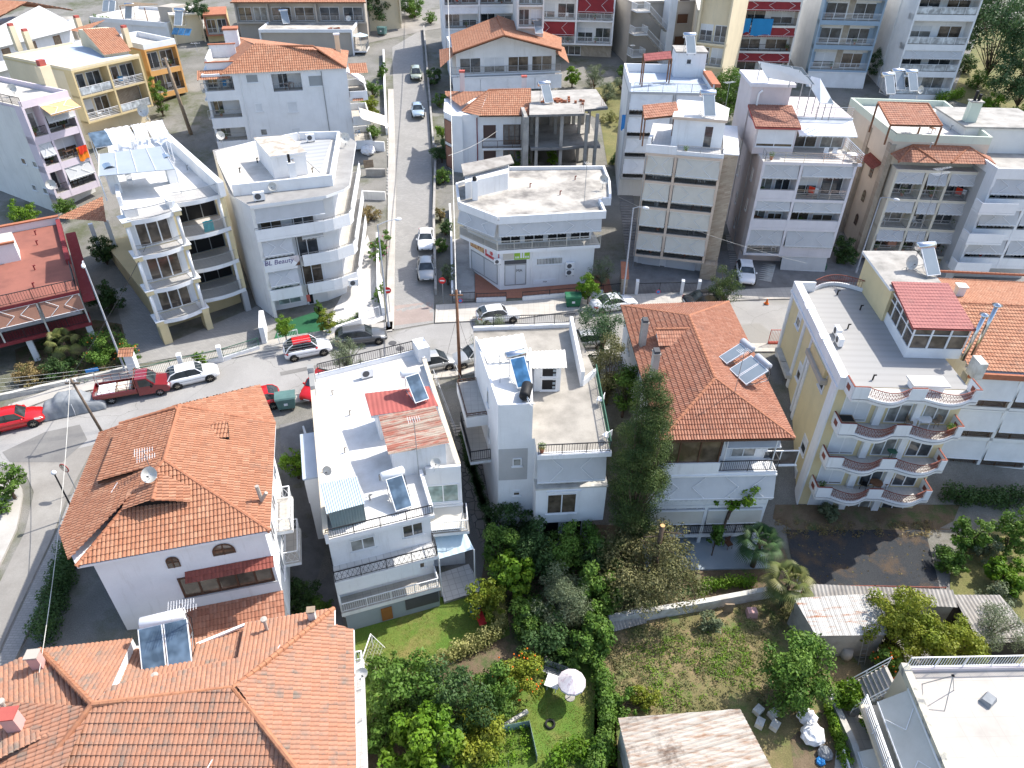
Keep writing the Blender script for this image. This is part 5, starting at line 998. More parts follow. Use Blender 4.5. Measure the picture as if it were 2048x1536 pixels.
shed('low shed with dark corrugated roof under the grey olive tree on the right',[(1960,1290,-3.6),(2075,1280,-3.6),(2000,1190,-3.2),(1905,1190,-3.2)],0,-6,'corrgrey','black',.26,.05)

def vents(b,z,pts,m='greymetal'):
    for u,v in pts: q=b.X(u,v,z); o=MB().tube((q[0],q[1],z),(q[0],q[1],z+.45),.055,m,7).tube((q[0],q[1],z+.4),(q[0]+.16,q[1],z+.42),.055,m,7); b.part('vent_pipe',o)
vents(YB,YZ,((1674,590),(1695,658),(1745,760),(1720,620)),'black'); vents(LB,LZ,((700,830),(690,905),(760,960),(665,790),(740,1000)),'stucco')
# ================================================================ buildings on the far side of the main street
def pillars(b,w,aa,wd,n0,n1,z0,z1,m='white',name='pillar'):
    for a in aa: mb=MB(); w.box(mb,a-wd/2,a+wd/2,n0,n1,z0,z1,m); b.part(name,mb)
def doors(w,a0,a1,z,k=2,h=2.1,fr='whitemetal',shutp=.3,gl='glass',n=0):
    "k balcony doors between a0 and a1"
    l=(a1-a0)/k
    for i in range(k):
        c=a0+l*(i+.5); wd=min(l*.43,1.6); w.win(c-wd,c+wd,z+.06,z+h,n,2,fr,gl,shut=random.choice([0,0,.35,.6]) if random.random()<shutp*2 else 0,sill=False,name='balcony_door')  # doors drawn extra wide: their dark glass stands in for loggia shade
ORD=['lowest','second','third','fourth','fifth']
def clutter(b,w,a0,a1,z,n0,n1,nick,where):
    a=random.uniform(a0+.5,a1-.5); p=w.pt(a,(n0+n1)/2,z); q=b.wld(p[0],p[1],z+.01); r=random.choice('pctrp'); rz=b.rz+random.uniform(-1,1)
    if r=='p':
        m=MB().lathe([(.12,0),(.17,.3),(.14,.3),(.001,.27)],(0,0,0),'terracotta',8); o=m.build('potted_plant'); v,u=leaves([np.array([0,0,.6])],np.array([.38]),110,.16,'leafgreen'); leafobj('plant',v,u,'leafgreen',o); tag(o,'potted plant on the %s of the %s'%(where,nick),'potted plant','potted plants on the balconies')
    elif r=='c':
        m=MB().box(-.24,.24,-.24,.24,.4,.45,'plastwhite').box(-.24,.24,.2,.24,.45,.88,'plastwhite')
        for x in (-.2,.2):
            for y in (-.2,.2): m.box(x-.02,x+.02,y-.02,y+.02,0,.4,'plastwhite')
        o=m.build('chair'); tag(o,'white chair on the %s of the %s'%(where,nick),'chair','chairs on the balconies')
    elif r=='t':
        m=MB().box(-.5,.5,-.35,.35,.7,.74,'wood')
        for x in (-.42,.42):
            for y in (-.3,.3): m.box(x-.025,x+.025,y-.025,y+.025,0,.7,'wood')
        o=m.build('table'); tag(o,'brown table on the %s of the %s'%(where,nick),'table','tables on the balconies')
    else:
        m=MB().box(-.6,.6,-.01,.01,.95,.98,'greymetal').box(-.6,-.57,-.25,.25,0,.95,'greymetal').box(.57,.6,-.25,.25,0,.95,'greymetal').box(-.5,.1,-.03,.03,.35,.96,random.choice(['clothwhite','clothblue','clothred'])).box(.15,.5,-.03,.03,.5,.96,'clothwhite'); o=m.build('drying_rack'); tag(o,'drying rack with laundry on the %s of the %s'%(where,nick),'drying rack','drying racks on the balconies')
    o.location=q; o.rotation_euler=(0,0,rz)
# --- yellow apartment block with curved white balconies (left)
b=B('apartment_building','yellow block with curved white balconies and white columns, left of the salon block',(248,445),(460,397),11.5,0)
W=b.W; zs=[2.45,5.4,8.5,11.5]; c1=b.X(358,421,11.5)[0]; ybk=b.X(395,262,11.5)[1]; ybl=b.X(190,262,11.5); D=ybk
yr=b.X(458,397,11.5)[1]; core=[(.1,1.3),(c1,1.3),(c1,4.6),(W,4.6),(W+.1,D),(ybl[0],D)]
m=MB().prism(core,2.3,11.3,'yellow'); m.prism([(.6,3),(W-.3,3.5),(W,D),(0,D)],-.5,2.3,'paleyel'); b.part('wall',m)
m=MB().prism([(0,.6),(c1,.5),(c1,1.4),(W,1.3),(W+.1,D),(ybl[0],D)],11.25,11.5,'white','roofwhite'); b.part('roof',m)
def curved(b,w,a0,a1,z,n0,dep,bul,rm,m='white',th=.34,h=.9,railing=True):
    n=18; pts=[(a0+(a1-a0)*i/n,dep+bul*math.sin(pi*i/n)) for i in range(n+1)]; mb=MB(); v=[]
    for a,o in pts: v+=[w.pt(a,n0,z-th),w.pt(a,o,z-th),w.pt(a,o,z+.02),w.pt(a,n0,z-.01)]
    f=[]
    for i in range(n): k=4*i; f+=[(k,k+4,k+5,k+1),(k+1,k+5,k+6,k+2)]
    mb.add(v,f+[(0,1,2,3),(4*n+3,4*n+2,4*n+1,4*n)],m); mb.add([x for i in range(n+1) for x in (v[4*i+3],v[4*i+2])],[(2*i,2*i+1,2*i+3,2*i+2) for i in range(n)],'tilewhite'); o=b.part('balcony',mb)
    if railing:
        r=MB()
        for (a,p),(c,q) in zip(pts,pts[1:]):
            A,Bv=Vector(w.pt(a,p-.06,z)),Vector(w.pt(c,q-.06,z)); u=Vector((0,0,1)); r.beam(A+u*h,Bv+u*h,.05,.045,rm); r.beam(A+u*.08,Bv+u*.08,.03,.03,rm); k=3
            for i in range(k): g=A.lerp(Bv,i/k); r.tube(g+u*.08,g+u*h,.013,rm,4,cap=False)
        b.part('railing',r,o)
    return o
wf=b.wall((0,0),(W,0)); wl=b.wall((0,1.3),(c1,1.3)); wr=b.wall((c1,4.6),(W,4.6))
for z in zs:
    curved(b,wf,.25,c1-.3,z,-1.4,.0,.35,'greymetal'); curved(b,wf,c1+.1,W-.1,z,-4.7,-1.5,.3,'greymetal',m='white')
    for a in (.0,c1-.32): 
        m=MB(); wf.box(m,a-.12,a+.45,-1.5,.12,z-.4,z-.02,'yellow'); wf.box(m,a-.2,a+.52,-1.5,.18,z-.02,z+.06,'white'); b.part('cornice_block',m)
    if z<11:
        o=wl.win(.75,c1-.75,z+.1,z+2.35,0,3,'whitemetal','glassbrown',sill=False,name='balcony_door',fw=.1)
        for s0,s1 in ((.25,.75),(c1-.8,c1-.3)): m=MB(); wl.box(m,s0,s1,.0,.05,z+.1,z+2.3,'shutter'); b.part('shutter_leaf',m)
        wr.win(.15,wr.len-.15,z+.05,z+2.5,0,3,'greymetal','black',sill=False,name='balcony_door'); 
        for a in (.12,c1-.2,): mb=MB().tube(wf.pt(a,-.1,z),wf.pt(a,-.1,z+2.65),.15,'white',10); b.part('column',mb,smooth=True)
        pillars(b,wf,[W-.25],.4,-2,-1.5,z,z+2.7,'yellow')
        mb=MB().tube(wf.pt(W-.55,-1.55,z),wf.pt(W-.55,-1.55,z+2.65),.13,'white',10); b.part('column',mb,smooth=True)
pillars(b,wf,[.35],.7,-1.6,-.05,-.4,2.1,'yellow'); pillars(b,wf,[c1-.1],.55,-1.6,-.3,-.4,2.1,'yellow'); pillars(b,wf,[W-.3],.5,-2,-1.5,-.4,2.1,'greyplas')
m=MB(); lw=b.wall((ybl[0],D),(0,.6)); lw.box(m,0,lw.len-3,-.3,.0,11.5,12.3,'white'); b.part('parapet',m); rw=b.wall((W,1.3),(W+.1,D)); m=MB(); rw.box(m,-.5,rw.len,-.5,.0,11.5,12.7,'white'); b.part('parapet',m)
m=MB(); wf.box(m,.3,1.3,-1.6,-.6,11.5,12.2,'white'); b.part('parapet',m); m=MB(); wf.box(m,c1-.5,c1,-1.9,-.6,11.5,12.1,'white'); b.part('parapet',m)
# roof pergola: polycarbonate canopy, laundry rack and two metal chimneys
q0,q1,q2,q3=b.X3(197,352,13.6),b.X3(350,338,13.6),b.X3(322,292,14.0),b.X3(198,308,14.0); m=MB().hexa([(q[0],q[1],q[2]-.05) for q in (q0,q1,q2,q3)]+[q0,q1,q2,q3],'polycarb'); o=b.part('canopy',m); m=MB()
for q in (q0,q1,q2,q3): m.tube((q[0],q[1],11.5),q,.05,'whitemetal')
for t in (0,.25,.5,.75,1): m.tube(Vector(q0).lerp(Vector(q1),t)+Vector((0,0,.03)),Vector(q3).lerp(Vector(q2),t)+Vector((0,0,.03)),.025,'whitemetal',4)
b.part('canopy_frame',m,o)
for u,v in ((222,350),(338,330)):
    q=b.X(u,v,13.0); m=MB().box(q[0]-.4,q[0]+.4,q[1]-.4,q[1]+.4,11.5,13.2,'white'); o=b.part('chimney',m); m=MB(); v_=[];k=8
    for yy in (-.55,.55): v_+=[(q[0]+.55*math.cos(pi*i/k),q[1]+yy,13.45+.45*math.sin(pi*i/k)) for i in range(k+1)]
    m.add(v_,[(i,i+1,k+2+i,k+1+i) for i in range(k)],'steel'); b.part('chimney_cowl',m,o)
YL=b
# --- white block with the beauty salon banner
b=B('apartment_building','white block with long curved balconies and a salon banner at the street corner',(499,412),(652,391),11,0)
W=b.W; Xr=lambda u,v,z=11: b.X(u,v,z); c=Xr(699,370); bk=Xr(712,283); lf=[Xr(679,263),Xr(598,266),Xr(513,283),Xr(425,300)]
S_=Xr(460,389); poly=[S_,(0,0),(W,.0),(c[0]-.6,c[1]-.7),(c[0],c[1]),(bk[0],bk[1])]+lf
inn=[(S_[0],S_[1]+.1),(.02,.15),(.05,1.5),(W-1.0,1.5),(c[0]-1.6,c[1]+.3),(bk[0]-1.5,bk[1]-.2)]+lf
m=MB().prism(inn,-.4,10.75,'white'); m.prism([(.0,.1),(.3,.1),(.3,1.6),(0,1.6)],-.4,10.74,'white2'); b.part('wall',m); m=MB().prism(poly,10.75,11,'white','roofgrey'); b.part('roof',m)
up=[Xr(466,386,11.3),Xr(664,352,11.9),Xr(679,264,11.9),Xr(598,266,11.9),Xr(513,283,11.9),Xr(430,305,11.9)]; m=MB().prism(up,11.001,11.25,'white','roofcream'); b.part('upper_terrace',m); parapet(b,up,11.25,.75,.2,'white',(5,))
m=MB(); dk=[Xr(590,300,11.3),Xr(640,345,11.3),Xr(664,275,11.3),Xr(610,272,11.3)]; m.prism(dk,11.26,11.3,'membrane'); b.part('membrane_roof',m)
s=[Xr(541,313,13.3),Xr(610,304,13.3),Xr(576,272,13.3),Xr(510,277,13.3)]; m=MB().prism(s,11.25,13.2,'white'); o=b.part('stair_block',m); cx=sum(p[0] for p in s)/4;cy=sum(p[1] for p in s)/4; m=MB().prism([(cx+(p[0]-cx)*1.06,cy+(p[1]-cy)*1.06) for p in s],13.2,13.35,'white','roofcreamworn'); b.part('stair_block_roof',m,o)
q=Xr(588,362,11.3); m=MB().box(q[0]-.3,q[0]+.3,q[1]-.3,q[1]+.3,11.3,13.0,'white').tube((q[0]-.1,q[1],13),(q[0]-.1,q[1],13.7),.12,'black',8).tube((q[0]+.2,q[1],13),(q[0]+.2,q[1],13.3),.1,'steel',8); b.part('chimney',m)
def cbal(z,dep0=0,solid=.85,inset=0,a0=0.0):
    "long balcony running round the right-hand corner"
    pts=[(a0,0)]+[(W-.5,0)]; cx_,cy_=c[0]-1.8,c[1]+.2
    arc=[(W-.5,0),(W+.3,.15),(c[0]-.5,c[1]-.9),(c[0]-.02,c[1]-.1),(c[0]+.12,c[1]+.8),(bk[0]+.1,bk[1])]; pl=[(a0,0)]+arc; m=MB(); base=pl+[(bk[0]-1.6,bk[1]),(c[0]-1.7,c[1]+.3),(W-1,1.6),(a0,1.6)]
    m.prism(base,z-.22,z-.004,'white','slab'); o=b.part('balcony',m); m=MB(); r=MB()
    for p,q in zip(pl,pl[1:]):
        A,Bv=Vector((*p,z)),Vector((*q,z)); dn=(Bv-A).normalized(); nn=Vector((-dn.y,dn.x,0))*.07; m.beam(A+nn,Bv+nn,.12,solid,'white'); r.beam(A+nn+Vector((0,0,solid+.15)),Bv+nn+Vector((0,0,solid+.15)),.04,.04,'greymetal')
        for i in range(3): g=(A+nn).lerp(Bv+nn,i/2); r.tube(g+Vector((0,0,solid)),g+Vector((0,0,solid+.16)),.02,'greymetal',4)
    b.part('parapet',m,o); b.part('railing',r,o)
wf=b.wall((0,0),(W,0)); wi=b.wall((.2,1.5),(W-1,1.5)); cbal(7.9)
cbal(4.95,a0=W*.55); cbal(2.05,a0=W*.55)
for z in (4.95,2.05): wf.balc(.1,W*.46,z,.0,.22,None,n0=-1.5); m=MB(); wf.box(m,.1,W*.46,-.12,.02,z-.22,z+.85,'white'); wf.box(m,.1,.22,-1.5,-.12,z,z+.85,'white'); wf.box(m,W*.46-.12,W*.46,-1.5,-.12,z,z+.85,'white'); b.part('parapet',m)
wf.awn(.25,W-.3,10.6,1.2,.15,-.2,arms=0,val=.05); wf.awn(.3,W*.45,7.6,1.3,.35,-.3,arms=2); wf.awn(.3,W*.45,4.7,1.3,.5,-.3,arms=2); wf.awn(W*.6,W*.9,7.6,.5,.4,-1.2,arms=0)
for z in (7.9,4.95,2.05): doors(wi,.2,wi.len*.45,z,1); doors(wi,wi.len*.55,wi.len,z,1)
m=MB(); wf.box(m,.35,W*.5,.03,.07,5.0,5.95,'whitemetal'); bn=b.part('salon_banner',m); m=MB(); m.add([wf.pt(W*.5-.9,.075,5.95),wf.pt(W*.5,.075,5.95),wf.pt(W*.5,.075,5.0)],[(0,1,2)],'pinkgrey'); m.add([wf.pt(W*.5-.45,.08,5.0),wf.pt(W*.5,.08,5.45),wf.pt(W*.5,.08,5.0)],[(0,1,2)],'brown'); b.part('banner_corner',m,bn)
def text(b,w,s,a,z,size,n,m,parent,name='lettering',italic=0):
    cu=bpy.data.curves.new(name,'FONT'); cu.body=s; cu.size=size; cu.extrude=.004; cu.align_x='CENTER'; cu.shear=italic; ob=bpy.data.objects.new(name,cu); me=bpy.data.meshes.new_from_object(ob); bpy.data.objects.remove(ob)
    me.materials.clear(); me.materials.append(MT[m]); p=w.pt(a,n,z); o=bpy.data.objects.new(name,me); COL.objects.link(o); o.parent=parent; o.location=(p[0],p[1],p[2]-b.zb); o.rotation_euler=(R(90),0,math.atan2(w.d[1],w.d[0])); return o
text(b,wf,'BL Beauty',W*.22,5.42,.62,.085,'violet',bn,italic=.2)
wg=b.wall((.2,1.48),(W-1,1.48)); wg.win(.5,2.6,.5,1.75,0,2,gl='glassgreen'); wg.win(3.2,4.6,0,1.95,0,1,gl='black',sill=False,name='doorway'); m=MB(); wg.box(m,W*.58,W*.8,0,.06,-.2,1.9,'shutter'); b.part('roller_door',m)
m=MB(); wf.box(m,W*.5,W*.55,-.03,.05,1.15,1.85,'redpaint'); b.part('post_sign',m)
BL=b
# --- corner shop
b=B('shop','white corner shop with worn flat concrete roof and grey roller shutters',(994,434),(1213,422),8.1,.6)
W=b.W; z=7.75; X=lambda u,v: b.X(u,v,8.1); pl=[X(916,404),X(911,366),X(1019,333),X(1209,331),X(1221,361),X(1223,396),X(1201,397)]
poly=[(0,0),(W,0),pl[6],pl[5],pl[4],pl[3],pl[2],pl[1],pl[0]]; cx=sum(p[0] for p in poly)/9;cy=sum(p[1] for p in poly)/9
m=MB().prism(poly,z-.4,z,'white','roofworn'); b.part('roof',m); parapet(b,poly,z,.35,.22,'white')
c2=b.wall(pl[0],(0,0)); d=(c2.d[0],c2.d[1]); i=lambda p,q: (p[0]+q[0],p[1]+q[1]); n=c2.n
core=[(.15,1.35),(W-.9,1.35),(pl[6][0]-.9,pl[6][1]),(pl[4][0]-.6,pl[4][1]),pl[3],pl[2],(pl[1][0]+.8,pl[1][1]),(pl[0][0]+.9,pl[0][1]+.6)]
m=MB().prism(core,4.6,z-.4,'white'); b.part('wall',m); low=[(.3,.35),(W-.75,.35),(W-.8,pl[4][1]),pl[3],pl[2],(pl[1][0]+1.3,pl[1][1]),(pl[0][0]+1.0,pl[0][1]+.7)]; m=MB().prism(low,0,4.6,'white'); b.part('ground_floor',m)
m=MB().prism([(0,0),(W-.3,0),(W-.3,6),(pl[0][0]+.2,6),(pl[0][0]+.05,pl[0][1]+.2)],4.35,4.7,'white','slab'); b.part('balcony',m)
w=b.wall((0,0),(W-.3,0)); m=MB(); w.rail(m,[(0,-.06),(w.len,-.06)],4.7,.95,'bars','awncream',.14); c2.rail(m,[(.05,-.06),(c2.len,-.06)],4.7,.95,'bars','awncream',.14); b.part('railing',m)
w.awn(.15,W*.55,z-.35,1.2,.15,-.12,arms=3,val=.16); w.awn(W*.55,W-.35,z-.35,1.2,.15,-.12,arms=2,val=.16); c2.awn(.1,c2.len-.1,z-.35,1.2,.4,-.12,arms=2,val=.16)
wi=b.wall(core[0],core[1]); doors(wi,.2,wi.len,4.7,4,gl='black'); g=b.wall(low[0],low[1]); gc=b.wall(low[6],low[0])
g.win(.45,2.6,.75,3.0,0,2,gl='rollshut',sill=False,name='shop_door',fr='greymetal'); m=MB(); g.box(m,.45,2.6,0,.05,3.05,3.45,'shade'); b.part('transom',m); text(b,g,'MA',1.9,2.2,.42,.06,'shade',b.e)
g.win(3.55,6.2,2.75,3.5,0,1,gl='glass'); m=MB(); 
for k in range(18): g.box(m,3.6+k*.145,3.63+k*.145,.03,.06,2.8,3.45,'whitemetal')
b.part('window_bars',m); g.win(3.6,6.3,4.2,4.5,0,1,gl='glass',sill=False)
gc.win(.35,gc.len-.35,.75,2.9,0,2,gl='rollshut',sill=False,name='roller_shutter_front',fr='greymetal')
m=MB(); gc.box(m,.3,gc.len*.5,0,.05,3.3,4.3,'poster1'); o=b.part('poster',m); m=MB(); gc.box(m,gc.len*.55,gc.len-.1,0,.05,3.2,4.3,'poster2'); b.part('poster',m); m=MB(); gc.box(m,gc.len*.6,gc.len-.2,.051,.06,3.5,4.1,'clothwhite'); m.lathe([(.001,0),(.25,.002),(.25,.01),(.001,.012)],gc.pt(gc.len*.75,.062,3.8),'poster2',10,(gc.n[0],gc.n[1],0)); b.part('poster_picture',m)
m=MB(); g.box(m,.3,1.35,0,.04,3.55,4.5,'curtain'); b.part('lattice_panel',m); m=MB(); g.box(m,1.4,2.9,0,.05,3.5,4.55,'postgreen'); o=b.part('poster',m); m=MB()
for k in range(3): g.box(m,1.5+k*.14,1.58+k*.14,.05,.06,3.65,3.85,'clothwhite'); g.box(m,2.45+k*.14,2.53+k*.14,.05,.06,3.65,3.85,'clothwhite')
g.box(m,1.98,2.14,.05,.06,3.65,4.3,'clothwhite'); g.box(m,2.22,2.38,.05,.06,3.65,4.3,'clothwhite'); b.part('poster_picture',m,o)
m=MB(); g.box(m,3.3,5.6,.02,.05,.75,1.15,'clothwhite'); o=b.part('wall_sign',m); text(b,g,'MA',4.5,.83,.28,.056,'shade',o)
q=X(941,352); s=[X(931,392),X(1016,372),X(1018,345),X(930,365)]; m=MB().prism([(p[0],p[1]) for p in s],z,z+1.7,'white'); b.part('stair_block',m); A_=b.X3(927,351,9.9),b.X3(1028,325,9.9),b.X3(1021,309,10.2),b.X3(922,328,10.2); m=MB().hexa([(q[0],q[1],q[2]-.12) for q in A_]+list(A_),'corrgrey'); b.part('stair_block_roof',m)
q=X(950,392); m=MB().box(q[0]-.25,q[0]+.25,q[1]-.25,q[1]+.25,z,z+1.9,'white').lathe([(.22,0),(.24,.2),(.1,.4),(.001,.42)],(q[0],q[1],z+1.9),'black',10); b.part('chimney',m)
SH=b; SHZ=z
# --- half finished concrete frame + tiled house behind the shop
b=B('tiled_house','white house with brown shutters and half hipped orange roof, behind the corner shop',(958,232),(1062,231),10.1,3.3,'house')
W=b.W; e=10.1; Z=b.X3; f=dict(pitch=.24,row=.37,amp=.05,step=.035,nsub=4,mat='tile'); A0,A1=(0,0,e),(W,0,e); R0,R1=Z(978,180,11.9),Z(1062,178,11.9); L0,L1,L2=Z(895,228,10.2),Z(924,221,10.2),Z(890,183,10.4)
rf=Roof(); rf.slope([A0,A1,R1,R0],**f); rf.slope([L2,L0,L1,Z(926,224,10.1),R0],**f); rf.slope([Z(925,224,10.1),A0,R0],**f); rf.ridge(R0,R1,.13); rf.ridge(R0,L1,.13); rf.under([A0,A1,R1,R0],'brown',.1); ro=b.part('roof',rf)
q=Z(924,160,11); 
for u,v in ((925,178),(1048,172)): q=Z(u,v,11.2); m=MB().box(q[0]-.3,q[0]+.3,q[1]-.3,q[1]+.3,10.2,13.2 if u<950 else 12.3,'pinkgrey').box(q[0]-.36,q[0]+.36,q[1]-.36,q[1]+.36,13.2 if u<950 else 12.3,13.4 if u<950 else 12.45,'redpaint'); b.part('chimney',m,ro)
m=MB().prism([(-.3,.8),(W-.2,.8),(W-.2,8),(-4.2,8),(-4.2,2.2),(-3.2,.5),(-2.0,.2),(-2,.8)],2.8,e-.05,'white'); b.part('wall',m); w=b.wall((0,.8),(W-.2,.8)); wl=b.wall((-3.2,.5),(-2,.2))
w.balc(.3,W-.3,6.3,.9,.2,'bars','brown','white',.9)
for z in (6.4,3.3): w.win(.5,2.0,z+.9,z+2.4,0,1,'brown','louver'); w.win(2.9,5.0,z+.05,z+2.45,0,3,'brown','glass',sill=False,name='balcony_door')
l3=b.wall((-4.2,2.2),(-3.2,.5))
for z in (6.6,3.5): l3.win(.2,l3.len-.1,z,z+2.7,.05,1,'brown','awnbrown',sill=False,name='shade_blind')
m=MB().tube((-.25,.7,3.2),(-.25,.7,9.7),.06,'darkred',6); b.part('downpipe',m)
b=B('unfinished_building','unfinished two storey grey concrete frame with open floors beside the tiled house',(1074,229),(1169,227),11.0,3.3)
W=b.W; Z=b.X; z=11.; slab=[(-.9,-.1),(W,0),Z(1169,219,z),Z(1216,215,z),Z(1192,178,z),Z(1060,182,z)]; m=MB().prism(slab,z-.25,z,'darkconc','concrete'); b.part('roof_slab',m)
x1=Z(1205,215,z)[0]; yb=Z(1190,182,z)[1]
for zz in (7.1,3.6): s2=[(-.6,.2),(W*.6,.1),(W,.6),(x1-.3,.4),(x1+.2,yb),(-1.5,yb)]; m=MB().prism(s2,zz-.3,zz,'darkconc','concrete'); b.part('floor_slab',m)
for x in (.1,W*.55,W+.5,x1-.9):
    for y in (.6,yb*.55,yb-.6): m=MB().box(x-.18,x+.18,y-.18,y+.18,3.3 if True else 0,10.75,'concrete'); b.part('column',m)
m=MB().box(-1.5,-.9,.1,.5,3,10.7,'concrete').box(-1.4,-1.0,.5,yb-.4,3,10.7,'concrete'); b.part('wall',m); m=MB().box(-1.2,x1*.7,yb-.4,yb-.2,3.6,10.7,'stucco'); b.part('wall',m)
for p in slab[1:5]:
    for k in range(3): m=MB().tube((p[0]*.93+k*.2,p[1]+.8,z),(p[0]*.93+k*.2,p[1]+.8,z+.9),.02,'rustmetal',4); b.part('rebar',m)
UN=b
# --- big gabled house
b=B('gabled_house','wide white house with orange gable roof and long balcony with white blinds',(906,107),(1123,100),12.6,6,'house')
W=b.W; Z=b.X3; e=12.6; AP=Z(1009,70,15.0); bl=Z(901,70,12.6); br=Z(1123,76,12.6); ab=Z(992,34,15.); f=dict(pitch=.25,row=.37,amp=.05,step=.035,nsub=4,mat='tile')
rf=Roof(); rf.slope([(0,0,e),bl,ab,AP][::1],**f); rf.slope([(W,0,e),br,ab,AP],**f); rf.ridge(AP,ab,.13); rf.ridge((0,0,e+.05),AP,.12); rf.ridge((W,0,e+.05),AP,.12); rf.under([(0,0,e),AP,(AP[0],AP[1]+.6,AP[2]),(.2,.6,e)],'brown',.2); rf.under([AP,(W,0,e),(W,.6,e),(AP[0],AP[1]+.6,AP[2])],'brown',.2); ro=b.part('roof',rf)
D=bl[1]; m=MB(); m.add([(.5,1.2,6),(W-.5,1.2,6),(W-.5,1.2,e-.1),(AP[0],1.2,14.7),(.5,1.2,e-.1)],[(0,1,2,3,4)],'white'); m.prism([(.5,1.21),(W-.5,1.21),(W-.5,D),(.5,D)],5.8,e-.2,'white'); b.part('wall',m)
l0,l1=Z(881,135,11.6),Z(913,119,12.5); rf=Roof(); rf.slope([Z(879,100,11.2),Z(881,136,11.2),(.4,.2,12.3),(.4,6,12.3)],**f); rf.slope([Z(1138,127,11.2),Z(1128,95,11.2),(W-.4,6,12.3),(W-.6,.2,12.3)],**f); b.part('side_roof',rf,ro)
w=b.wall((0,0),(W,0)); wi=b.wall((.5,1.2),(W-.5,1.2))
for z in (9.6,6.7): w.balc(-.3,W+.3,z,.3,.25,'lines','greymetal','white',.95,ends=False,n0=-1.2)
for k in range(4): w.awn(-.2+k*(W+.4)/4,.1+(k+1)*(W+.4)/4-.35,9.3,1.7,.15,.2,arms=0,m='awnwhite',val=.04,name='shade_blind')
doors(wi,.3,wi.len-.3,9.6,4,shutp=.5); doors(wi,.3,wi.len-.3,6.7,4)
# --- generic slab apartment: front loggias between floor slabs
def apt(name,label,A,Bp,zr,zb,depth,zs,bays,wm='white',sm=None,rail='bars',rm='blackmetal',awn='awning',roofm='roofwhite',inset=1.4,side=None,h=.95,awd=1.1,skipawn=0.,par=.0,ww=None,cat='building',arms=2,seed=1,para=None,aws=None,slabth=.25,zp=None,nick=None):
    random.seed(seed); b=B(name,label,A,Bp,zp or zr,zb,cat); W=b.W; sm=sm or wm
    m=MB().prism([(.0,inset),(W,inset),(W,depth),(0,depth)],zb-1.5,zr-.2,wm); b.part('wall',m); m=MB().prism([(0,0),(W,0),(W,depth),(0,depth)],zr-.25,zr,sm,roofm); b.part('roof',m)
    w=b.wall((0,0),(W,0)); wi=b.wall((0,inset),(W,inset)); xs=[W*t for t in bays]
    for i,z in enumerate(zs):
        zt=(zs[i+1] if i+1<len(zs) else zr)
        m=MB(); w.box(m,0,W,-inset,0,z-slabth,z-.004,sm); m.quad(w.pt(0,0,z),w.pt(W,0,z),w.pt(W,-inset,z),w.pt(0,-inset,z),'slab'); o=b.part('balcony',m)
        for k,(a0,a1) in enumerate(zip(xs,xs[1:])):
            kind=rail if isinstance(rail,str) else rail[(i+k)%len(rail)]
            r=MB()
            if kind=='solid': w.box(r,a0+.02,a1-.02,-.13,-.01,z,z+.85,sm); w.box(r,a0,a1,-.1,-.05,z+.9,z+.94,'greymetal')
            else: w.rail(r,[(a0+.1,-.08),(a1-.1,-.08)],z,h,kind,rm)
            b.part('parapet' if kind=='solid' else 'railing',r,o)
            doors(wi,a0+.15,a1-.15,z,2 if a1-a0>3.5 else 1,h=min(2.15,zt-z-.4))
            if awn and random.random()>=skipawn:
                dd=(awd if not aws else aws[(i*len(bays)+k)%len(aws)])*(zt-z)/3
                if dd>.05: w.awn(a0+.18,a1-.18,zt-slabth-.05,dd,.12+.25*random.random(),-.12,awn,arms=arms,val=.18)
            if nick: clutter(b,w,a0,a1,z,-inset,-.1,nick,ORD[i]+' balcony, '+(['left','right'] if len(xs)==3 else ['left','middle','right'] if len(xs)==4 else ['only'])[k]+' bay')
    for j,x in enumerate(xs): pillars(b,w,[min(max(x,.12),W-.12)],.24,-inset,.02,(zs[0]-slabth if zs else zb),zr-.25,sm,'pillar')
    if par: parapet(b,[(0,0),(W,0),(W,depth),(0,depth)],zr,par,.16,para or wm)
    return b
# beige block in front
b=apt('apartment_building','peach block with cream awnings, stone side wall and small tiled rooftop pergola',(1291,305),(1447,318),12.7,.9,9.5,[2.4,4.9,7.5,10.1],[0,.40,1],'white','beige','bars','blackmetal','awncream','tilewhite',1.3,awd=1.75,nick='peach block',seed=3)
W=b.W; z=12.7; m=MB().box(W,W+1.3,.7,9.5,-.5,12.9,'stoneclad').box(W-.05,W+1.35,.6,9.6,12.9,13.0,'white'); b.part('stone_wall',m); m=MB().box(W-.2,W+1.3,-.2,.7,.5,2.2,'stoneclad'); b.part('stone_wall',m)
w=b.wall((0,0),(W,0)); g=b.wall((.1,1.28),(W,1.28))
for a0,a1 in ((.3,W*.38),(W*.45,W*.88)): g.win(a0,a1,.1,2.0,.1,1,gl='rollshut',sill=False,name='garage_door')
m=MB(); w.box(m,0,W*.4,-.12,-.02,z,z+.75,'white'); w.box(m,W*.4,W,-.2,-.1,z,z+.35,'white'); b.part('parapet',m); m=MB(); w.rail(m,[(W*.4,-.1),(W,-.1)],z+.3,.6,'bars','greymetal'); b.part('railing',m)
X=b.X; p0=X(1344,274,z); p1=X(1437,284,z); pt=[(p0[0],2.6),(p1[0]+.2,2.6),(p1[0]+.4,6.5),(p1[0]-.8,8.2),(p0[0]+.2,8.2)]; m=MB().prism(pt,z,z+2.5,'white'); o=b.part('penthouse',m); cx=sum(p[0] for p in pt)/5;cy=sum(p[1] for p in pt)/5; m=MB().prism([(cx+(p[0]-cx)*1.07,cy+(p[1]-cy)*1.07) for p in pt],z+2.5,z+2.75,'beige','roofwhite'); b.part('penthouse_roof',m,o)
pw=b.wall(pt[0],pt[1]); pw.win(pw.len*.62,pw.len*.8,z+.05,z+2.1,0,1,sill=False,name='door')
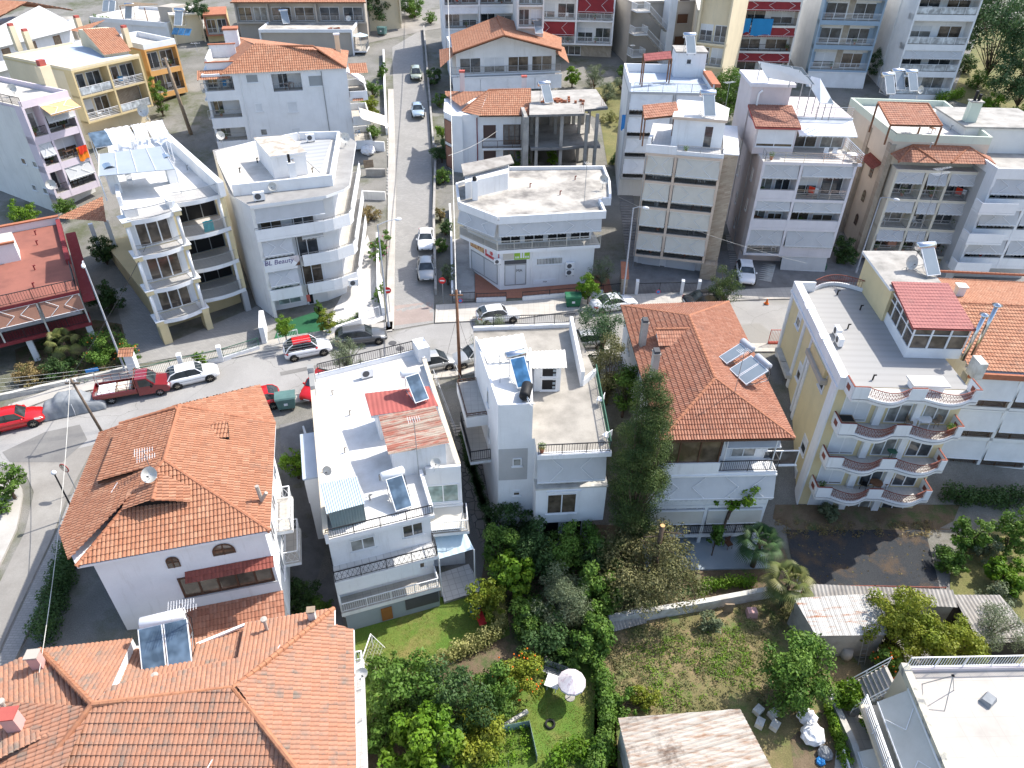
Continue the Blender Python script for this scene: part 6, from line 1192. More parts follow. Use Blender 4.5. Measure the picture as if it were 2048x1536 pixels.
rf=Roof(); f=dict(pitch=.25,row=.35,amp=.05,nsub=5,mat='tilered'); t0,t1,t2,t3=b.X3(1288,238,z+2.5),b.X3(1359,230,z+2.5),b.X3(1352,204,z+3.2),b.X3(1285,211,z+3.2); rf.slope([t0,t1,t2,t3],**f); rf.under([t0,t1,t2,t3],'wood',.1); o=b.part('pergola_roof',rf); 
for q in (t0,t1,t2,t3): m=MB().tube((q[0]*.97+.1,q[1],z),(q[0]*.97+.1,q[1],q[2]-.1),.07,'wood',6); b.part('pergola_post',m,o)
BG=b; BGZ=z
# block behind with the red shingle pergola
b=apt('apartment_building','light grey block with red shingle rooftop pergola, behind the peach block',(1258,183),(1427,187),14.6,3.2,9,[5.2,7.6,9.9,12.2],[0,.55,1],'white2','greyplas','bars','blackmetal','awnwhite','roofblue',1.2,awd=1.8,nick='light grey block',seed=5)
W=b.W; z=14.6; m=MB(); w=b.wall((0,0),(W,0)); w.rail(m,[(.5,-.1),(W-.8,-.1)],z,.9,'bars','greymetal'); b.part('railing',m); parapet(b,[(0,0),(W,0),(W,9),(0,9)],z,.9,.18,'white',(0,))
m=MB().box(W-.3,W+.6,.0,6,z+.6,z+.95,'terracotta'); b.part('coping',m); q=b.X(1372,150,z); m=MB().box(q[0]-1.6,q[0]+1.8,q[1]-1.2,q[1]+2,z,z+2.6,'white').box(q[0]-1.7,q[0]+1.9,q[1]-1.3,q[1]+2.1,z+2.6,z+2.75,'concrete'); o=b.part('stair_block',m); b.wall((q[0]-1.6,q[1]-1.2),(q[0]+1.8,q[1]-1.2)).win(1.2,1.8,z+1.4,z+2,0,1)
t0,t1,t2,t3=b.X3(1289,122,z+2.6),b.X3(1344,117,z+2.6),b.X3(1341,102,z+3.2),b.X3(1287,107,z+3.2); rf=Roof(); rf.slope([t0,t1,t2,t3],pitch=.3,row=.3,amp=.008,step=.015,nsub=4,mat='shinglered'); rf.under([t0,t1,t2,t3],'wood',.1); o=b.part('pergola_roof',rf)
for q in (t0,t1,t2,t3): m=MB().tube((q[0],q[1],z),(q[0],q[1],q[2]),.08,'wood',6); b.part('pergola_post',m,o)
GB=b; GBZ=z
# pinkish block with the photovoltaic roof
b=apt('apartment_building','pale mauve block with steel balconies and tilted photovoltaic panels on top',(1527,323),(1716,328),11.8,1.3,11.5,[2.4,5.2,8.2],[0,.42,1],'pinkgrey','lilacwhite',['lines','solid','solid','lines','lines','solid'],'steel','awning','tilewhite',1.4,aws=[1.6,1.6,1.6,.8,.9,.8,1.0,.8,1.0],nick='mauve block',seed=8)
W=b.W; z=11.8; w=b.wall((0,0),(W,0)); m=MB(); w.rail(m,[(.1,-1),(.1,.1),(W+.3,.1),(W+.3,-5)],z,.95,'lines','steel'); b.part('railing',m); m=MB().box(W-.5,W+.4,-.0,.2,z-.25,z,'lilacwhite'); b.part('cornice',m)
X=b.X3; s0,s1=b.X(1530,268,z+2.8),b.X(1618,272,z+2.8); m=MB().box(s0[0],s1[0],2.2,6.0,z,z+2.55,'pinkgrey'); ph=b.part('penthouse',m); pw=b.wall((s0[0],2.2),(s1[0],2.2)); pw.win(.2,pw.len-.2,z+.7,z+2.3,0,2,shut=.85,sm='awnwhite')
rf=Roof(); a=(s0[0]-.2,1.9,z+2.6);c=(s1[0]+.2,1.9,z+2.6);d=(s1[0]+.2,6.2,z+3.5);e_=(s0[0]-.2,6.2,z+3.5); rf.slope([a,c,d,e_],pitch=.24,row=.34,amp=.05,nsub=5,mat='tilebrown'); rf.under([a,c,d,e_],'redpaint',.15); b.part('tiled_roof',rf,ph)
m=MB().box(s0[0]-.1,s1[0]-.2,6.2,11.5,z,z+5.2,'pinkgrey').box(s0[0]-.3,s1[0]+.1,6.0,11.7,z+5.2,z+5.5,'lilacwhite'); b.part('stair_block',m); m=MB().tube((s0[0]+.6,6.05,z+3.4),(s0[0]+.6,6.0,z+4.6),.1,'whitemetal',8).tube((s0[0]+.6,6.0,z+4.6),(s0[0]+.9,6.0,z+4.9),.1,'whitemetal',8); b.part('flue',m)
m=MB().box(s1[0]+.1,W,4.4,11.5,z,z+3.0,'pinkgrey'); b.part('upper_floor',m); m=MB(); u=b.wall((s1[0]+.1,4.4),(W,4.4)); u.rail(m,[(.2,.0),(u.len,.0)],z+3,.9,'lines','steel'); b.part('railing',m); u.awn(.1,u.len+.1,z+2.8,.9,2.3,0,m='awnwhite',arms=0,val=.15); doors(u,.3,u.len,z,2,shutp=0)
pv0,pv1,pv2,pv3=X(1538,158,18.0),X(1620,170,17.6),X(1605,137,18.9),X(1515,123,18.9); pp=[X(1534,156,17.7),X(1630,171,17.7),X(1604,136,19.0),X(1516,124,19.0)]
def pvarray(b,pp,nx,ny,lab,parent=None):
    P_=[Vector(p) for p in pp]; m=MB(); up=Vector((0,0,.06)); m.hexa(P_+[p+up for p in P_],'whitemetal'); o=b.part('solar_panel_array',m); at=lambda s,t: P_[0].lerp(P_[1],s).lerp(P_[3].lerp(P_[2],s),t)+Vector((0,0,.065))
    for i in range(nx):
        for j in range(ny): g=MB(); e=.04/1; s0,s1,t0,t1=(i+e)/nx,(i+1-e)/nx,(j+e)/ny,(j+1-e)/ny; g.quad(at(s0,t0),at(s1,t0),at(s1,t1),at(s0,t1),'panellight'); b.part('solar_panel',g,o)
    m=MB()
    for s_,t in ((.05,.05),(.95,.05),(.5,.05),(.05,.95),(.95,.95)): q=at(s_,t); m.tube((q[0],q[1],z+3 if q[0]>s1_ else z+5.4),q-Vector((0,0,.07)),.05,'greymetal',5)
    b.part('panel_post',m,o)
s1_=s1[0]
pvarray(b,pp,4,2,''); pvarray(b,[X(1640,207,16.3),X(1668,209,16.3),X(1640,158,18.0),X(1606,150,18.0)],2,4,'')
gl=b.wall((.1,1.38),(W,1.38)); m=MB(); w.box(m,W*.5,W,-1.3,.0,.4,1.3,'greenmetal'); b.part('fence_panel',m); w.awn(W*.46,W-.2,2.1,1.4,.3,-.1,arms=0); 
lw=b.wall((0,11.5),(0,0))
for s_,zz in ((2,10),(3.3,7.6),(4.6,5),(6,2.9),(8.5,9),(8.8,6)): lw.win(s_,s_+.5,zz,zz+1.2,0,1)
PB=b; PBZ=z
# beige block with stone strips and tiled pergola
b=apt('apartment_building','beige block with stone corner strips, tiled balcony canopy and tiled rooftop pergola',(1794,338),(1971,345),11.0,1.2,14,[2.2,5.1,8.1],[0,.36,.62,1],'beigelight','cream2','bars','greymetal','awning','tilewhite',1.4,awd=1.0,nick='beige block',seed=11)
W=b.W; z=11.0; X=b.X3; w=b.wall((0,0),(W,0)); rf=Roof(); f=dict(pitch=.24,row=.34,amp=.05,step=.03,nsub=5,mat='tilered'); y=.6
g=lambda u,v,zz: X(u,v,zz)
def Q(u,v,n): s_,zz=w.L(u,v,n); return w.pt(s_,n,zz)
a=[Q(1782,309,-.6),Q(1797,325,.7),Q(1878,327,.7),Q(1903,326,.7),Q(1990,330,.7)]; r0,r1=Q(1825,291,-1.25),Q(1938,295,-1.25)
rf.slope([a[1],a[4],r1,r0],**f); rf.slope([a[0],a[1],r0],**f); rf.slope([a[4],(a[4][0]+.3,a[4][1]+1.9,a[4][2]+.1),r1],**f); 
for p,q in ((a[1],r0),(a[0],r0),(a[2],r0),(a[3],r1),(a[4],r1),(r0,r1)): rf.ridge((p[0],p[1],p[2]+.05),(q[0],q[1],q[2]+.05),.1)
b.part('tiled_canopy',rf)
pl=[(-.6,1.3),(W+.1,1.3),(W+.6,14),(-1.2,14)]; m=MB().prism(pl,11.0,13.2,'beigelight','tilewhite'); b.part('upper_terrace',m); parapet(b,pl,13.2,.7,.2,'palegreen'); z=13.2
for x0,y0 in ((-.75,1.2),(-.95,6.5)): m=MB().box(x0,x0+.5,y0,y0+.9,-.5,12.9,'stoneclad2'); b.part('stone_strip',m)
lw=b.wall((-1.0,14),(-.3,1.3)); m=MB(); lw.box(m,lw.len-5.2,lw.len-1.0,-.5,.0,-.5,12.2,'beigelight'); b.part('side_wall',m)
for zz in (3.4,6.0,8.6): a_=lw.len-3.1; archwin(lw,a_,zz,.8,1.2); lw.win(lw.len-7.8,lw.len-7.3,zz,zz+1,0,1)
rf=Roof(); rf.slope([lw.pt(lw.len-4.6,.9,10.0),lw.pt(lw.len-1.2,.9,10.0),lw.pt(lw.len-1.2,0,10.6),lw.pt(lw.len-4.6,0,10.6)],pitch=.22,row=.3,amp=.04,nsub=4,mat='tiledark'); b.part('tiled_hood',rf)
t0,t1,t2,t3=g(1781,250,15.0),g(1884,252,15.0),g(1856,208,16.0),g(1756,205,16.0); rf=Roof(); mm=((t0[0]+t3[0])/2+1.6,(t0[1]+t3[1])/2,16.1); rf.slope([t0,t1,t2,t3],**f); 
for p,q in ((t0,t3),(t1,t2),(t2,t3)): rf.ridge((p[0],p[1],p[2]+.03),(q[0],q[1],q[2]+.03),.1)
rf.under([t0,t1,t2,t3],'wood',.1); o=b.part('pergola_roof',rf)
for q in (t0,t1,t2,t3): m=MB().tube((q[0],q[1],z),(q[0],q[1],q[2]-.1),.09,'wood',6); b.part('pergola_post',m,o)
q=X(1930,262,z); m=MB().box(q[0]-.5,q[0]+.5,q[1]-.4,q[1]+.4,z,z+2.8,'palegreen').box(q[0]-.6,q[0]+.6,q[1]-.5,q[1]+.5,z+2.8,z+2.9,'concrete').tube((q[0]-.2,q[1],z+2.9),(q[0]-.2,q[1],z+3.8),.14,'black',8).tube((q[0]+.2,q[1],z+2.9),(q[0]+.2,q[1],z+3.5),.14,'black',8); b.part('chimney',m)
m=MB(); w.box(m,W*.2,W*.3,-1.2,-.1,3.0,5.0,'awnbrown'); b.part('shade_blind',m)
for a_ in (.1,.5,.9): m=MB().box(W*a_-.3,W*a_+.3,.3,1.0,-.3,2,'cream'); b.part('pillar',m)
SB=b; SBZ=z
# grey block on the right edge
b=apt('apartment_building','grey white block with stepped box balconies, cut off by the right edge',(1990,352),(2165,356),11.6,1.2,13,[2.6,5.6,8.6],[0,.5,1],'greyplas','white','solid','greymetal','awning','concrete',1.5,awd=1.3,nick='right edge grey block',seed=12)
w=b.wall((0,0),(b.W,0)); 
for zz in (2.6,5.6,8.6): m=MB(); w.box(m,-.9,2.4,0,1.3,zz-.2,zz-.02,'white'); w.box(m,-.9,2.4,1.2,1.3,zz,zz+.9,'white'); w.box(m,-.9,-.8,0,1.2,zz,zz+.9,'white'); b.part('box_balcony',m)
q=b.X(2030,250,11.0); m=MB().box(-.5,b.W,6.5,13,11.6,14,'white2').box(-.7,b.W,6.3,13.2,14,14.15,'concrete'); b.part('upper_floor',m); parapet(b,[(0,0),(b.W,0),(b.W,13),(0,13)],11.6,.7,.18,'white'); RB=b
m=MB().box(-.6,.2,.2,1.2,-.5,2.4,'greyplas'); b.part('pillar',m)
# --- red terrace building, left edge
b=B('terrace_house','low white house with wide red roof terrace at the left edge',(-220,665),(157,580),5.6,-.5,'house')
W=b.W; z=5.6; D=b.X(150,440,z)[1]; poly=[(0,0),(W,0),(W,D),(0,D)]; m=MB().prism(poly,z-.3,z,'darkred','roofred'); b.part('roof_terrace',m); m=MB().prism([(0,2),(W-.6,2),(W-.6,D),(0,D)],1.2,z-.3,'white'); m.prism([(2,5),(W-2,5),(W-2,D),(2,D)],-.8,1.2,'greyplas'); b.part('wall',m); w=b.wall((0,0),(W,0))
m=MB(); w.box(m,0,W,-2,0,2.2,2.5,'darkred'); b.part('balcony_slab',m); m=MB(); w.rail(m,[(0,-.1),(W-.1,-.1),(W-.1,-4)],z,.95,'bars','blackmetal',.2); b.part('railing',m); m=MB(); w.rail(m,[(0,-.1),(W-.1,-.1)],2.5,.9,'bars','blackmetal',.2); b.part('railing',m)
for k in range(4): w.awn(.2+k*W/4,(k+1)*W/4-.1,z-.35,1.2,.5,-.1,m='awnbrown',arms=2,val=.1)
pillars(b,w,[W*.25,W*.5,W*.75,W-.1],.12,-.15,-.03,2.5,z-.3,'dirtywhite'); pillars(b,w,[W*.62,W-.35],.45,-.8,-.3,-.8,2.2,'white')
rw=b.wall((W,0),(W,D)); m=MB(); rw.box(m,D*.35,D,-.35,0,z,z+.5,'darkred'); rw.box(m,.2,D,0,.9,z-1.3,z-1.15,'tiledarkplain' if 'tiledarkplain' in MT else 'darkred'); b.part('parapet',m); m=MB(); bw=b.wall((W,D),(0,D)); bw.box(m,0,W,-.25,0,z,z+.7,'white'); bw.box(m,0,W,-.35,.1,z+.7,z+.8,'terracotta'); b.part('parapet',m)
q=b.X(18,520,z); m=MB().box(q[0]-2.5,q[0]+.9,q[1]-.6,q[1]+1.8,z,z+1.7,'white').box(q[0]-2.6,q[0]+1.0,q[1]-.7,q[1]+1.9,z+1.7,z+1.85,'terracotta','') if False else MB().box(q[0]-2.5,q[0]+.9,q[1]-.6,q[1]+1.8,z,z+1.7,'white').box(q[0]-2.6,q[0]+1.0,q[1]-.75,q[1]-.45,z+1.7,z+1.85,'terracotta').box(q[0]-2.5,q[0]+.9,q[1]-.45,q[1]+1.8,z+1.7,z+1.78,'roofcream'); b.part('stair_block',m)
rf=Roof(); g=lambda u,v,zz:b.X3(u,v,zz); rf.slope([g(215,445,4.6),g(178,440,4.6),g(170,408,5.4),g(208,405,5.4)] if False else [g(83,435,5.0),g(213,444,5.0),g(213,403,5.6),g(83,432,5.6)],pitch=.24,row=.34,amp=.05,nsub=4,mat='tile'); b.part('porch_roof',rf); m=MB()
for u,v in ((180,447),(212,442)): q=g(u,v,5.0); m=MB().box(q[0]-.2,q[0]+.2,q[1],q[1]+.4,-.5,4.9,'white'); b.part('pillar',m)
RT=b; RTZ=z
vents(YL,11.5,((300,330),(375,340),(350,300))); vents(BL,11.27,((480,345),(515,325),(625,345),(560,290)),'black'); vents(SH,SHZ,((1060,375),(1120,390),(1150,360)),'rustmetal'); vents(SB,13.2,((1900,260),(1860,295))); vents(RT,RTZ,((75,490),(70,540),(68,575),(72,470)),'darkred')
def dpipe(b,w,s_,z0,z1,m='whitemetal'): o=MB().tube(w.pt(s_,.08,z0),w.pt(s_,.08,z1),.05,m,6); b.part('downpipe',o)
for b,p,q,s_,z0,z1,m in ((SH,low[0],low[1],3.1,.8,4.3,'whitemetal'),(BL,(.2,1.48),(BL.W-1,1.48),BL.W*.5,0,10.6,'whitemetal'),(BG,(0,0),(BG.W,0),.1,1,12.4,'greymetal'),(PB,(0,11.5),(0,0),7.5,1,11.5,'greyplas'),(PB,(0,11.5),(0,0),3,1,11.5,'greyplas')): dpipe(b,b.wall(p,q),s_,z0,z1,m)
# ================================================================ far buildings
# cream block
b=apt('apartment_building','cream yellow three storey block with flat grey roof and orange mono pitch roof, upper left',(142,142),(279,112),13.6,5,14,[7.6,10.6],[0,.5,1],'cream','paleyel',['lines','glass'],'whitemetal',None,'roofblue',1.6,nick='cream block',seed=21)
W=b.W; X=b.X3; w=b.wall((0,0),(W,0)); parapet(b,[(0,0),(W,0),(W,14),(0,14)],13.6,.25,.2,'cream',(1,)); rf=Roof(); q=[X(208,111,13.9),X(263,103,13.9),X(229,54,15.8),X(165,60,15.8)]; rf.slope(q,pitch=.28,row=.37,amp=.055,nsub=4,mat='tile'); ro=b.part('roof',rf)
m=MB().prism([(q[0][0]+.3,q[0][1]+.3),(q[1][0]-.2,q[1][1]+.3),(q[2][0]-.2,q[2][1]),(q[3][0]+.3,q[3][1])],13.6,14.0,'cream'); m.add([(q[0][0]+.3,q[0][1]+.3,13.9),(q[3][0]+.3,q[3][1],13.9),(q[3][0]+.3,q[3][1],15.7)],[(0,1,2)],'cream'); m.prism([(q[3][0]+.3,q[3][1]),(q[2][0]-.2,q[2][1]),(q[2][0]-.2,q[2][1]+1.5),(q[3][0]+.3,q[3][1]+1.5)],13.6,15.7,'cream'); b.part('upper_floor',m)
for u,v,h in ((37,95,3),(60,92,2.2),(164,70,2.6),(257,88,2.4)): p=X(u,v,14); m=MB().box(p[0]-.35,p[0]+.35,p[1]-.3,p[1]+.3,13.6,13.6+h,'cream').box(p[0]-.3,p[0]+.3,p[1]-.25,p[1]+.25,13.6+h,13.9+h,'redpaint'); b.part('chimney',m)
rf=Roof(); q=[X(133,60,14.8),X(165,66,14.8),X(225,45,15.2),X(190,36,16.0)]; rf.slope(q,pitch=.28,row=.37,amp=.055,nsub=4,mat='tile'); b.part('back_roof',rf,ro)
wi=b.wall((0,1.6),(W,1.6)); m=MB(); wi.box(m,W*.52,W*.95,0,.06,7.6,10.3,'stoneclad'); b.part('stone_wall',m); m=MB(); w.box(m,W*.0,W*.42,-1.6,.0,5.0,5.8,'cream'); b.part('parapet',m)
# ochre block
b=apt('apartment_building','ochre and cream block squeezed between the cream block and the white hip roofed building',(288,100),(352,88),13.0,6,9,[7.2,10.2],[0,1],'paleyel','ochre','bars','blackmetal',None,'roofcream',1.0,nick='ochre block',seed=22,slabth=.7)
parapet(b,[(0,0),(b.W,0),(b.W,9),(0,9)],13,.7,.2,'white'); OCB=b
# lilac block
b=apt('apartment_building','lilac trimmed block with stacked corner balconies and a blank rendered side wall, far left',(42,214),(138,190),13.6,3,13,[4.2,7.3,10.4],[0,.35,1],'white2','lilac','bars','blackmetal','awning','roofcream',1.3,aws=[0,1.2],nick='lilac block',seed=24,slabth=.75)
W=b.W; parapet(b,[(0,0),(W,0),(W,13),(0,13)],13.6,.5,.2,'lilac',(3,)); m=MB(); b.wall((W,.3),(0,.3)); lw=b.wall((0,13),(0,0)); lw.rail(m,[(0,-.1),(lw.len,-.1)],13.6,.9,'bars','blackmetal'); b.part('railing',m); q=b.X(98,170,14); m=MB().box(q[0]-.6,q[0]+.6,q[1]-.5,q[1]+.5,13.6,16,'cream').box(q[0]-.35,q[0]+.35,q[1]-.3,q[1]+.3,16,16.6,'redpaint'); b.part('chimney',m)
for s_ in (9,11): 
    for zz in (4,7): lw.win(s_,s_+.8,zz,zz+.7,0,1)
w=b.wall((0,0),(W,0)); w.awn(W*.35,W,13.2,.6,1.4,0,m='awnorange',arms=2); LIL=b
# white hip roofed building
b=B('apartment_building','large white four storey building with long orange hip roof and open loggias, upper left',(402,150),(692,136),14,4.6)
W=b.W; X=b.X3; D=11; loj=[(w0,w1,z0,z1) for w0,w1,z0,z1 in ()]
w=b.wall((0,0),(W,0)); m=MB(); L_=lambda u,v:w.L(u,v)
cut=[]
for u0,v0,u1,v1 in ((418,200,478,238),(432,254,490,284)): a=L_(u0,v1);c=L_(u1,v0); cut.append((a[0],c[0],a[1],c[1]))
for u0,v0,u1,v1 in ((404,148,463,184),(548,142,600,184)): a=L_(u0,v1);c=L_(u1,v0); cut.append((a[0],c[0],a[1],min(c[1],13.7)))
# front wall as strips round the loggia openings
xs_=sorted({0,W,*[c for q in cut for c in q[:2] if 0<c<W]}); 
for x0,x1 in zip(xs_,xs_[1:]):
    mid=(x0+x1)/2; zz=4; ops=sorted([(q[2],q[3]) for q in cut if q[0]<mid<q[1]])
    for z0,z1 in ops+[(14,14)]:
        if z0>zz+.02: m.box(x0,x1,0,.25,zz,z0,'white')
        zz=max(zz,z1)
m.prism([(.01,1.7),(W-.01,1.7),(W,D),(0,D)],3.5,13.98,'white'); m.box(0,.25,.25,1.7,4,14,'white').box(W-.25,W,.25,1.7,4,14,'white'); b.part('wall',m)
for i,(a0,a1,z0,z1) in enumerate(cut):
    m=MB(); m.box(a0,a1,.25,1.69,z0-.2,z0,'slab').box(a0,a1,.25,1.69,z1,z1+.15,'white'); o=b.part('loggia_floor',m); r=MB(); w.rail(r,[(a0,-.1),(a1,-.1)],z0,.95,'lattice' if i>1 else 'bars','greymetal'); b.part('railing',r,o); b.wall((0,1.7),(W,1.7)).win(a0+.6,a0+1.8,z0+.05,z0+2,0,2,sill=False,name='balcony_door'); clutter(b,w,a0,a1,z0,-1.5,-.3,'white hip roofed building',['second lowest loggia','lowest loggia','upper left loggia','upper middle loggia'][i])
for u0,v0,u1,v1,s_ in ((490,149,518,165,0),(615,151,647,172,0),(509,207,527,223,1),(573,204,597,224,1),(520,258,536,270,0),(582,256,602,268,1)): w.pw(u0,v0,u1,v1,0,panes=1,shut=s_,gl='shuttergrey' if s_==0 and v0<160 else 'glass')
rf=Roof(); f=dict(pitch=.26,row=.37,amp=.055,step=.03,nsub=4,mat='tile'); a0,a1=X(445,136,14),X(689,136,14); r0,r1=X(512,92,16.2),X(626,93,16.2); bk=X(697,102,14); bl=X(470,80,14)
rf.slope([(a0[0],-.3,14),(a1[0]+.2,-.3,14),r1,r0],**f); rf.slope([(a1[0]+.2,-.3,14),(bk[0],bk[1],14),r1],**f); rf.slope([(bl[0],bl[1]+2,14),(a0[0],-.3,14),r0],**f); rf.slope([(bk[0],bk[1],14),(bl[0],bl[1]+2,14),r0,r1],**f)
for p,q in ((r0,r1),((a1[0]+.2,-.3,14),r1),((a0[0],-.3,14),r0)): rf.ridge((p[0],p[1],p[2]+.05),(q[0],q[1],q[2]+.05),.13)
rf.slope([(-.5,-.4,13.5),(a0[0]+1,-.4,13.5),(a0[0]+1,1.2,14.2),(-.5,1.2,14.2)],**f); rf.slope([(-.5,4,13.4),(-.5,-.4,13.4),(1,1.2,14.2),(1,4,14.2)],**f)
ro=b.part('roof',rf); m=MB().box(.6,a0[0]+1.5,1.3,7.5,14,14.3,'white').box(.6,a0[0]+1.5,7.3,7.55,14.3,15.8,'white').box(.5,a0[0]+1.6,7.2,7.65,15.8,15.9,'terracotta').box(.6,a0[0]+1.5,1.3,1.5,14.3,15.0,'white').box(.5,a0[0]+1.6,1.2,1.6,15.0,15.1,'terracotta').box(.6,.8,1.5,7.3,14.3,15.4,'white').box(.8,a0[0]+1.5,1.5,7.3,14.3,14.34,'roofworn'); b.part('roof_terrace',m)
q=X(465,85,15); m=MB().box(q[0]-.8,q[0]+.9,q[1]-.8,q[1]+.9,14,16.6,'white').box(q[0]-.9,q[0]+1.0,q[1]-.9,q[1]+1.0,16.6,16.8,'terracotta'); b.part('stair_block',m); q=X(677,104,14.6); m=MB().box(q[0]-.3,q[0]+.3,q[1]-.3,q[1]+.3,14,16.6,'cream').box(q[0]-.38,q[0]+.38,q[1]-.38,q[1]+.38,16.6,16.75,'white'); b.part('chimney',m,ro)
rw=b.wall((W,0),(W,D))
for z in (4.6,7.6,10.6): rw.balc(-.8,5.5,z,2.2,.22,'solid','white','white',.85)
rf=Roof(); rf.slope([(W+.4,.4,13.2),(W+2.6,.4,13.2),(W+2.6,2.6,13.9),(W+.4,2.6,13.9)],**f); rf.slope([(W+.3,-1.2,10.4),(W+1.6,-1.2,10.4),(W+1.6,.2,11.0),(W+.3,.2,11.0)],**f); b.part('porch_roof',rf,ro); rw.awn(1,5,13.2,1.4,2.2,0,m='awnwhite',arms=0); rw.awn(-3,2,8.8,1.2,3.2,1,m='awncream',arms=0); HB=b
dpipe(b,w,4.2,4.5,13.8); dpipe(b,w,W-3,4.5,13.8,'greymetal')
# plain stucco building and long roofed building at the top
b=apt('apartment_building','grey stucco building with worn flat roof directly behind the white hip roofed building',(517,62),(704,62),12.0,7,8,[],[0,1],'stucco','white','bars','blackmetal',None,'roofworn',.3,seed=30); parapet(b,[(0,0),(b.W,0),(b.W,8),(0,8)],12,.25,.2,'white'); rw=b.wall((b.W,0),(b.W,8)); rw.balc(0,4,9,2,.2,'bars','greymetal'); STB=b
b=apt('tiled_house','long grey rendered house under an orange roof at the top edge, behind the flat roof',(466,4),(728,4),15.2,9,12,[12.2],[0,.25,.62,1],'stucco','stucco','bars','greymetal','awnwhite','concrete',.8,awd=1.6,skipawn=.4,seed=31,cat='house')
rf=Roof(); rf.slope([(-.4,-.5,15.2),(b.W+.4,-.5,15.2),(b.W-2,7,17.4),(3,7,17.4)],pitch=.28,row=.37,amp=.055,nsub=4,mat='tile'); rf.under([(-.4,-.5,15.2),(b.W+.4,-.5,15.2),(b.W-2,7,17.4),(3,7,17.4)],'brown'); b.part('roof',rf)
# top-left houses
b=B('gabled_house','white house with orange gable roof and wooden shutters in the top left corner',(-60,95),(150,45),13,7,'house')
W=b.W; X=b.X3; rf=Roof(); f=dict(pitch=.28,row=.37,amp=.055,nsub=4,mat='tile'); ap=X(55,4,16.4); e0=X(-80,75,13.4); e1=X(146,20,13.6); rf.slope([e0,(e0[0],e0[1]+9,13.4),(ap[0],ap[1]+9,16.4),ap],**f); rf.slope([(e1[0],e1[1]+9,13.6),e1,ap,(ap[0],ap[1]+9,16.4)],**f); rf.under([e0,ap,(ap[0],ap[1]+1,ap[2]),(e0[0],e0[1]+1,13.4)],'brown'); rf.under([ap,e1,(e1[0],e1[1]+1,13.6),(ap[0],ap[1]+1,ap[2])],'brown'); b.part('roof',rf)
m=MB().prism([(0,1.2),(W,1.2),(W,12),(0,12)],5,13.3,'white'); m.add([(0,1.21,13.2),(W,1.21,13.2),(ap[0],1.21,16)],[(0,1,2)],'white'); b.part('wall',m); w=b.wall((0,1.2),(W,1.2)); w.balc(0,W,12.4,1.2,.25,'solid','white'); w.balc(0,W,9.4,1.2,.25,'solid','white')
for k in range(4): w.win(.8+k*W/4,2.2+k*W/4,9.6,11.6,0,1,'wood','oldwood',sill=False,name='shuttered_door')
b=apt('apartment_building','white flat roofed house with straw pergola and solar heaters near the top left',(180,40),(335,52),11.8,7,12,[],[0,1],'white','white','bars','blackmetal',None,'roofcream',.3,seed=33); parapet(b,[(0,0),(b.W,0),(b.W,12),(0,12)],11.8,.5,.2,'white'); q=b.X(282,60,11.8); FTB=b
m=MB()
for k in range(16): m.tube((b.W*.35+k*.32,1.6,14.0+.02*k),(b.W*.35+k*.32+.3,5,14.1),.07,'oldwood',4)
o=b.part('straw_pergola',m)
for x in (b.W*.35,b.W*.35+5): m=MB().tube((x,1.7,11.8),(x,1.7,14),.08,'wood',5); b.part('pergola_post',m,o)
m=MB().box(b.W*.8,b.W*.98,2.4,6,11.8,14.2,'stucco'); b.part('stair_block',m)
b=apt('apartment_building','small orange balconied house beside the dark conifer at the top edge',(405,30),(452,28),13.4,8,8,[10.4],[0,1],'paleyel','terracotta','bars','awncream',None,'terracotta',1.0,seed=34)
b=apt('apartment_building','white block with striped shade blinds at the top edge, left of the red awnings',(886,10),(1030,8),19.5,9,10,[9.8,13.0,16.3],[0,.5,1],'white','white','bars','greymetal','awnwhite','roofcream',1.4,awd=.8,nick='striped blind block',seed=35,zp=16.3)
b=apt('apartment_building','white block with dark red awnings at the top edge, behind the gabled house',(1071,38),(1228,42),20.6,8.5,11,[10.6,14.0,17.3],[0,.52,1],'white','white','bars','whitemetal','awnred','roofcream',1.4,aws=[1.6,0,1.7,0],nick='red awning block',seed=36,zp=14.0)
g=b.wall((.5,1.38),(b.W,1.38)); m=MB(); g.box(m,0,b.W-.5,.02,.1,7,10.3,'stoneclad2'); b.part('stone_wall',m); g.win(4,7,8.6,10,.1,3); 
b=apt('apartment_building','old grey rendered building with white outside stairs at the top edge',(1258,60),(1392,55),17,8,10,[],[0,1],'stucco','stucco','bars','whitemetal',None,'roofcream',.3,seed=37,zp=13); w=b.wall((0,0),(b.W,0)); W=b.W
for z in (9.6,12.8,16): w.balc(0,2.2,z,2.5,.2,'bars','whitemetal'); w.win(W*.7,W*.85,z+.9,z+2.2,0,1,'brown','brown')
for z in (9.6,12.8):
    m=MB()
    for k in range(12): m.box(2.2+k*.3,2.5+k*.3,-2.3,-1.2,z+3.0-(k+1)*.26,z+3.0-k*.26,'concrete')
    o=b.part('outside_stairs',m); r=MB(); A=Vector((2.2,-2.35,z+3.9)); Bv=Vector((5.8,-2.35,z+.8)); r.tube(A,Bv,.04,'whitemetal',5); r.tube(A-Vector((0,0,.8)),Bv-Vector((0,0,.8)),.03,'whitemetal',4)
    for k in range(20): q=A.lerp(Bv,k/19); r.tube(q,q-Vector((0,0,.8)),.015,'whitemetal',4)
    b.part('handrail',r,o)
m=MB().box(5.4,6.6,-2.4,0,8,19,'white'); b.part('stair_wall',m); OS=b
b=apt('apartment_building','tall white block with dark red awnings and blank left wall at the top edge',(1481,50),(1595,52),22,7.5,14,[8.2,11.7,15.2,18.6],[0,1],'white','white2','bars','blackmetal','awnred','roofcream',1.5,aws=[.9,.0],nick='red awning tower',seed=38,zp=15.2,arms=3); RA=b
lw=b.wall((0,14),(0,0)); 
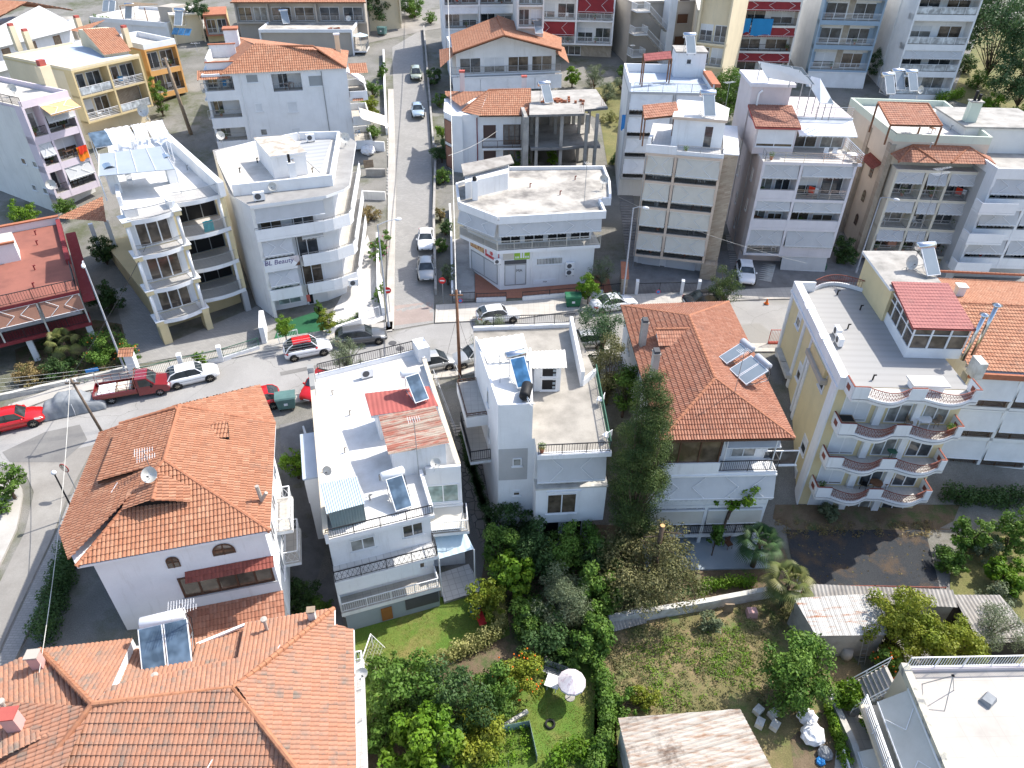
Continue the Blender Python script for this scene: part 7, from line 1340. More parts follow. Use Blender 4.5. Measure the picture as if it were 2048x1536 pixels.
for z in (9,12.5,16): lw.win(4,4.5,z,z+1,0,1); lw.win(9,9.5,z,z+1,0,1)
b=apt('apartment_building','tall white and blue block with white railed balconies at the top edge',(1640,40),(1763,43),22.6,7.4,13,[9.3,12.7,16.0,19.3],[0,1],'white2','bluewall','lines','whitemetal',None,'roofcream',1.3,nick='blue balconied tower',seed=39,zp=16.0,slabth=.6); BB=b
wi=b.wall((0,1.3),(b.W,1.3)); 
for z in (9.3,12.7,16): m=MB(); wi.box(m,b.W*.46,b.W*.56,0,.05,z,z+2.6,'stoneclad2'); b.part('stone_wall',m); m=MB(); wi.box(m,.2,.9,.0,.055,z+.1,z+2.2,'bluewall'); wi.box(m,b.W-.9,b.W-.2,.0,.055,z+.1,z+2.2,'bluewall'); b.part('shutter_leaf',m)
w=b.wall((0,0),(b.W,0)); w.awn(.1,b.W*.5,8.9,1.9,.4,.1,m='awnwhite',arms=0); w.awn(b.W*.5,b.W-.1,8.9,1.9,.4,.1,m='awnwhite',arms=0)
b=apt('apartment_building','tall plain white block with deep glass railed loggias at the top right',(1811,88),(1934,90),21.5,6.9,16,[7.0,10.2,13.8,17.6],[0,1],'white','white','glass','whitemetal','awning','roofcream',1.7,aws=[0,0,.8,0],nick='plain white tower',seed=40,zp=13.8,slabth=.8,arms=3); WB=b; dpipe(b,b.wall((0,16),(0,0)),11,7,21); dpipe(RA,RA.wall((0,14),(0,0)),12,7,21,'greymetal')

# filler buildings further up the hill
for lab,A_,B_,zr,zb,dp,wm,rm,tl in (
 ('grey rendered house with dark roof in the gap above the cream block',(60,58),(150,52),12,8,10,'stucco','roofworn',0),
 ('low cream house behind the ochre block near the top edge',(338,30),(400,26),13.5,9,9,'cream','roofcream',0),
 ('white house with orange roof at the very top, left of the crossing',(590,-28),(690,-30),17,12,10,'white','roofcream',1),
 ('cream house behind the trees at the top of the side street',(700,-6),(800,-10),15.5,11,9,'cream','roofcream',1),
 ('pale block behind the two top centre blocks',(1035,-25),(1090,-25),20,12,10,'white2','roofcream',0),
 ('beige rendered block between stair building and red awning tower',(1396,20),(1450,22),17,8,12,'sand','roofcream',0),
 ('cream balconied block left of the red awning tower',(1405,-20),(1470,-15),21,9,10,'cream','roofcream',0)):
    b=apt('apartment_building',lab,A_,B_,zr,zb,dp,[zb+3,zb+5.8] if zr-zb>6 else [],[0,1],wm,wm,'bars','greymetal',None,rm,.9,seed=50+dp)
    if tl: rf=Roof(); W=b.W; rf.slope([(-.4,-.4,zr),(W+.4,-.4,zr),(W-3,5,zr+1.8),(3,5,zr+1.8)],pitch=.3,row=.38,amp=.06,nsub=3,mat='tile'); rf.slope([(W+.4,-.4,zr),(W+.4,dp,zr),(W-3,5,zr+1.8)],pitch=.3,row=.38,amp=.06,nsub=3,mat='tile'); b.part('tiled_roof',rf)
# ================================================================ vehicles
def pc(u,v): return G(u,v,.04)
def at(u0,v0,u1,v1):
    a=pc(u0,v0);c=pc(u1,v1); return ((a[0]+c[0])/2,(a[1]+c[1])/2,(a[2]+c[2])/2),math.atan2(c[1]-a[1],c[0]-a[0])
def crs(u0,v0,u1,v1,*a,**k):
    "u0,v0 -> u1,v1: tail to nose along the ground centre line"
    l,r=at(u0,v0,u1,v1); return car(l,r,*a,**k)
crs(-18,862,86,838,'bright red hatchback parked at the left edge of the main street','pred','hatch')
crs(346,770,430,750,'white hatchback parked in front of the yellow block, behind the red pickup','pwhite','hatch')
crs(582,714,652,700,'white crossover with a bright red roof and black roof rails','pwhite','hatch',roof='pred',H_=1.6,rails=True)
crs(683,688,764,678,'dark grey estate car with pale windscreen, parked near the street corner','pgrey','wagon',L_=4.5,H_=1.48,rails=True)
crs(962,645,1030,636,'white hatchback half hidden by the round olive bush outside the shop','pwhite','hatch')
crs(1190,622,1262,610,'white saloon car parked beside the green bin','pwhite','sedan',L_=4.5,H_=1.42)
crs(830,744,896,730,'silver people carrier parked behind the white flat roofed house','psilver','mpv',L_=4.2,H_=1.62)
crs(975,715,925,728,'silver saloon car behind the wooden pole, half hidden by the white house','psilver','sedan',L_=4.4,H_=1.44)
crs(1190,690,1140,694,'pale silver car glimpsed behind the tall white house and conifers','psilver','hatch')
crs(853,472,852,504,'white saloon car parked on the side street, upper of the two at the corner shop','pwhite','sedan',L_=4.5,H_=1.42)
crs(852,530,854,567,'silver hatchback facing downhill beside the no entry sign','psilver','hatch')
crs(834,214,838,246,'pale blue hatchback parked halfway up the side street','pblue','hatch')
crs(831,142,834,170,'pale green people carrier parked highest on the side street','pgreen','mpv',H_=1.6)
crs(1487,540,1491,572,'white estate car parked at the foot of the mauve block','pwhite','wagon')
crs(1380,613,1440,608,'black car mostly hidden behind the lopped conifer and tiled roof','pblack','sedan',L_=4.4)
crs(548,806,474,822,'red hatchback parked behind the orange roof, left of the dumpster','pred','hatch')
crs(650,770,626,797,'small red car hidden by the white house wall, right of the dumpster','pred','hatch',L_=3.6)
# covered car
l,r=at(100,828,205,806); e=empty('covered_car',l,r,'car under a wrinkled grey cloth cover, between red hatchback and red pickup','car'); n=26;k=12; V=[]
for i in range(n+1):
    x=-2.15+4.3*i/n; t=i/n; top=(.86+.56*math.exp(-((x+.2)/1.05)**6)-.06*x)*(1-.45*(abs(x)/2.16)**12)
    for j in range(k+1):
        a=pi*j/k; y=.95*math.cos(a); s=abs(math.cos(a)); z=top*(1-s**9)**.4 if s<1 else .0; wr=.035*math.sin(9*x+5*j)+.03*math.sin(17*x-3*j); V.append((x,y*(1-.16*z/1.4)+wr*.5,max(.04,z+wr*(1-s))))
mb=MB().add(V,[(i*(k+1)+j,(i+1)*(k+1)+j,(i+1)*(k+1)+j+1,i*(k+1)+j+1) for i in range(n) for j in range(k)]+[tuple(range(k+1)),tuple(range(n*(k+1)+k,n*(k+1)-1,-1))],'covercloth'); mb.build('cover',e,True)
MB().path([(0,-.99,.05),(.05,-.98,.4),(0,-.8,1.0)],.02,'plastwhite',4).build('strap',e)
# red pickup
l,r=at(205,800,330,778); e=empty('pickup_truck',l,r,'maroon flatbed pickup with rusty caged bed full of crates and boards','truck')
mb=MB(); pr=[(.55,.35),(2.75,.35),(2.85,.6),(2.7,.95),(1.9,1.12),(1.35,1.78),(.55,1.82)]; nn=len(pr); mb.add([(x,y*(.88 if z>1.3 else 1),z) for y in (-.86,.86) for x,z in pr],[tuple(range(nn-1,-1,-1)),tuple(range(nn,2*nn))]+[(i,(i+1)%nn,nn+(i+1)%nn,nn+i) for i in range(nn)],'pmaroon'); mb.build('cab',e)
MB().hexa([(1.38,-.68,1.72),(1.38,.68,1.72),(1.86,.76,1.15),(1.86,-.76,1.15),(1.42,-.68,1.74),(1.42,.68,1.74),(1.90,.76,1.17),(1.90,-.76,1.17)],'carglass').build('windscreen',e)
for s_ in (-1,1):
    MB().hexa([(.75,s_*.84,1.12),(1.75,s_*.86,1.1),(1.32,s_*.775,1.68),(.75,s_*.775,1.7),(.75,s_*.87,1.12),(1.75,s_*.885,1.1),(1.32,s_*.80,1.68),(.75,s_*.80,1.7)],'carglass').build('side_window',e); MB().box(2.55,2.84,s_*.6-.16,s_*.6+.16,.68,.84,'lampwhite').build('headlight',e); MB().box(1.55,1.7,s_*.95-.1,s_*.95+.1,1.05,1.3,'black').build('mirror',e)
    for x in (2.05,-1.45): wheel(e,x,s_*.78,.33,s_,'greymetal')
mb=MB().box(-2.6,.5,-.92,.92,.62,.72,'rustmetal'); 
for y0,y1,x0,x1 in ((-.94,-.88,-2.6,.5),(.88,.94,-2.6,.5),(-.9,.9,-2.62,-2.56),(-.9,.9,.46,.52)): mb.box(x0,x1,y0,y1,.72,1.05,'pmaroon')
mb.box(-2.4,2.5,-.5,.5,.35,.6,'black'); mb.build('cargo_bed',e); mb=MB()
for y in (-.91,.91):
    for i in range(6): x=-2.55+i*.61; mb.tube((x,y,1.05),(x,y,1.65),.02,'rustmetal',4)
    for z in (1.35,1.65): mb.tube((-2.55,y,z),(.5,y,z),.022,'rustmetal',4)
for z in (1.3,1.6,1.9): mb.tube((.48,-.9,z),(.48,.9,z),.025,'rustmetal',4)
for y in (-.9,0,.9): mb.tube((.48,y,1.05),(.48,y,1.9),.025,'rustmetal',4)
mb.build('cage',e); MB().box(-1.0,.2,-.7,.6,.73,1.0,'oldwood').box(-.9,.1,-.6,.5,1.0,1.05,'awncream').build('crate_load',e); MB().box(-2.3,-1.1,-.6,.7,.73,.95,'clothwhite').build('board_load',e); MB().box(-2.64,-2.6,-.2,.3,.45,.6,'plastwhite').build('number_plate',e)
# ================================================================ trees and plants
def tb(u,v,hm):
    p=G(u,v,hm); return (p[0],p[1],Hn(p[0],p[1])-.03)
T=lambda u,v,hm,label,h,rx,m='leafgreen',n=5000,size=.17,**k: tree(tb(u,v,hm),label,h,rx,m,n,size,**k)
# cypress beside the red roof: base behind the lopped cedar
tree((8.35,33.5,-5.3),'tall dense dark cypress between the terrace house and the red hip roof',16.9,2.0,'leafcypress',95000,.115,base=.02,shape='col',clumps=330,cr=.3,cat='cypress',name='cypress_tree',trunk=.25,asp=2.6,seed=4)
T(1207,655,5,'dark green pine rising behind the terrace house parapet, next to the street',8,1.9,'leafpine',7000,.17,base=.25,clumps=50,cr=.36,cat='pine',name='pine_tree',asp=3,seed=11)
T(1222,722,4.2,'yellowish cypress below the dark pine, beside the terrace house',6.5,1.6,'leafcedar',6500,.16,base=.1,clumps=50,cr=.36,shape='col',name='conifer',asp=2.6,seed=12)
T(1252,772,3.0,'mid green leafy tree tucked behind the tall cypress',5,1.5,'leafgreen',4200,.18,base=.1,clumps=30,cr=.4,seed=13)
e=T(1300,1130,3.2,'lopped brownish cedar with bare sawn trunk top, in the shady garden',6.2,3.4,'leafcedar',15000,.18,base=.05,clumps=70,cr=.26,shape='spread',name='lopped_cedar',cat='cedar',asp=2.4,seed=15)
q=G(1322,1068,5.8); m=MB(); o=e.location; c=Vector((q[0]-o.x,q[1]-o.y,0)); m.tube(c+Vector((0,0,-.3)),c+Vector((0,0,6.6)),.22,'trunk',9,.15); 
for k in range(9): a=k*2.3; m.tube(c+Vector((0,0,3+.38*k)),c+Vector((1.3*math.cos(a),1.3*math.sin(a),3.6+.36*k)),.06,'trunk',5,.02)
m.build('limb',e,True); MB().lathe([(.001,.02),(.15,.02),(.15,-.03)],c+Vector((0,0,6.6)),'cut',10).build('sawn_top',e)
for u,v,hm,lab,h,rx,m,n,sz,kw in (
 (1018,1042,2.6,'dark glossy leafed tree at the end of the stone path',4.6,1.7,'leafdark',6500,.2,dict(base=.05,asp=2.6)),
 (1085,1095,2.6,'dark green tree below the terrace house, left of the bright one',4.6,1.9,'leafdark',6500,.2,dict(base=.05,asp=2.4)),
 (1150,1095,2.9,'bright green leafy tree directly below the terrace house window',5.2,1.8,'leafgreen',8500,.2,dict(base=.1,asp=2.6,clumps=55,cr=.3)),
 (1122,1195,2.4,'grey green olive tree in the middle of the back gardens',4.6,1.85,'leafolive',11000,.14,dict(base=.1,asp=3.4,clumps=60,name='olive_tree',cat='olive tree')),
 (1195,1180,2.2,'yellow flecked green tree between the olive and the lopped cedar',4.2,1.5,'leafgreen',6500,.2,dict(base=.1)),
 (1025,1150,2.2,'light green fig tree between hedge and olive tree',4,1.3,'leafbright',3600,.24,dict(base=.15,asp=1.5,name='fig_tree')),
 (973,1200,1.7,'yellow green lemon tree at the edge of the lawn',3.0,1.25,'leafyellow',3600,.19,dict(base=.2,name='lemon_tree')),
 (1090,1275,1.6,'dark shaded shrubs under the olive tree',3,1.9,'leafdark',5000,.2,dict(base=.02)),
 (1190,1270,1.8,'dark green shrub tree beside the corrugated sheet pile',3.4,1.2,'leafgreen',4200,.2,dict(base=.02)),
 (805,1385,3.0,'leafy green tree beside the goal, against the old tiled roof',5.4,2.0,'leafgreen',9500,.21,dict(base=.05,asp=1.6,clumps=52,cr=.3)),
 (905,1400,2.8,'dark bushy tree in the lower garden, centre of the tree group',5.2,2.1,'leafdark',9500,.18,dict(base=.05,clumps=56,cr=.3)),
 (975,1375,2.3,'dense green tree right of the dark bushy one by the white hedge',4.2,1.5,'leafgreen',6000,.17,dict(base=.05,)),
 (1035,1345,1.9,'pomegranate bush dotted with orange fruit near the parasol',3.4,1.5,'leafyellow',6000,.15,dict(base=.05,extra=('orange',40),name='pomegranate_tree')),
 (850,1505,2.8,'bright maple leafed tree at the bottom edge beside the tiled roof',5,2.0,'leafbright',8500,.24,dict(base=.05,asp=1.4,clumps=50)),
 (755,1475,1.8,'light leafed shrub against the balcony at the bottom edge',3,1.0,'leafgreen',2400,.2,dict(base=.05)),
 (960,1480,1.8,'yellow flecked shrub tree above the netted vegetable bed',3.3,1.5,'leafyellow',5200,.18,dict(base=.05,clumps=36)),
 (1600,1345,2.8,'rounded green tree right of the weedy plot',5,2.0,'leafgreen',11000,.19,dict(base=.08,clumps=60,cr=.3)),
 (1800,1248,2.8,'round yellow green tree in front of the tin shed',5.2,2.1,'leafyellow',13000,.17,dict(base=.05,clumps=70,cr=.28)),
 (1890,1290,2.4,'second round yellow green tree touching the terrace house rail',4.6,1.9,'leafyellow',11000,.17,dict(base=.05,clumps=60,cr=.28)),
 (1985,1255,2.2,'grey olive tree over the dark corrugated shed',4.2,1.7,'leafolive',7500,.14,dict(base=.1,asp=3.4,clumps=46,name='olive_tree',cat='olive tree')),
 (1945,1065,2.2,'pale leafed young fig tree beside the yellow block garden',4,1.3,'leafgreen',2600,.22,dict(base=.15,cr=.26,name='fig_tree')),
 (2020,1150,1.4,'bright green vine sprawling over the dry garden',2.2,1.6,'leafbright',3000,.26,dict(base=.2,shape='spread',name='vine',cat='vine')),
 (1970,1090,1.2,'grey green shrub below the pale fig tree',2.2,1.2,'leafolive',2400,.16,dict(base=.02)),
 (590,925,1.5,'small bright green tree in the alley beside the orange roof',2.8,.95,'leafbright',2600,.16,dict(base=.15)),
 (600,1185,1.4,'dark leafy bush at the bottom of the alley',2.6,1.2,'leafdark',3200,.17,dict(base=.02)),
 (645,1215,1.3,'green shrub beside the basement wall, above the old roof',2.2,.8,'leafgreen',1800,.17,dict(base=.02)),
 (567,652,2.2,'clipped ball tree on a thin stem at the green carpet forecourt',3.1,.85,'leafbright',4200,.11,dict(base=.45,trunk=.06,clumps=30,cr=.4,name='ball_tree')),
 (637,613,1.4,'small rounded dark cypress beside the salon entrance',2.4,.6,'leafgreen',2000,.12,dict(base=.02,shape='cone',name='conifer')),
 (652,640,1.3,'golden green layered conifer in the salon flower bed',2.6,.85,'leafyellow',2800,.14,dict(base=.02,name='conifer')),
 (692,712,2.2,'silvery olive tree in front of the white house railing',4,1.5,'leafolive',6500,.13,dict(base=.2,asp=3.4,name='olive_tree',cat='olive tree')),
 (985,658,2.2,'round grey green olive bush at the kerb, hiding a white car',3.4,1.7,'leafolive',7000,.13,dict(base=.1,asp=3.4,name='olive_tree',cat='olive tree')),
 (1178,575,1.9,'small light green street tree beside the green bin',3.2,1.05,'leafbright',3600,.16,dict(base=.25,trunk=.07)),
 (1205,545,1.5,'dark olive tree in shade beside the corner shop',3,1.3,'leafolive',4200,.13,dict(base=.15,asp=3.4,name='olive_tree',cat='olive tree')),
 (1452,572,2.6,'drooping lopped conifer in front of the peach block gate',4.4,1.7,'leafcypress',5000,.16,dict(base=.15,asp=3,cr=.3,name='lopped_cedar',cat='cedar')),
 (205,695,1.2,'orange flowered green bush by the red terrace house',2.4,1.8,'leafgreen',6500,.15,dict(base=.02,extra=('orange',26))),
 (255,705,1.0,'smaller orange dotted bush next to the tile capped gate pillar',2,1.0,'leafgreen',2600,.15,dict(base=.02,extra=('orange',10))),
 (215,590,1.6,'dark shrubbery between the red terrace house and the stairs',3,1.5,'leafdark',4200,.18,dict(base=.02)),
 (205,500,1.6,'dark overgrown bush beside the small orange porch roof',3,1.3,'leafdark',3600,.18,dict(base=.02)),
 (45,425,1.8,'bright lemon tree above the red roof terrace',3.4,1.5,'leafbright',4200,.17,dict(base=.1,name='lemon_tree')),
 (125,412,1.5,'dark green bush beside the small orange roof',2.4,1.2,'leafgreen',2600,.17,dict(base=.02)),
 (60,745,1.0,'dry brownish shrubs along the front garden wall',1.6,1.4,'leafdry',3000,.16,dict(base=.0)),
 (120,735,.9,'dark green shrub behind the street wall',1.8,1.4,'leafdark',3000,.16,dict(base=.0)),
 (760,490,1.0,'flowering oleander bushes beside the side street steps',2.0,1.0,'leafgreen',2800,.17,dict(base=.0,ry=3.4,extra=('flowerpink',16))),
 (757,585,.6,'low trailing shrubs under the tall street lamp',1.2,.55,'leafgreen',1300,.15,dict(base=.0,ry=2)),
 (895,548,1.2,'grey leaved small tree beside the no entry sign',2.4,.8,'leafolive',1900,.15,dict(base=.15)),
 (883,300,1.6,'round dark clipped tree left of the half finished house',2.9,1.3,'leafdark',3600,.16,dict(base=.1)),
 (884,265,1.2,'small palm like plant above the round clipped tree',2.2,.9,'leafbright',900,.3,dict(base=.3,asp=4)),
 (880,425,1.0,'reddish shrub along the shop driveway wall',1.8,.6,'leafdry',1200,.16,dict(base=.1)),
 (884,490,.8,'clipped green shrub beside the parked white saloon',1.5,.7,'leafgreen',1500,.15,dict(base=.0)),
 (1145,153,1.6,'bright yellow green lemon tree right of the gabled house',3,1.2,'leafbright',2600,.2,dict(base=.15,name='lemon_tree')),
 (1190,150,2,'grey green olive tree on the slope behind the concrete frame',3.8,1.8,'leafolive',3800,.18,dict(base=.1,asp=3,name='olive_tree',cat='olive tree')),
 (1212,185,1.6,'lower olive tree right above the concrete roof slab',3,1.6,'leafolive',3200,.18,dict(base=.1,asp=3,name='olive_tree',cat='olive tree')),
 (1245,165,1.6,'olive tree against the light grey block wall',3,1.5,'leafolive',3000,.18,dict(base=.1,asp=3,name='olive_tree',cat='olive tree')),
 (1225,232,.7,'low variegated shrubs on the dry slope',1.3,1.8,'leafvar',2200,.18,dict(base=.0)),
 (1039,320,1.1,'green citrus bush behind the shop roof hut',2.4,1.3,'leafgreen',2600,.18,dict(base=.05)),
 (1104,318,1.1,'small light leaved tree in front of the concrete frame',2.2,.8,'leafbright',1300,.2,dict(base=.2)),
 (1462,182,4,'broad green tree between the peach and mauve blocks',7.5,2.8,'leafgreen',8000,.24,dict(base=.1,clumps=60)),
 (1433,105,3.5,'slim dark cypress before the red awning tower',7,1.1,'leafpine',3200,.2,dict(base=.02,shape='cone',name='cypress_tree',cat='cypress')),
 (1405,95,2.4,'dark shrub tree left of the slim cypress',4.6,1.8,'leafdark',3200,.24,dict(base=.05)),
 (1762,128,2.4,'dark round conifer between the two tall right towers',4.8,1.8,'leafpine',3600,.22,dict(base=.02,name='conifer')),
 (2010,60,8,'huge dark cedar in the top right corner',17,8.0,'leafpine',16000,.38,dict(base=.12,shape='spread',clumps=90,cr=.22,cat='cedar',name='cedar_tree')),
 (1935,125,1.6,'dark laurel bush beside the white tower',3.2,1.6,'leafdark',2400,.22,dict(base=.0)),
 (1960,160,1.2,'mottled shrub in the park near the cedar',2.4,2,'leafgreen',2600,.2,dict(base=.0)),
 (1985,205,1.2,'bright green rounded shrub behind the beige block',2.4,1.5,'leafbright',2600,.2,dict(base=.0)),
 (397,28,4,'dark conifer at the top left behind the hip roof',8,2.2,'leafpine',4200,.26,dict(base=.05,name='conifer')),
 (430,62,1.2,'small round bush beside the orange balconied house',2.2,1.1,'leafgreen',1300,.2,dict(base=.0)),
 (745,18,3.2,'broad dark tree at the top edge beside the crossing',6,3.0,'leafdark',6000,.3,dict(base=.1)),
 (828,14,1.8,'green shrubs behind the crossing wall',3.4,2,'leafgreen',3000,.26,dict(base=.05)),
 (1055,8,2.4,'light green tree between the two top blocks',4.6,1.6,'leafbright',2600,.26,dict(base=.2)),
 (318,200,2.2,'climbing green tree against the ochre block',5.5,1.3,'leafgreen',3600,.2,dict(base=.05)),
 (738,215,1.6,'yellow green tree beside the white hip roofed building',3.6,1.3,'leafyellow',2600,.2,dict(base=.1)),
 (765,140,1.4,'dark green bushes along the upper side street wall',2.6,.8,'leafgreen',1600,.2,dict(base=.0,ry=2)),
 (1690,500,1.4,'dark shrub at the right foot of the mauve block',2.8,1.4,'leafdark',3000,.2,dict(base=.0)),
 (1900,520,.9,'dark yucca like plants in the shaded yard of the grey block',1.8,2.0,'leafdark',2000,.3,dict(base=.0,asp=5)),
 (12,965,1.6,'light green tree cut off by the left edge at the street corner',3,1.1,'leafgreen',2600,.17,dict(base=.2)),
 (-5,1010,.8,'small shrub on the pale corner pavement',1.4,.7,'leafgreen',1100,.15,dict(base=.0)),
 (1700,1390,1.2,'vine leaves over the wall beside the outside stairs',2.2,.9,'leafbright',1900,.22,dict(base=.05,cat='vine',name='vine')),
 (1745,1440,.7,'green bush in the railed planter beside the stairs',1.5,.7,'leafbright',1500,.16,dict(base=.0)),
 (1770,1330,1.0,'orange berried bush beside the stair head',2.2,.9,'leafgreen',2000,.16,dict(base=.0,extra=('orange',30))),
 (1290,1395,.6,'yellow bush on the dry side of the weedy plot',1.5,.75,'leafyellow',2200,.13,dict(base=.0)),
 (1240,1410,.5,'tangled green brambles above the rusty shed',1.2,1.6,'leafgreen',3400,.16,dict(base=.0)),
 (1420,1245,.6,'grey green shrub at the top of the weedy plot',1.3,.8,'leafolive',1300,.15,dict(base=.0)),
 (1660,1025,.5,'grey agave like shrubs under the lowest wavy balcony',1.1,.8,'leafolive',1400,.2,dict(base=.0)),
 (1490,1050,.8,'dark creeper beside the back terrace of the red roofed house',1.6,.6,'leafdark',1200,.18,dict(base=.0)),
 (400,718,.7,'light feathery shrub at the yard fence',1.4,.6,'leafbright',1300,.13,dict(base=.0)),
 (200,48,1.4,'round tree in the gap between cream block and straw pergola',3,1.6,'leafgreen',1700,.26,dict(base=.05)),
 (500,58,1.2,'dark bush squeezed behind the hip roofed building',2.4,1.3,'leafdark',1300,.24,dict(base=.0)),
 (700,22,2.2,'mid green tree left of the top crossing',4.6,2.0,'leafgreen',2600,.3,dict(base=.1)),
 (795,2,2.4,'broad dark tree beyond the crossing wall',5,2.6,'leafdark',3000,.3,dict(base=.05)),
 (860,35,1.0,'shrub at the corner of the crossing',2,1.2,'leafgreen',1000,.24,dict(base=.0)),
 (868,150,1.2,'dark shrub row beside the upper retaining wall',2.4,1.0,'leafdark',1700,.24,dict(base=.0,ry=3)),
 (880,200,1.0,'green shrub left of the shuttered house',2,1.0,'leafgreen',1200,.2,dict(base=.0)),
 (1075,20,2.0,'leafy tree between striped blinds and red awnings',4,1.5,'leafgreen',1700,.28,dict(base=.1)),
 (1240,20,1.8,'small tree beside the outside stairs building',3.6,1.5,'leafbright',1500,.28,dict(base=.1)),
 (1252,140,1.0,'low green bush below the outside stairs',2,1.3,'leafgreen',1500,.22,dict(base=.0)),
 (1400,60,3.0,'tall green tree between the stair building and the tower',6,1.8,'leafgreen',2600,.28,dict(base=.05)),
 (2060,150,5,'second dark cedar leaning in from the right edge',10,4.5,'leafpine',8000,.34,dict(base=.1,shape='spread',clumps=60,cr=.24,cat='cedar',name='cedar_tree')),
 (1935,60,3.5,'dark tree pressed against the white tower',7,2.4,'leafdark',4200,.3,dict(base=.05)),
 (2040,225,1.0,'yellow green bush at the right edge of the park',2,1.3,'leafbright',1500,.22,dict(base=.0)),
 (1005,1105,2.6,'dense dark green tree beside the ivy hedge',4.8,1.6,'leafgreen',6500,.19,dict(base=.02,asp=2.2)),
 (1075,1035,2.0,'dark leafy tree touching the terrace house basement',4.0,1.5,'leafdark',5000,.19,dict(base=.02)),
 (1205,1115,2.2,'shaded green tree left of the lopped cedar',4.2,1.4,'leafdark',4600,.19,dict(base=.02)),
 (1060,1235,1.3,'deep green bush in the hollow below the olive tree',2.6,1.5,'leafgreen',3600,.18,dict(base=.0)),
 (1150,1300,1.2,'green bush beside the bench',2.4,1.0,'leafgreen',2400,.18,dict(base=.0)),
 (770,1335,1.2,'light shrub beside the goal',2.4,1.0,'leafgreen',2200,.18,dict(base=.0)),
 (880,1480,1.8,'bushy green tree between the maple leafed and yellow flecked trees',3.6,1.4,'leafgreen',4000,.18,dict(base=.02)),
 (886,350,1.0,'green garden shrub below the shuttered house steps',2,1.0,'leafgreen',1500,.19,dict(base=.0)),
 (890,455,.9,'dark garden shrub midway along the shop driveway',1.8,.8,'leafdark',1300,.17,dict(base=.0)),
 (745,175,1.2,'bushy shrub below the orange porch by the side street',2.4,1.2,'leafgreen',1700,.2,dict(base=.0)),
 (745,260,1.0,'low shrubs outside the white hip roofed building',1.8,1.1,'leafgreen',1500,.19,dict(base=.0)),
 (740,425,.9,'dry weeds and shrubs by the grey retaining wall',1.5,1.2,'leafdry',1500,.17,dict(base=.0)),
 (2035,1070,2.2,'leafy green tree in the dry garden at the right edge',4.2,1.5,'leafgreen',4200,.19,dict(base=.05)),
 (1905,1120,1.0,'low green shrub beside the dark mulched yard',1.9,1.1,'leafgreen',2400,.17,dict(base=.0)),
 (1990,1190,1.0,'grey green bushes between vine and corrugated shed',1.8,1.2,'leafolive',2400,.16,dict(base=.0)),
): T(u,v,hm,lab,h,rx,m,n,sz,**kw)
e=T(1455,1010,4.2,'bare limbed walnut tree leaning in front of the lower awnings',6.2,1.5,'leafbright',1500,.24,base=.55,clumps=26,cr=.24,trunk=.12,lean=(.9,.3),name='walnut_tree',seed=77)
T(1430,1085,1.5,'thin leafy stem at the foot of the leaning walnut tree',3.4,.5,'leafgreen',700,.22,base=.2,clumps=10,cr=.6,seed=78,trunk=.06)
palm(tb(1520,1085,2.6),'dark shaded fan palm beside the back terrace',2.6,1.7,mat_='leafpine'); palm(tb(1578,1165,2.4),'pale fan palm in the sun beside the tin shed',2.4,1.75); palm(tb(125,685,2.2),'yellowing palm in the shaded garden by the red terrace house',2.2,1.5,n=16)
# hedges
hp=lambda l: [(*G(*q)[:2],G(*q)[2]) for q in l]
hedge(hp([(925,870),(945,960),(975,1075),(985,1150)]),'dark clipped ivy hedge along the stone path',1.1,.8,'leafdark',760,.13)
hedge(hp([(168,1070),(135,1160),(95,1290)]),'thick dark hedge along the branch street pavement',1.9,1.2,'leafdark',800,.14)
hedge(hp([(760,1400),(820,1365),(880,1330),(950,1300),(1005,1268)]),'variegated cream and green hedge along the lawn',1.3,1.1,'leafvar',700,.13)
hedge(hp([(1000,1210),(1005,1262)]),'short variegated hedge by the blue toy slide',1.3,.9,'leafvar',650,.13)
hedge(hp([(1190,1270),(1192,1330),(1205,1400),(1215,1470),(1180,1560)]),'long climbing green hedge between lower lawn and weedy plot',1.6,1.1,'leafgreen',650,.17)
hedge(hp([(1395,1185),(1450,1175),(1505,1172)]),'sunlit green hedge on top of the long garden wall',1.0,.9,'leafbright',650,.14)
hedge(hp([(672,655),(700,648),(720,632)]),'low hedge in the white planter of the salon yard',.6,.6,'leafgreen',700,.11)
hedge(hp([(1870,205),(1925,195)]),'bright clipped hedge behind the beige block',1.3,1.2,'leafbright',420,.18)
hedge(hp([(1650,1420),(1668,1470),(1690,1540)]),'ivy along the retaining wall by the stairs',1.0,.5,'leafbright',600,.18)
hedge(hp([(1095,1536),(1160,1500),(1220,1530)]),'bright vines at the bottom edge left of the rusty shed',1.2,1.4,'leafbright',420,.2,cat='vine',name='vine')
hedge(hp([(1880,1000),(1960,1010),(2048,1005)]),'dark shaded shrubs below the orange roofed right house',1.6,1.4,'leafdark',480,.18)
hedge(hp([(1250,300),(1225,330)]),'shaded ivy at the foot of the light grey block',1,.8,'leafdark',300,.2)
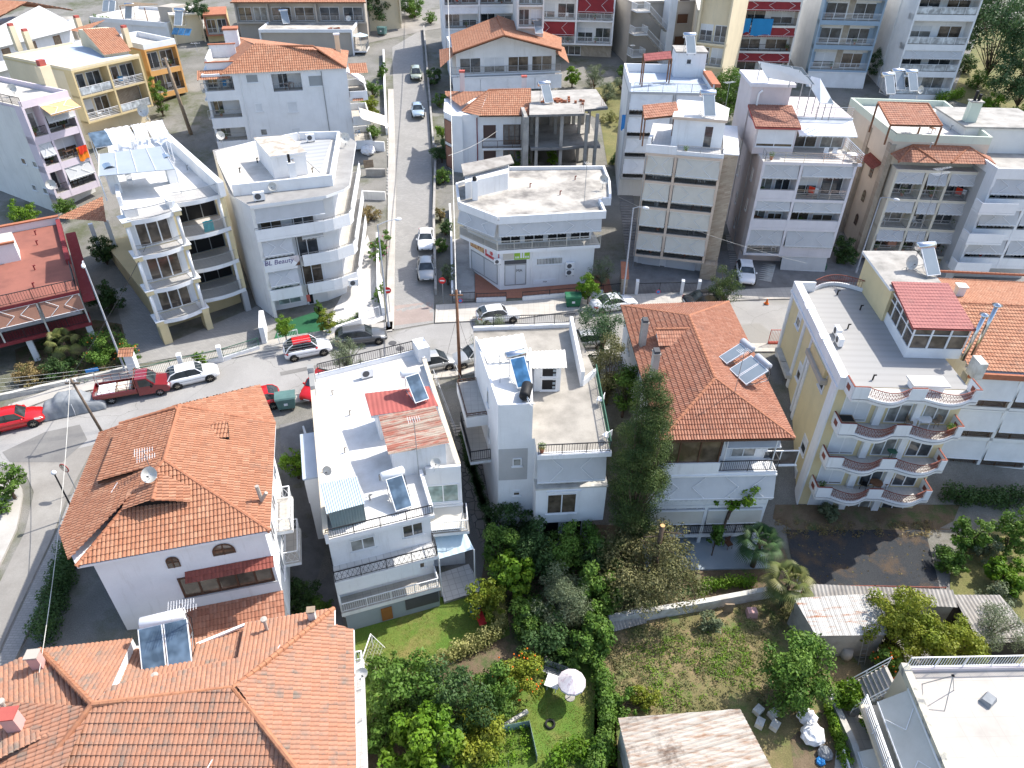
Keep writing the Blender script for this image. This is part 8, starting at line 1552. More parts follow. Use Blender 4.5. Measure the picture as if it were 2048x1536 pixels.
# weeds and grass
def scatter(name,poly,n,h,m,sz,asp,clump=1.,kind='stuff',hs=.5):
    pts=np.array([G(*q)[:2] for q in poly]); x0,y0=pts.min(0);x1,y1=pts.max(0); rg=np.random.default_rng(len(name)+n); P_=[]
    while len(P_)<n:
        x,y=rg.uniform(x0,x1),rg.uniform(y0,y1); ins=False; j=len(pts)-1
        for i in range(len(pts)):
            if (pts[i][1]>y)!=(pts[j][1]>y) and x<(pts[j][0]-pts[i][0])*(y-pts[i][1])/(pts[j][1]-pts[i][1])+pts[i][0]: ins=not ins
            j=i
        if ins and (math.sin(x*.9+1.3*math.sin(y*.8))+math.sin(y*1.1+x*.4)+rg.normal()*.7>-1.2+clump-1): P_.append((x,y))
    C=[np.array([x,y,Hn(x,y)+h*.4]) for x,y in P_]; v,u=leaves(C,np.array([[h*hs*2,h*hs*2,h*.6]]*len(C))*rg.uniform(.5,1.3,(len(C),1)),n*14,sz,m,asp=asp,up=.8); o=leafobj(name,v,u,m); return tag(o,None,None,None,kind)
scatter('weeds',[(1210,1275),(1420,1215),(1590,1210),(1640,1300),(1520,1440),(1240,1420),(1205,1350)],950,.28,'leafweed',.13,2.2,1.0)
scatter('green_weeds',[(1240,1300),(1480,1240),(1520,1380),(1330,1420)],420,.26,'leafbright',.12,2.2,1.6)
scatter('lawn_grass',[(712,1262),(880,1210),(930,1160),(1005,1190),(1015,1262),(880,1330),(760,1395),(715,1440)],900,.07,'leafgrass',.10,4,-2,hs=2.2)
scatter('rough_grass',[(1000,1420),(1100,1310),(1180,1300),(1225,1400),(1240,1536),(1000,1536)],700,.09,'leafgrass',.11,4,-2,hs=2)
scatter('dry_grass',[(1550,1045),(1860,1045),(1890,1075),(1580,1075)],120,.3,'leafdry',.2,5,0)
scatter('garden_weeds',[(30,760),(60,690),(240,650),(265,735),(150,770)],160,.4,'leafdark',.18,2,0)
scatter('shade_plants',[(1000,1080),(1330,1075),(1400,1190),(1200,1250),(1150,1330),(1030,1280)],620,.7,'leafdark',.2,2,-1)
scatter('debris_leaves',[(1590,1080),(1850,1085),(1870,1170),(1640,1160)],90,.06,'leafdry',.16,3,0)
# ================================================================ solar heaters, dishes, antennas
def on(b,u,v,z): p=b.X(u,v,z); return b.wld(p[0],p[1],z)
solar(on(RH,1492,755,5.75),RH.rz-1.25,'pale grey heater lying on the red hip roof, lower of the pair',2,'tankgrey','panellight',26,.95); solar(on(RH,1462,722,5.95),RH.rz-1.25,'pale grey heater on the red hip roof, upper of the pair',1,'tankgrey','panellight',26,.95)
solar(on(OLD,340,1310,2.2),OLD.rz+.17,'large double panel heater with white tank on the old tiled roof',2,'tankwhite','panel',38,1.12,tl=1.9)
solar(on(LB,800,1005,3.35),LB.rz+.12,'single dark panel heater with white tank beside the grey metal hut',1,'tankwhite','panel',40,1.05); solar(on(LB,835,795,5.6),LB.rz+.2,'heater with pinkish tank on the red tin roof',1,'tankwhite','panelgreen' if 'panelgreen' in MT else 'panel',40,1.0)
solar(on(CB,1040,765,CT+.02),CB.rz+.3,'heater with blue panel and steel tank on the stair tower',1,'steel','panelblue',45,1.05)
solar(on(YB,1850,545,9.22),YB.rz+.25,'heater with pale panel and shiny tank on the yellow block stair roof',1,'steel','panellight',45,1.15)
solar(on(BG,1414,232,BGZ+2.77),BG.rz+.3,'heater on the white penthouse of the peach block',1,'steel','panellight',48,1.1); solar(on(GB,1378,108,GBZ+2.77),GB.rz+.15,'heater on the stair block of the light grey block',1,'steel','panellight',48,1.05)
for u,v,l in ((1772,188,'left'),(1792,180,'middle'),(1818,182,'right')): solar(on(SB,u,v,13.25),SB.rz+.25,l+' of three steel tank heaters on the beige block roof',1,'steel','panellight',52,1.1)
solar(on(RB,2035,300,9.25),RB.rz+.3,'pair of pale panels with steel tank on the grey block, right edge',2,'steel','panellight',45,1.15)
solar(on(UN,1092,205,11.02),UN.rz+.3,'heater on the bare concrete roof slab',1,'steel','panellight',52,1.15); p=G(1077,62,0); solar((*P(1076,68,14.0)[:2],14.0),.2,'heater on the orange gable roof',1,'steel','panellight',40,1.15)
solar(on(STB,572,48,12.05),STB.rz+.35,'heater on the worn flat roof behind the hip roof',1,'steel','panellight',50,1.15); solar(on(FTB,262,38,11.85),FTB.rz+.3,'heater in front of the straw pergola',1,'steel','panellight',50,1.2); solar(on(FTB,222,24,11.85),FTB.rz+.3,'heater at the back of the straw pergola house',2,'steel','panellight',45,1.1); solar(on(FTB,362,52,14.25),FTB.rz+.25,'heater above three blue solar panels near the conifer',1,'steel','panellight',48,1.2)
q=on(FTB,365,72,11.9); e=empty('photovoltaic_array',q,FTB.rz+.05,'row of three blue solar panels on a white roof edge','solar panel')
for k in (-1,0,1): MB().hexa([(k*1.1-.5,-.4,.2),(k*1.1+.5,-.4,.2),(k*1.1+.5,.5,1.0),(k*1.1-.5,.5,1.0),(k*1.1-.5,-.43,.24),(k*1.1+.5,-.43,.24),(k*1.1+.5,.47,1.04),(k*1.1-.5,.47,1.04)],'panelblue').build('panel',e)
q=P(258,275,14.3); e=empty('laundry_rack',(q[0],q[1],13.9),YL.rz,'white sheets and dark panels draped over a rooftop frame on the yellow block','laundry'); 
MB().hexa([(-3.0,-1,.3),(-1.6,-1,.3),(-1.6,.4,1.2),(-3.0,.4,1.2),(-3.0,-1.05,.36),(-1.6,-1.05,.36),(-1.6,.35,1.26),(-3.0,.35,1.26)],'panel').build('dark_panel',e); m=MB()
for x in (-3,0,3): m.tube((x,-1,-2.4),(x,-1,.3),.04,'whitemetal',5).tube((x,.4,-2.4),(x,.4,1.2),.04,'whitemetal',5)
m.tube((-3,-1,.3),(3.2,-1,.3),.04,'whitemetal',5).tube((-3,.4,1.2),(3.2,.4,1.2),.04,'whitemetal',5); m.build('frame',e)
def sheet(nm,x0,x1,dr,par,m='clothwhite',seed=0):
    V=[];n,k=12,10
    for i in range(n+1):
        for j in range(k+1):
            t=j/k; x=x0+(x1-x0)*i/n; w_=.05*math.sin(i*1.9+seed)*math.sin(j*.8+1); V.append((x+.12*math.sin(t*3+seed)*t,.42-1.5*t-w_*.5,1.3-1.0*t-dr*max(0,t-.75)*(1+.3*math.sin(i*.9+seed))+w_))
    MB().add(V,[(i*(k+1)+j,(i+1)*(k+1)+j,(i+1)*(k+1)+j+1,i*(k+1)+j+1) for i in range(n) for j in range(k)],m).build(nm,par,True)
sheet('sheet',-1.7,.3,3.5,e); sheet('sheet',.5,1.6,2,e,seed=2); sheet('sheet',1.7,3.2,2.2,e,seed=4)
dish(on(OB,307,958,7.9),.0,'large pale dish on the orange roof ridge, lower left',.42,.3,45); dish(on(OLD,722,1350,1.6),.5,'white dish clamped to the gutter beside the lawn',.3,.25,30); dish(on(LB,872,938,3.9),.15,'white dish on the flat roof beside antenna clutter',.32,.5,40); dish(on(LB,659,948,3.6),-.2,'small pale blue dish on the left parapet',.3,.3,30)
dish(on(YB,1812,540,9.22),.3,'big tilted dish on the yellow block stair roof',.55,.6,25); dish(on(SH,1205,378,SHZ+.02),.1,'round dish at the right corner of the shop roof',.45,.9,30); dish(on(BL,692,292,11.05),.15,'cream dish at the back corner of the salon block',.5,.7,30); dish(on(BL,548,382,11.1),0,'white dish on the front edge of the salon block roof',.36,.3,30); dish(on(BL,443,285,11.4),.6,'white dish against the rear parapet of the salon block',.4,.6,20)
dish(on(YL,296,240,14),-.2,'big white dish behind the laundry sheets',.6,.8,25); dish(on(STB,698,48,12.05),.2,'dish on the worn flat roof behind the hip roof',.45,.7,30); dish(on(SB,1832,196,13.25),.4,'round dish behind the tiled pergola',.42,.8,15); dish(on(LIL,108,382,6.0),.3,'white dish on a rod below the lilac block',.5,.6,30); dish(on(LIL,30,190,13.7),.2,'pale dish on the lilac block roof',.5,.5,30)
antenna(on(RH,1468,790,5.9),.4,'tall thin aerial on the red hip roof',3.6,6,.9); antenna(on(OB,300,935,7.7),.4,'grid aerial near the dish on the orange roof',1.3,8,1.0,booms=2); antenna(on(OLD,378,1245,3.6),.35,'white double aerial above the solar heater',1.6,10,1.3,booms=2); antenna(on(LB,838,950,3.4),.3,'tall mast aerial rising past the red worn roof',4.6,6,.8); antenna(on(CB,1000,765,CT),.1,'rusty mast on the stair tower roof',2.2,2,.3)
antenna(on(SH,1168,410,SHZ),.1,'slender mast at the right of the shop roof',4.2,3,.5); antenna(on(BG,1438,285,BGZ),.5,'tall lattice mast on the peach block',5.6,8,1.2); antenna((*P(1818,520,4)[:2],4),.4,'tall aerial mast in front of the beige block',9,10,2.0,booms=2); antenna(on(GB,1262,118,GBZ+.9),.2,'small aerial on the light grey block parapet',1.6,4,.6); antenna(on(HB,395,105,14.2),.2,'low aerial on the small roof terrace, upper left',1.2,6,1.2)
acunit(on(YB,1676,690,YZ),YB.rz-1.6,'condenser on the yellow block roof, lower of two'); acunit(on(YB,1672,672,YZ),YB.rz-1.6,'condenser on the yellow block roof, upper of two'); acunit(on(LB,735,755,LZ),LB.rz+.1,'condenser alone on the white roof behind the railing',s=1.1); acunit(on(BL,520,402,11.0),BL.rz,'condenser on the front left roof edge of the salon block',s=1.1); acunit(on(BL,622,283,11.35),BL.rz,'condenser on the grey membrane roof')
q=SH.wld(7.2,.12,1.5); acunit(q,SH.rz,'lower of two stacked fans on the shop wall'); q=SH.wld(7.2,.12,2.2); acunit(q,SH.rz,'upper of two stacked fans on the shop wall'); acunit(SH.wld(.05,.12,3.2),SH.rz,'small unit beside the shop roller shutter',s=.8); acunit(on(BG,1300,288,BGZ+.1),BG.rz+1.4,'unit on the peach block terrace under the pergola'); acunit(BL.wld(7.6,-.4,2.1),BL.rz,'unit on the lowest salon block balcony')
q=on(CB,1052,782,CT+.5); e=empty('water_tank',(q[0],q[1],CT+.02),CB.rz,'black plastic water tank on the stair tower, below the blue panel','water tank'); MB().lathe([(.001,-.72),(.28,-.7),(.36,-.6),(.36,.6),(.28,.7),(.001,.72)],(0,0,.5),'black',16,(.25,1,0)).build('drum',e,True); MB().box(-.3,.3,-.5,.5,0,.16,'greymetal').build('cradle',e); MB().path([(0,-.7,.5),(.1,-.95,.2),(.3,-1.05,.05)],.03,'plastwhite',5).path([(0,-.7,.6),(.25,-.9,.2),(.5,-.8,.05)],.025,'plastwhite',5).build('hose',e)
# ================================================================ street furniture
def dumpster(loc,rz,label,m='dumpster'):
    e=empty('dumpster',loc,rz,label,'rubbish bin'); MB().hexa([(-.62,-.45,.2),(.62,-.45,.2),(.62,.45,.2),(-.62,.45,.2),(-.72,-.55,1.15),(.72,-.55,1.15),(.72,.55,1.15),(-.72,.55,1.15)],m).build('bin_body',e)
    mb=MB(); k=6; v=[(x,.6*math.cos(pi*i/k),1.16+.22*math.sin(pi*i/k)) for x in (-.76,.76) for i in range(k+1)]; mb.add(v,[(i,i+1,k+2+i,k+1+i) for i in range(k)]+[tuple(range(k+1)),tuple(range(2*k+1,k,-1))],m); mb.build('lid',e)
    for x in (-.5,.5):
        for y in (-.35,.35): MB().lathe([(.001,-.04),(.1,-.04),(.1,.04),(.001,.04)],(x,y,.1),'rubber',10,(1,0,0)).build('wheel',e)
    for x in (-.74,.74): MB().tube((x,-.2,.95),(x,.2,.95),.04,m,6).build('handle',e)
    MB().box(-.14,.14,-.575,-.53,.6,.8,'clothwhite').build('sticker',e); return e
dumpster(pc(575,815),.25,'weathered grey green dumpster on the near pavement beside the orange roof'); dumpster(pc(1145,612),.05,'dark green dumpster at the kerb beside the small street tree','binGreen'); dumpster(pc(765,70),-.3,'far dumpster at the top of the side street')
def wpole(u,v,h,label,m='polewood',lean=0,arm=True,r=.15):
    p=pc(u,v); e=empty('utility_pole',p,0,label,'utility pole'); MB().tube((0,0,-.5),(lean,0,h),r,m,9,r*.7).build('post',e,True)
    if arm: MB().beam((lean-.5,0,h-.5),(lean+.5,0,h-.5),.09,.09,m).tube((lean-.3,0,h-.3),(lean-.3,0,h-.1),.05,'plastwhite',6).tube((lean+.3,0,h-.3),(lean+.3,0,h-.1),.05,'plastwhite',6).build('crossarm',e)
    return (p[0]+lean,p[1],p[2]+h)
A1=wpole(920,755,8.2,'brown wooden utility pole between the two white houses','wood'); A2=wpole(212,875,5.4,'leaning dark wooden pole in front of the grey covered car',lean=-.7,r=.11); A3=wpole(383,268,9.5,'tall pale wooden pole against the white hip roofed building','oldwood',lean=-.9,r=.26)
AT=(A1[0]-9.5,165,25.)
pole_lamp(pc(252,745),'tall grey street lamp in front of the red terrace house, leaning left',10.2,1.1,R(-60),group=None); pole_lamp(pc(778,655),'tall grey street lamp at the corner of the side street',10.0,1.6,R(25)); pole_lamp(pc(1245,605),'grey street lamp in front of the peach block with one lantern',9.6,.9,R(-20)); pole_lamp(pc(1712,545),'thin street lamp in front of the beige block',8,1.2,R(-40))
def globe(u,v,h,label):
    p=pc(u,v); e=empty('street_lamp',p,0,label,'street lamp'); MB().tube((0,0,-.2),(0,0,h),.06,'blackmetal',8,.045).build('post',e); MB().lathe([(.001,-.16),(.12,-.1),(.16,0),(.12,.1),(.001,.16)],(0,0,h+.15),'plastwhite',12).build('globe',e,True)
globe(152,1032,3.7,'black globe lamp post on the branch street pavement')
def sign(u,v,h,label,kind,rz=0,name='traffic_sign'):
    p=pc(u,v); e=empty(name,p,rz,label,'traffic sign'); MB().tube((0,0,-.2),(0,0,h),.035,'greymetal',6).build('post',e); d=(0,-1,0); c=(0,-.05,h-.3)
    if kind=='noentry': MB().lathe([(.001,0),(.33,.0),(.33,.02),(.001,.022)],c,'plastred',20,d).build('disc',e); MB().box(-.22,.22,-.085,-.071,h-.36,h-.24,'plastwhite').build('white_bar',e)
    elif kind=='mirror': MB().lathe([(.001,0),(.36,0),(.36,.03),(.3,.05)],c,'redpaint',20,d).build('rim',e); MB().lathe([(.3,.04),(.2,.08),(.001,.1)],c,'steel',20,d).build('mirror_face',e,True)
    elif kind=='noparking':
        MB().lathe([(.001,0),(.26,0),(.26,.02),(.001,.022)],c,'plastred',20,d).build('rim',e); MB().lathe([(.2,.023),(.001,.026)],c,'plastblue',20,d).build('disc',e); b0=Vector(c)+Vector((0,-.03,0)); MB().tube(b0+Vector((-.16,0,-.16)),b0+Vector((.16,0,.16)),.025,'plastred',4).tube(b0+Vector((-.16,0,.16)),b0+Vector((.16,0,-.16)),.025,'plastred',4).build('cross',e)
    elif kind=='name': MB().box(-.45,.45,-.06,-.03,h-.3,h,'plastblue').build('name_plate',e)
    return e
sign(780,625,2.7,'no entry sign on the left side of the side street','noentry',.1); sign(887,605,2.7,'no entry sign beside the grey leaved tree at the shop corner','noentry',-.05); sign(155,985,2.6,'round convex traffic mirror on the branch street pavement','mirror',-.3,'traffic_mirror'); sign(205,790,2.6,'blue street name plate on a white bracket behind the pickup','name',.4)
e=empty('traffic_cone',G(1533,607,.1),0,'small orange traffic cone on the far pavement','cone'); MB().lathe([(.17,.02),(.04,.5),(.001,.5)],(0,0,0),'orange',10).box(-.2,.2,-.2,.2,0,.03,'orange').build('cone',e)
for u,v,l in ((785,686,'round manhole cover at the street junction'),(800,697,'second manhole cover nearest the dark estate car'),(862,712,'square drain cover near the silver people carrier'),(1330,640,'manhole cover on the main street behind the red roof')): q=G(u,v,.045); o=MB().lathe([(.001,0),(.36,0),(.36,.012),(.001,.014)],(0,0,0),'shade',16).build('manhole_cover'); o.location=q; tag(o,l,'manhole cover')
# fences and walls
g=lambda *l: [G(u,v,0) for u,v in l]
fence(g((275,762),(345,745),(362,742)),'green topped black gate of the yellow block yard',1.2,'greenmetal',base=.0); fence(g((365,741),(450,722),(520,700)),'green and black railing on a low white wall before the yellow block',.8,'greenmetal',base=.45); wallthing(g((366,742),(366,735)),'white gate post with capital in the yellow block fence',1.5,.35); wallthing(g((444,725),(444,719)),'second white gate post near the feathery shrub',1.5,.35)
q=pc(272,748); e=empty('gate_pillar',q,.1,'white gate pillar with a small orange tiled cap','gate pillar'); MB().box(-.35,.35,-.3,.3,-.2,2.1,'white').build('pillar_shaft',e); rf=Roof(); rf.slope([(-.6,-.6,2.1),(.6,-.6,2.1),(.6,0,2.5),(-.6,0,2.5)],pitch=.2,row=.34,mat='tile',nsub=4); rf.slope([(.6,.7,2.1),(-.6,.7,2.1),(-.6,0,2.5),(.6,0,2.5)],pitch=.2,row=.34,mat='tile',nsub=4); rf.build('tiled_cap',e)
wallthing(g((0,800),(100,778),(200,757),(262,742)),'low rough garden wall along the far pavement, left',.5,.3,'stonewhite'); wallthing(g((530,690),(530,655)),'white gate post of the salon forecourt, left side',1.8,.4); fence(g((560,690),(598,682)),'white gate open on the green carpet',1.2,'whitemetal'); wallthing(g((655,672),(722,650),(722,630)),'white planter wall of the salon yard',.7,.25); fence(g((722,648),(760,635)),'white gate of the tiled salon yard',1.2,'whitemetal'); wallthing(g((768,632),(758,590),(756,480)),'white parapet wall beside the side street',.9,.25)
fence(g((906,606),(950,604)),'black driveway gate with no parking disc left of the shop',1.1,'blackmetal'); e=empty('no_parking_disc',G(921,600,.75),0,'round blue and red no parking disc on the left shop gate','traffic sign'); MB().lathe([(.001,0),(.22,0),(.22,.02),(.001,.022)],(0,-.12,0),'plastred',16,(0,-1,0)).build('rim',e); MB().lathe([(.17,.024),(.001,.026)],(0,-.12,0),'plastblue',16,(0,-1,0)).build('disc',e)
fence(g((953,606),(1012,604)),'low black railing on white wall left of the shop steps',.5,'blackmetal',base=.55); fence(g((1045,603),(1205,590)),'low black railing on white wall along the shop forecourt',.5,'blackmetal',base=.55); fence(g((1205,590),(1240,586)),'black railing at the right end of the shop forecourt',1.1,'blackmetal'); wallthing(g((905,590),(903,480),(900,420)),'white driveway wall left of the shop',.8,.2)
fence(g((1275,590),(1360,588)),'black sliding gate with no parking disc before the peach block',1.3,'blackmetal'); e=empty('no_parking_disc',G(1316,582,.8),0,'round no parking disc on the peach block gate','traffic sign'); MB().lathe([(.001,0),(.22,0),(.22,.02),(.001,.022)],(0,-.15,0),'plastred',16,(0,-1,0)).build('rim',e); MB().lathe([(.17,.024),(.001,.026)],(0,-.15,0),'plastblue',16,(0,-1,0)).build('disc',e)
for u,l in ((1272,'left'),(1362,'right'),(1395,'far right')): wallthing(g((u,592),(u,587)),'%s white gate post before the peach block'%l,1.6,.3)
fence(g((1365,588),(1393,587)),'short black railing right of the peach block gate',1.2,'blackmetal'); wallthing(g((1245,560),(1246,595)),'stone gate pillar with tiled cap beside the long dark stairs',2.0,.6,'stoneclad',top='terracotta')
fence(g((1600,1192),(1740,1192),(1880,1195)),'rust red iron fence along the top of the corrugated sheds',.8,'rustmetal',base=.3,bm='concrete'); wallthing(g((1215,1250),(1300,1236),(1420,1215),(1560,1188)),'long pale old garden wall above the weedy plot',.9,.35,'dirtywhite'); wallthing(g((1650,1390),(1700,1500),(1720,1560)),'old stone wall beside the outside stairs, bottom right',.8,.35,'stonewhite'); wallthing(g((610,870),(640,960),(690,1200)),'white boundary wall in the alley below the orange roof',.9,.15,'white'); wallthing(g((975,1475),(1055,1425)),'low pale stone edging of the shrub bed',.25,.2,'stonewhite'); wallthing(g((1090,1318),(1110,1335),(1140,1345)),'curved grey stone edging behind the bench',.25,.2,'concrete')
fence(g((1535,690),(1590,690)),'red iron gate fence left of the yellow block',1.3,'redpaint',base=.3,bm='redpaint'); wallthing(g((872,300),(868,440),(872,590)),'grey retaining wall along the right side of the side street',.7,.25,'concrete'); wallthing(g((848,60),(862,230),(868,300)),'upper retaining wall along the side street',.7,.25,'concrete'); wallthing(g((774,270),(770,180),(768,110)),'white garden wall left of the upper side street',.9,.25,'white')
wallthing(g((728,398),(772,400)),'low white garden wall left of the side street, beside the salon block',1.0,.25,'white2'); wallthing(g((728,300),(770,302)),'upper white yard wall beside the pavement steps',1.2,.25,'white'); wallthing(g((733,352),(772,352)),'grey retaining wall with dry weeds beside the pavement steps',.9,.3,'concrete'); o=MB().box(-.6,.6,-.05,.05,0,.9,'oldwood'); 
for k in range(5): o.box(-.6,.6,-.09,-.05,.05+k*.18,.15+k*.18,'oldwood')
o=o.build('pallet'); o.location=G(738,335,0); o.rotation_euler=(-.3,0,.3); tag(o,'brown wooden pallet in the yard left of the side street','pallet')
# stairs
def st(a,b_,w,n,label,m='concrete',rail=None,name='garden_steps'): stairs(G(*a),G(*b_),w,n,label,m,name,rail)
st((935,868),(890,752),2.0,20,'long flight of concrete steps between the two white houses','stucco','greymetal'); st((1270,540),(1245,330),1.6,40,'long dark stairs climbing beside the peach block','darkconc'); st((285,560),(262,500),1.4,20,'grey stairs climbing beside the yellow block','concrete'); st((1475,545),(1462,470),1.2,18,'narrow steps between peach and mauve blocks','concrete')
for k,(a,c) in enumerate((((782,390),(782,335)),((782,312),(782,276)))): st(a,c,1.0,9-2*k,('lower','upper')[k]+' flight of pavement steps beside the side street','slabplain' if 'slabplain' in MT else 'stonewhite')
p=Vector(P(1690,1405,-5.2)); q=Vector(P(1785,1355,-2.6)); stairs(p,q,1.5,11,'outside concrete stairs with white rails beside the cream terrace house','concrete','garden_steps','whitemetal'); st((1520,560),(1530,525),2.2,9,'entrance steps of the mauve block','stonewhite')
# wires
for k in range(5): wire(P(-40,762+k*8,5-.2*k),P(640,672+k*5,5-.2*k),'one of five thin parallel cables strung along the left main street',.3,.011,'dirtywhite')
wire(A2,(-22.5,19,3),'cable running down from the leaning pole along the hedge',.6,.02,'dirtywhite'); wire(A2,(-30,60,11),'cable rising from the leaning pole past the red terrace house',.6,.02,'black'); wire(A1,AT,'thick pale cable running uphill along the side street from the brown pole',1.2,.05,'dirtywhite'); wire((11,72,6),(25,55,7),'pale cable sweeping across the peach block front to the street',.6,.014,'dirtywhite'); wire((A1[0]-2.6,74,9.5),(-2,86,8.5),'pale cable branching to the shuttered house behind the shop',.3,.02,'dirtywhite'); q=on(OLD,470,1500,3.4); wire(on(OLD,415,1536,3.2),on(OLD,560,1290,3.1),'white cable lying across the old tiled roof',.0,.025,'plastwhite'); wire(on(OB,165,1060,6.3),on(OB,235,965,7.2),'white cable hanging over the orange roof corner',.1,.02,'plastwhite'); p=pc(920,755); wire((p[0],p[1],p[2]+6),(p[0]-1.6,p[1]-.4,p[2]),'guy wire left of the brown pole',0,.012); wire((p[0],p[1],p[2]+6),(p[0]+1.6,p[1]-.4,p[2]),'guy wire right of the brown pole',0,.012)
# ================================================================ garden things
q=G(1140,1395,0); e=empty('parasol',q,.2,'white garden parasol with scalloped edge on the lower lawn','parasol'); MB().tube((0,0,0),(0,0,2.1),.025,'greymetal',6).build('pole',e); mb=MB(); n=12; mb.add([(0,0,2.28)]+[(.82*math.cos(2*pi*i/n)*(1 if i%1==0 else 1),.82*math.sin(2*pi*i/n),1.72) for i in range(n)]+[(.84*math.cos(2*pi*i/n),.84*math.sin(2*pi*i/n),1.6) for i in range(n)],[(0,1+i,1+(i+1)%n) for i in range(n)]+[(1+i,1+n+i,1+n+(i+1)%n,1+(i+1)%n) for i in range(n)],'parasolcloth'); mb.build('canopy',e); MB().lathe([(.001,0),(.3,0),(.3,.08),(.001,.1)],(0,0,0),'concrete',12).build('base',e)
q=G(1108,1352,0); e=empty('garden_bench',q,-.35,'grey slatted bench behind the parasol','bench'); mb=MB()
for k in range(4): mb.box(-.75,.75,-.25+k*.12,-.16+k*.12,.42,.45,'greymetal')
mb.build('seat',e); mb=MB()
for k in range(4): mb.box(-.75,.75,.24+k*.02,.27+k*.02,.52+k*.1,.60+k*.1,'greymetal')
mb.build('backrest',e)
for x in (-.65,.65): MB().box(x-.03,x+.03,-.25,.28,0,.42,'blackmetal').build('leg',e)
table(G(1105,1375,0),'square white table left of the parasol',.42,.7,'plastwhite',True,-.35); q=G(1100,1450,0); e=MB().lathe([(.19,.02),(.30,.0),(.31,.09),(.30,.18),(.19,.17),(.2,.09),(.19,.02)],(0,0,0),'rubber',20).build('tyre',None,True); e.location=q; tag(e,'old black tyre lying on the lower lawn','tyre')
q=G(737,1318,0); e=empty('goal',q,R(-8),'small white football goal with net on the lawn','goal'); m=MB(); 
for y in (-.9,.9): m.tube((0,y,0),(0,y,1.3),.04,'plastwhite',6).tube((0,y,0),(.8,y,0),.03,'plastwhite',6).tube((0,y,1.3),(.8,y,0),.025,'plastwhite',6)
m.tube((0,-.9,1.3),(0,.9,1.3),.04,'plastwhite',6).tube((.8,-.9,0),(.8,.9,0),.03,'plastwhite',6); m.build('frame',e); m=MB()
for k in range(1,9): y=-.9+.2*k; m.tube((0,y,1.3),(.8,y,0),.006,'plastwhite',3)
for k in range(1,6): t=k/6; m.tube((.8*t,-.9,1.3*(1-t)),(.8*t,.9,1.3*(1-t)),.006,'plastwhite',3)
m.build('net',e)
q=G(960,1240,0); e=empty('toy_slide',q,.5,'blue and red toy slide under the lemon tree','toy'); MB().hexa([(-.25,-.5,.05),(.25,-.5,.05),(.25,.4,.75),(-.25,.4,.75),(-.25,-.5,.12),(.25,-.5,.12),(.25,.4,.82),(-.25,.4,.82)],'plastred').build('slide',e); MB().box(-.32,.32,.3,.9,0,.85,'plastblue').build('steps',e)
def pile(label,loc,rz,items,name,cat): 
    e=empty(name,loc,rz,label,cat)
    return e
# corrugated sheets on the weedy plot, white blocks, bags, ladder
q=G(1255,1245,.1); e=Roof(); e.slope([(-1.3,-.5,.2),(1.1,-.5,.2),(1.3,.5,.6),(-1.0,.5,.6)],pitch=.22,row=9,amp=.04,step=0,nsub=5,mat='corrgrey',corr=True,rows=False); o=e.build('corrugated_sheets'); o.location=q; o.rotation_euler=(0,0,.3); tag(o,'stack of grey corrugated sheets leaning at the garden wall','metal sheet')
for u,v,l in ((1515,1425,'upper left'),(1545,1432,'upper right'),(1518,1450,'lower left'),(1548,1455,'lower right')): q=G(u,v,0); o=MB().box(-.28,.28,-.22,.22,0,.4,'dirtywhite').box(-.1,.1,-.1,.1,.4,.44,'dirtywhite').build('concrete_block'); o.location=q; o.rotation_euler=(0,0,u*.1); tag(o,l+' of four pale concrete blocks by the rounded green tree','block','pale blocks on the bare soil')
def bag(u,v,r,label,m='clothwhite'):
    q=G(u,v,0); bm=bmesh.new(); bmesh.ops.create_icosphere(bm,subdivisions=3,radius=r); rg=np.random.default_rng(int(u))
    for vv in bm.verts: vv.co*=1+.13*math.sin(vv.co.x*9/r+u)*math.sin(vv.co.y*7/r)+.05*math.sin(vv.co.z*15/r); vv.co.z=max(-.55*r,vv.co.z*.7)+.55*r
    me=bpy.data.meshes.new('sack'); bm.to_mesh(me); bm.free(); me.materials.append(MT[m]); o=bpy.data.objects.new('sack',me); COL.objects.link(o); o.location=q; tag(o,label,'sack')
bag(1612,1440,.55,'white builders sack under the rounded tree'); bag(1622,1475,.65,'larger white builders sack with a blue strap'); bag(1648,1510,.4,'grey rubbish sack at the bottom right soil','covercloth'); bag(1640,1525,.25,'blue bag among the rubbish','plastblue'); 
bag(737,308,.9,'heap of white plastic sheeting in the yard left of the side street'); q=G(1722,1330,0); e=empty('ladder',q,.1,'grey aluminium ladder leaning on the tin shed','ladder'); m=MB()
for x in (-.2,.2): m.tube((x,0,0),(x,.7,2.9),.03,'greymetal',5)
for k in range(9): m.tube((-.2,.07+.075*k,.3+.3*k),(.2,.07+.075*k,.3+.3*k),.02,'greymetal',4)
m.build('ladder_frame',e); q=G(1690,1315,0); e=MB().lathe([(.001,0),(.3,0),(.36,.35),(.3,.8),(.001,.8)],(0,0,0),'stucco',12).build('barrel',None,True); e.location=q; tag(e,'tan barrel beside the ladder','barrel')
q=G(1455,1225,0); e=MB().box(-.3,.3,-.05,.05,0,.9,'oldwood').box(-.32,-.24,-.07,-.05,0,.95,'oldwood').build('pallet'); e.location=q; tag(e,'grey wooden pallet standing against the garden wall','pallet'); q=G(1502,1230,0); e=MB().hexa([(-.35,-.3,0),(.35,-.3,0),(.35,.3,0),(-.35,.3,0),(-.3,-.25,.5),(.3,-.25,.55),(.3,.25,.5),(-.3,.25,.5)],'pink').build('box'); e.location=q; tag(e,'pink covered box beside the wooden pallet','box')
q=G(1700,1005,0)
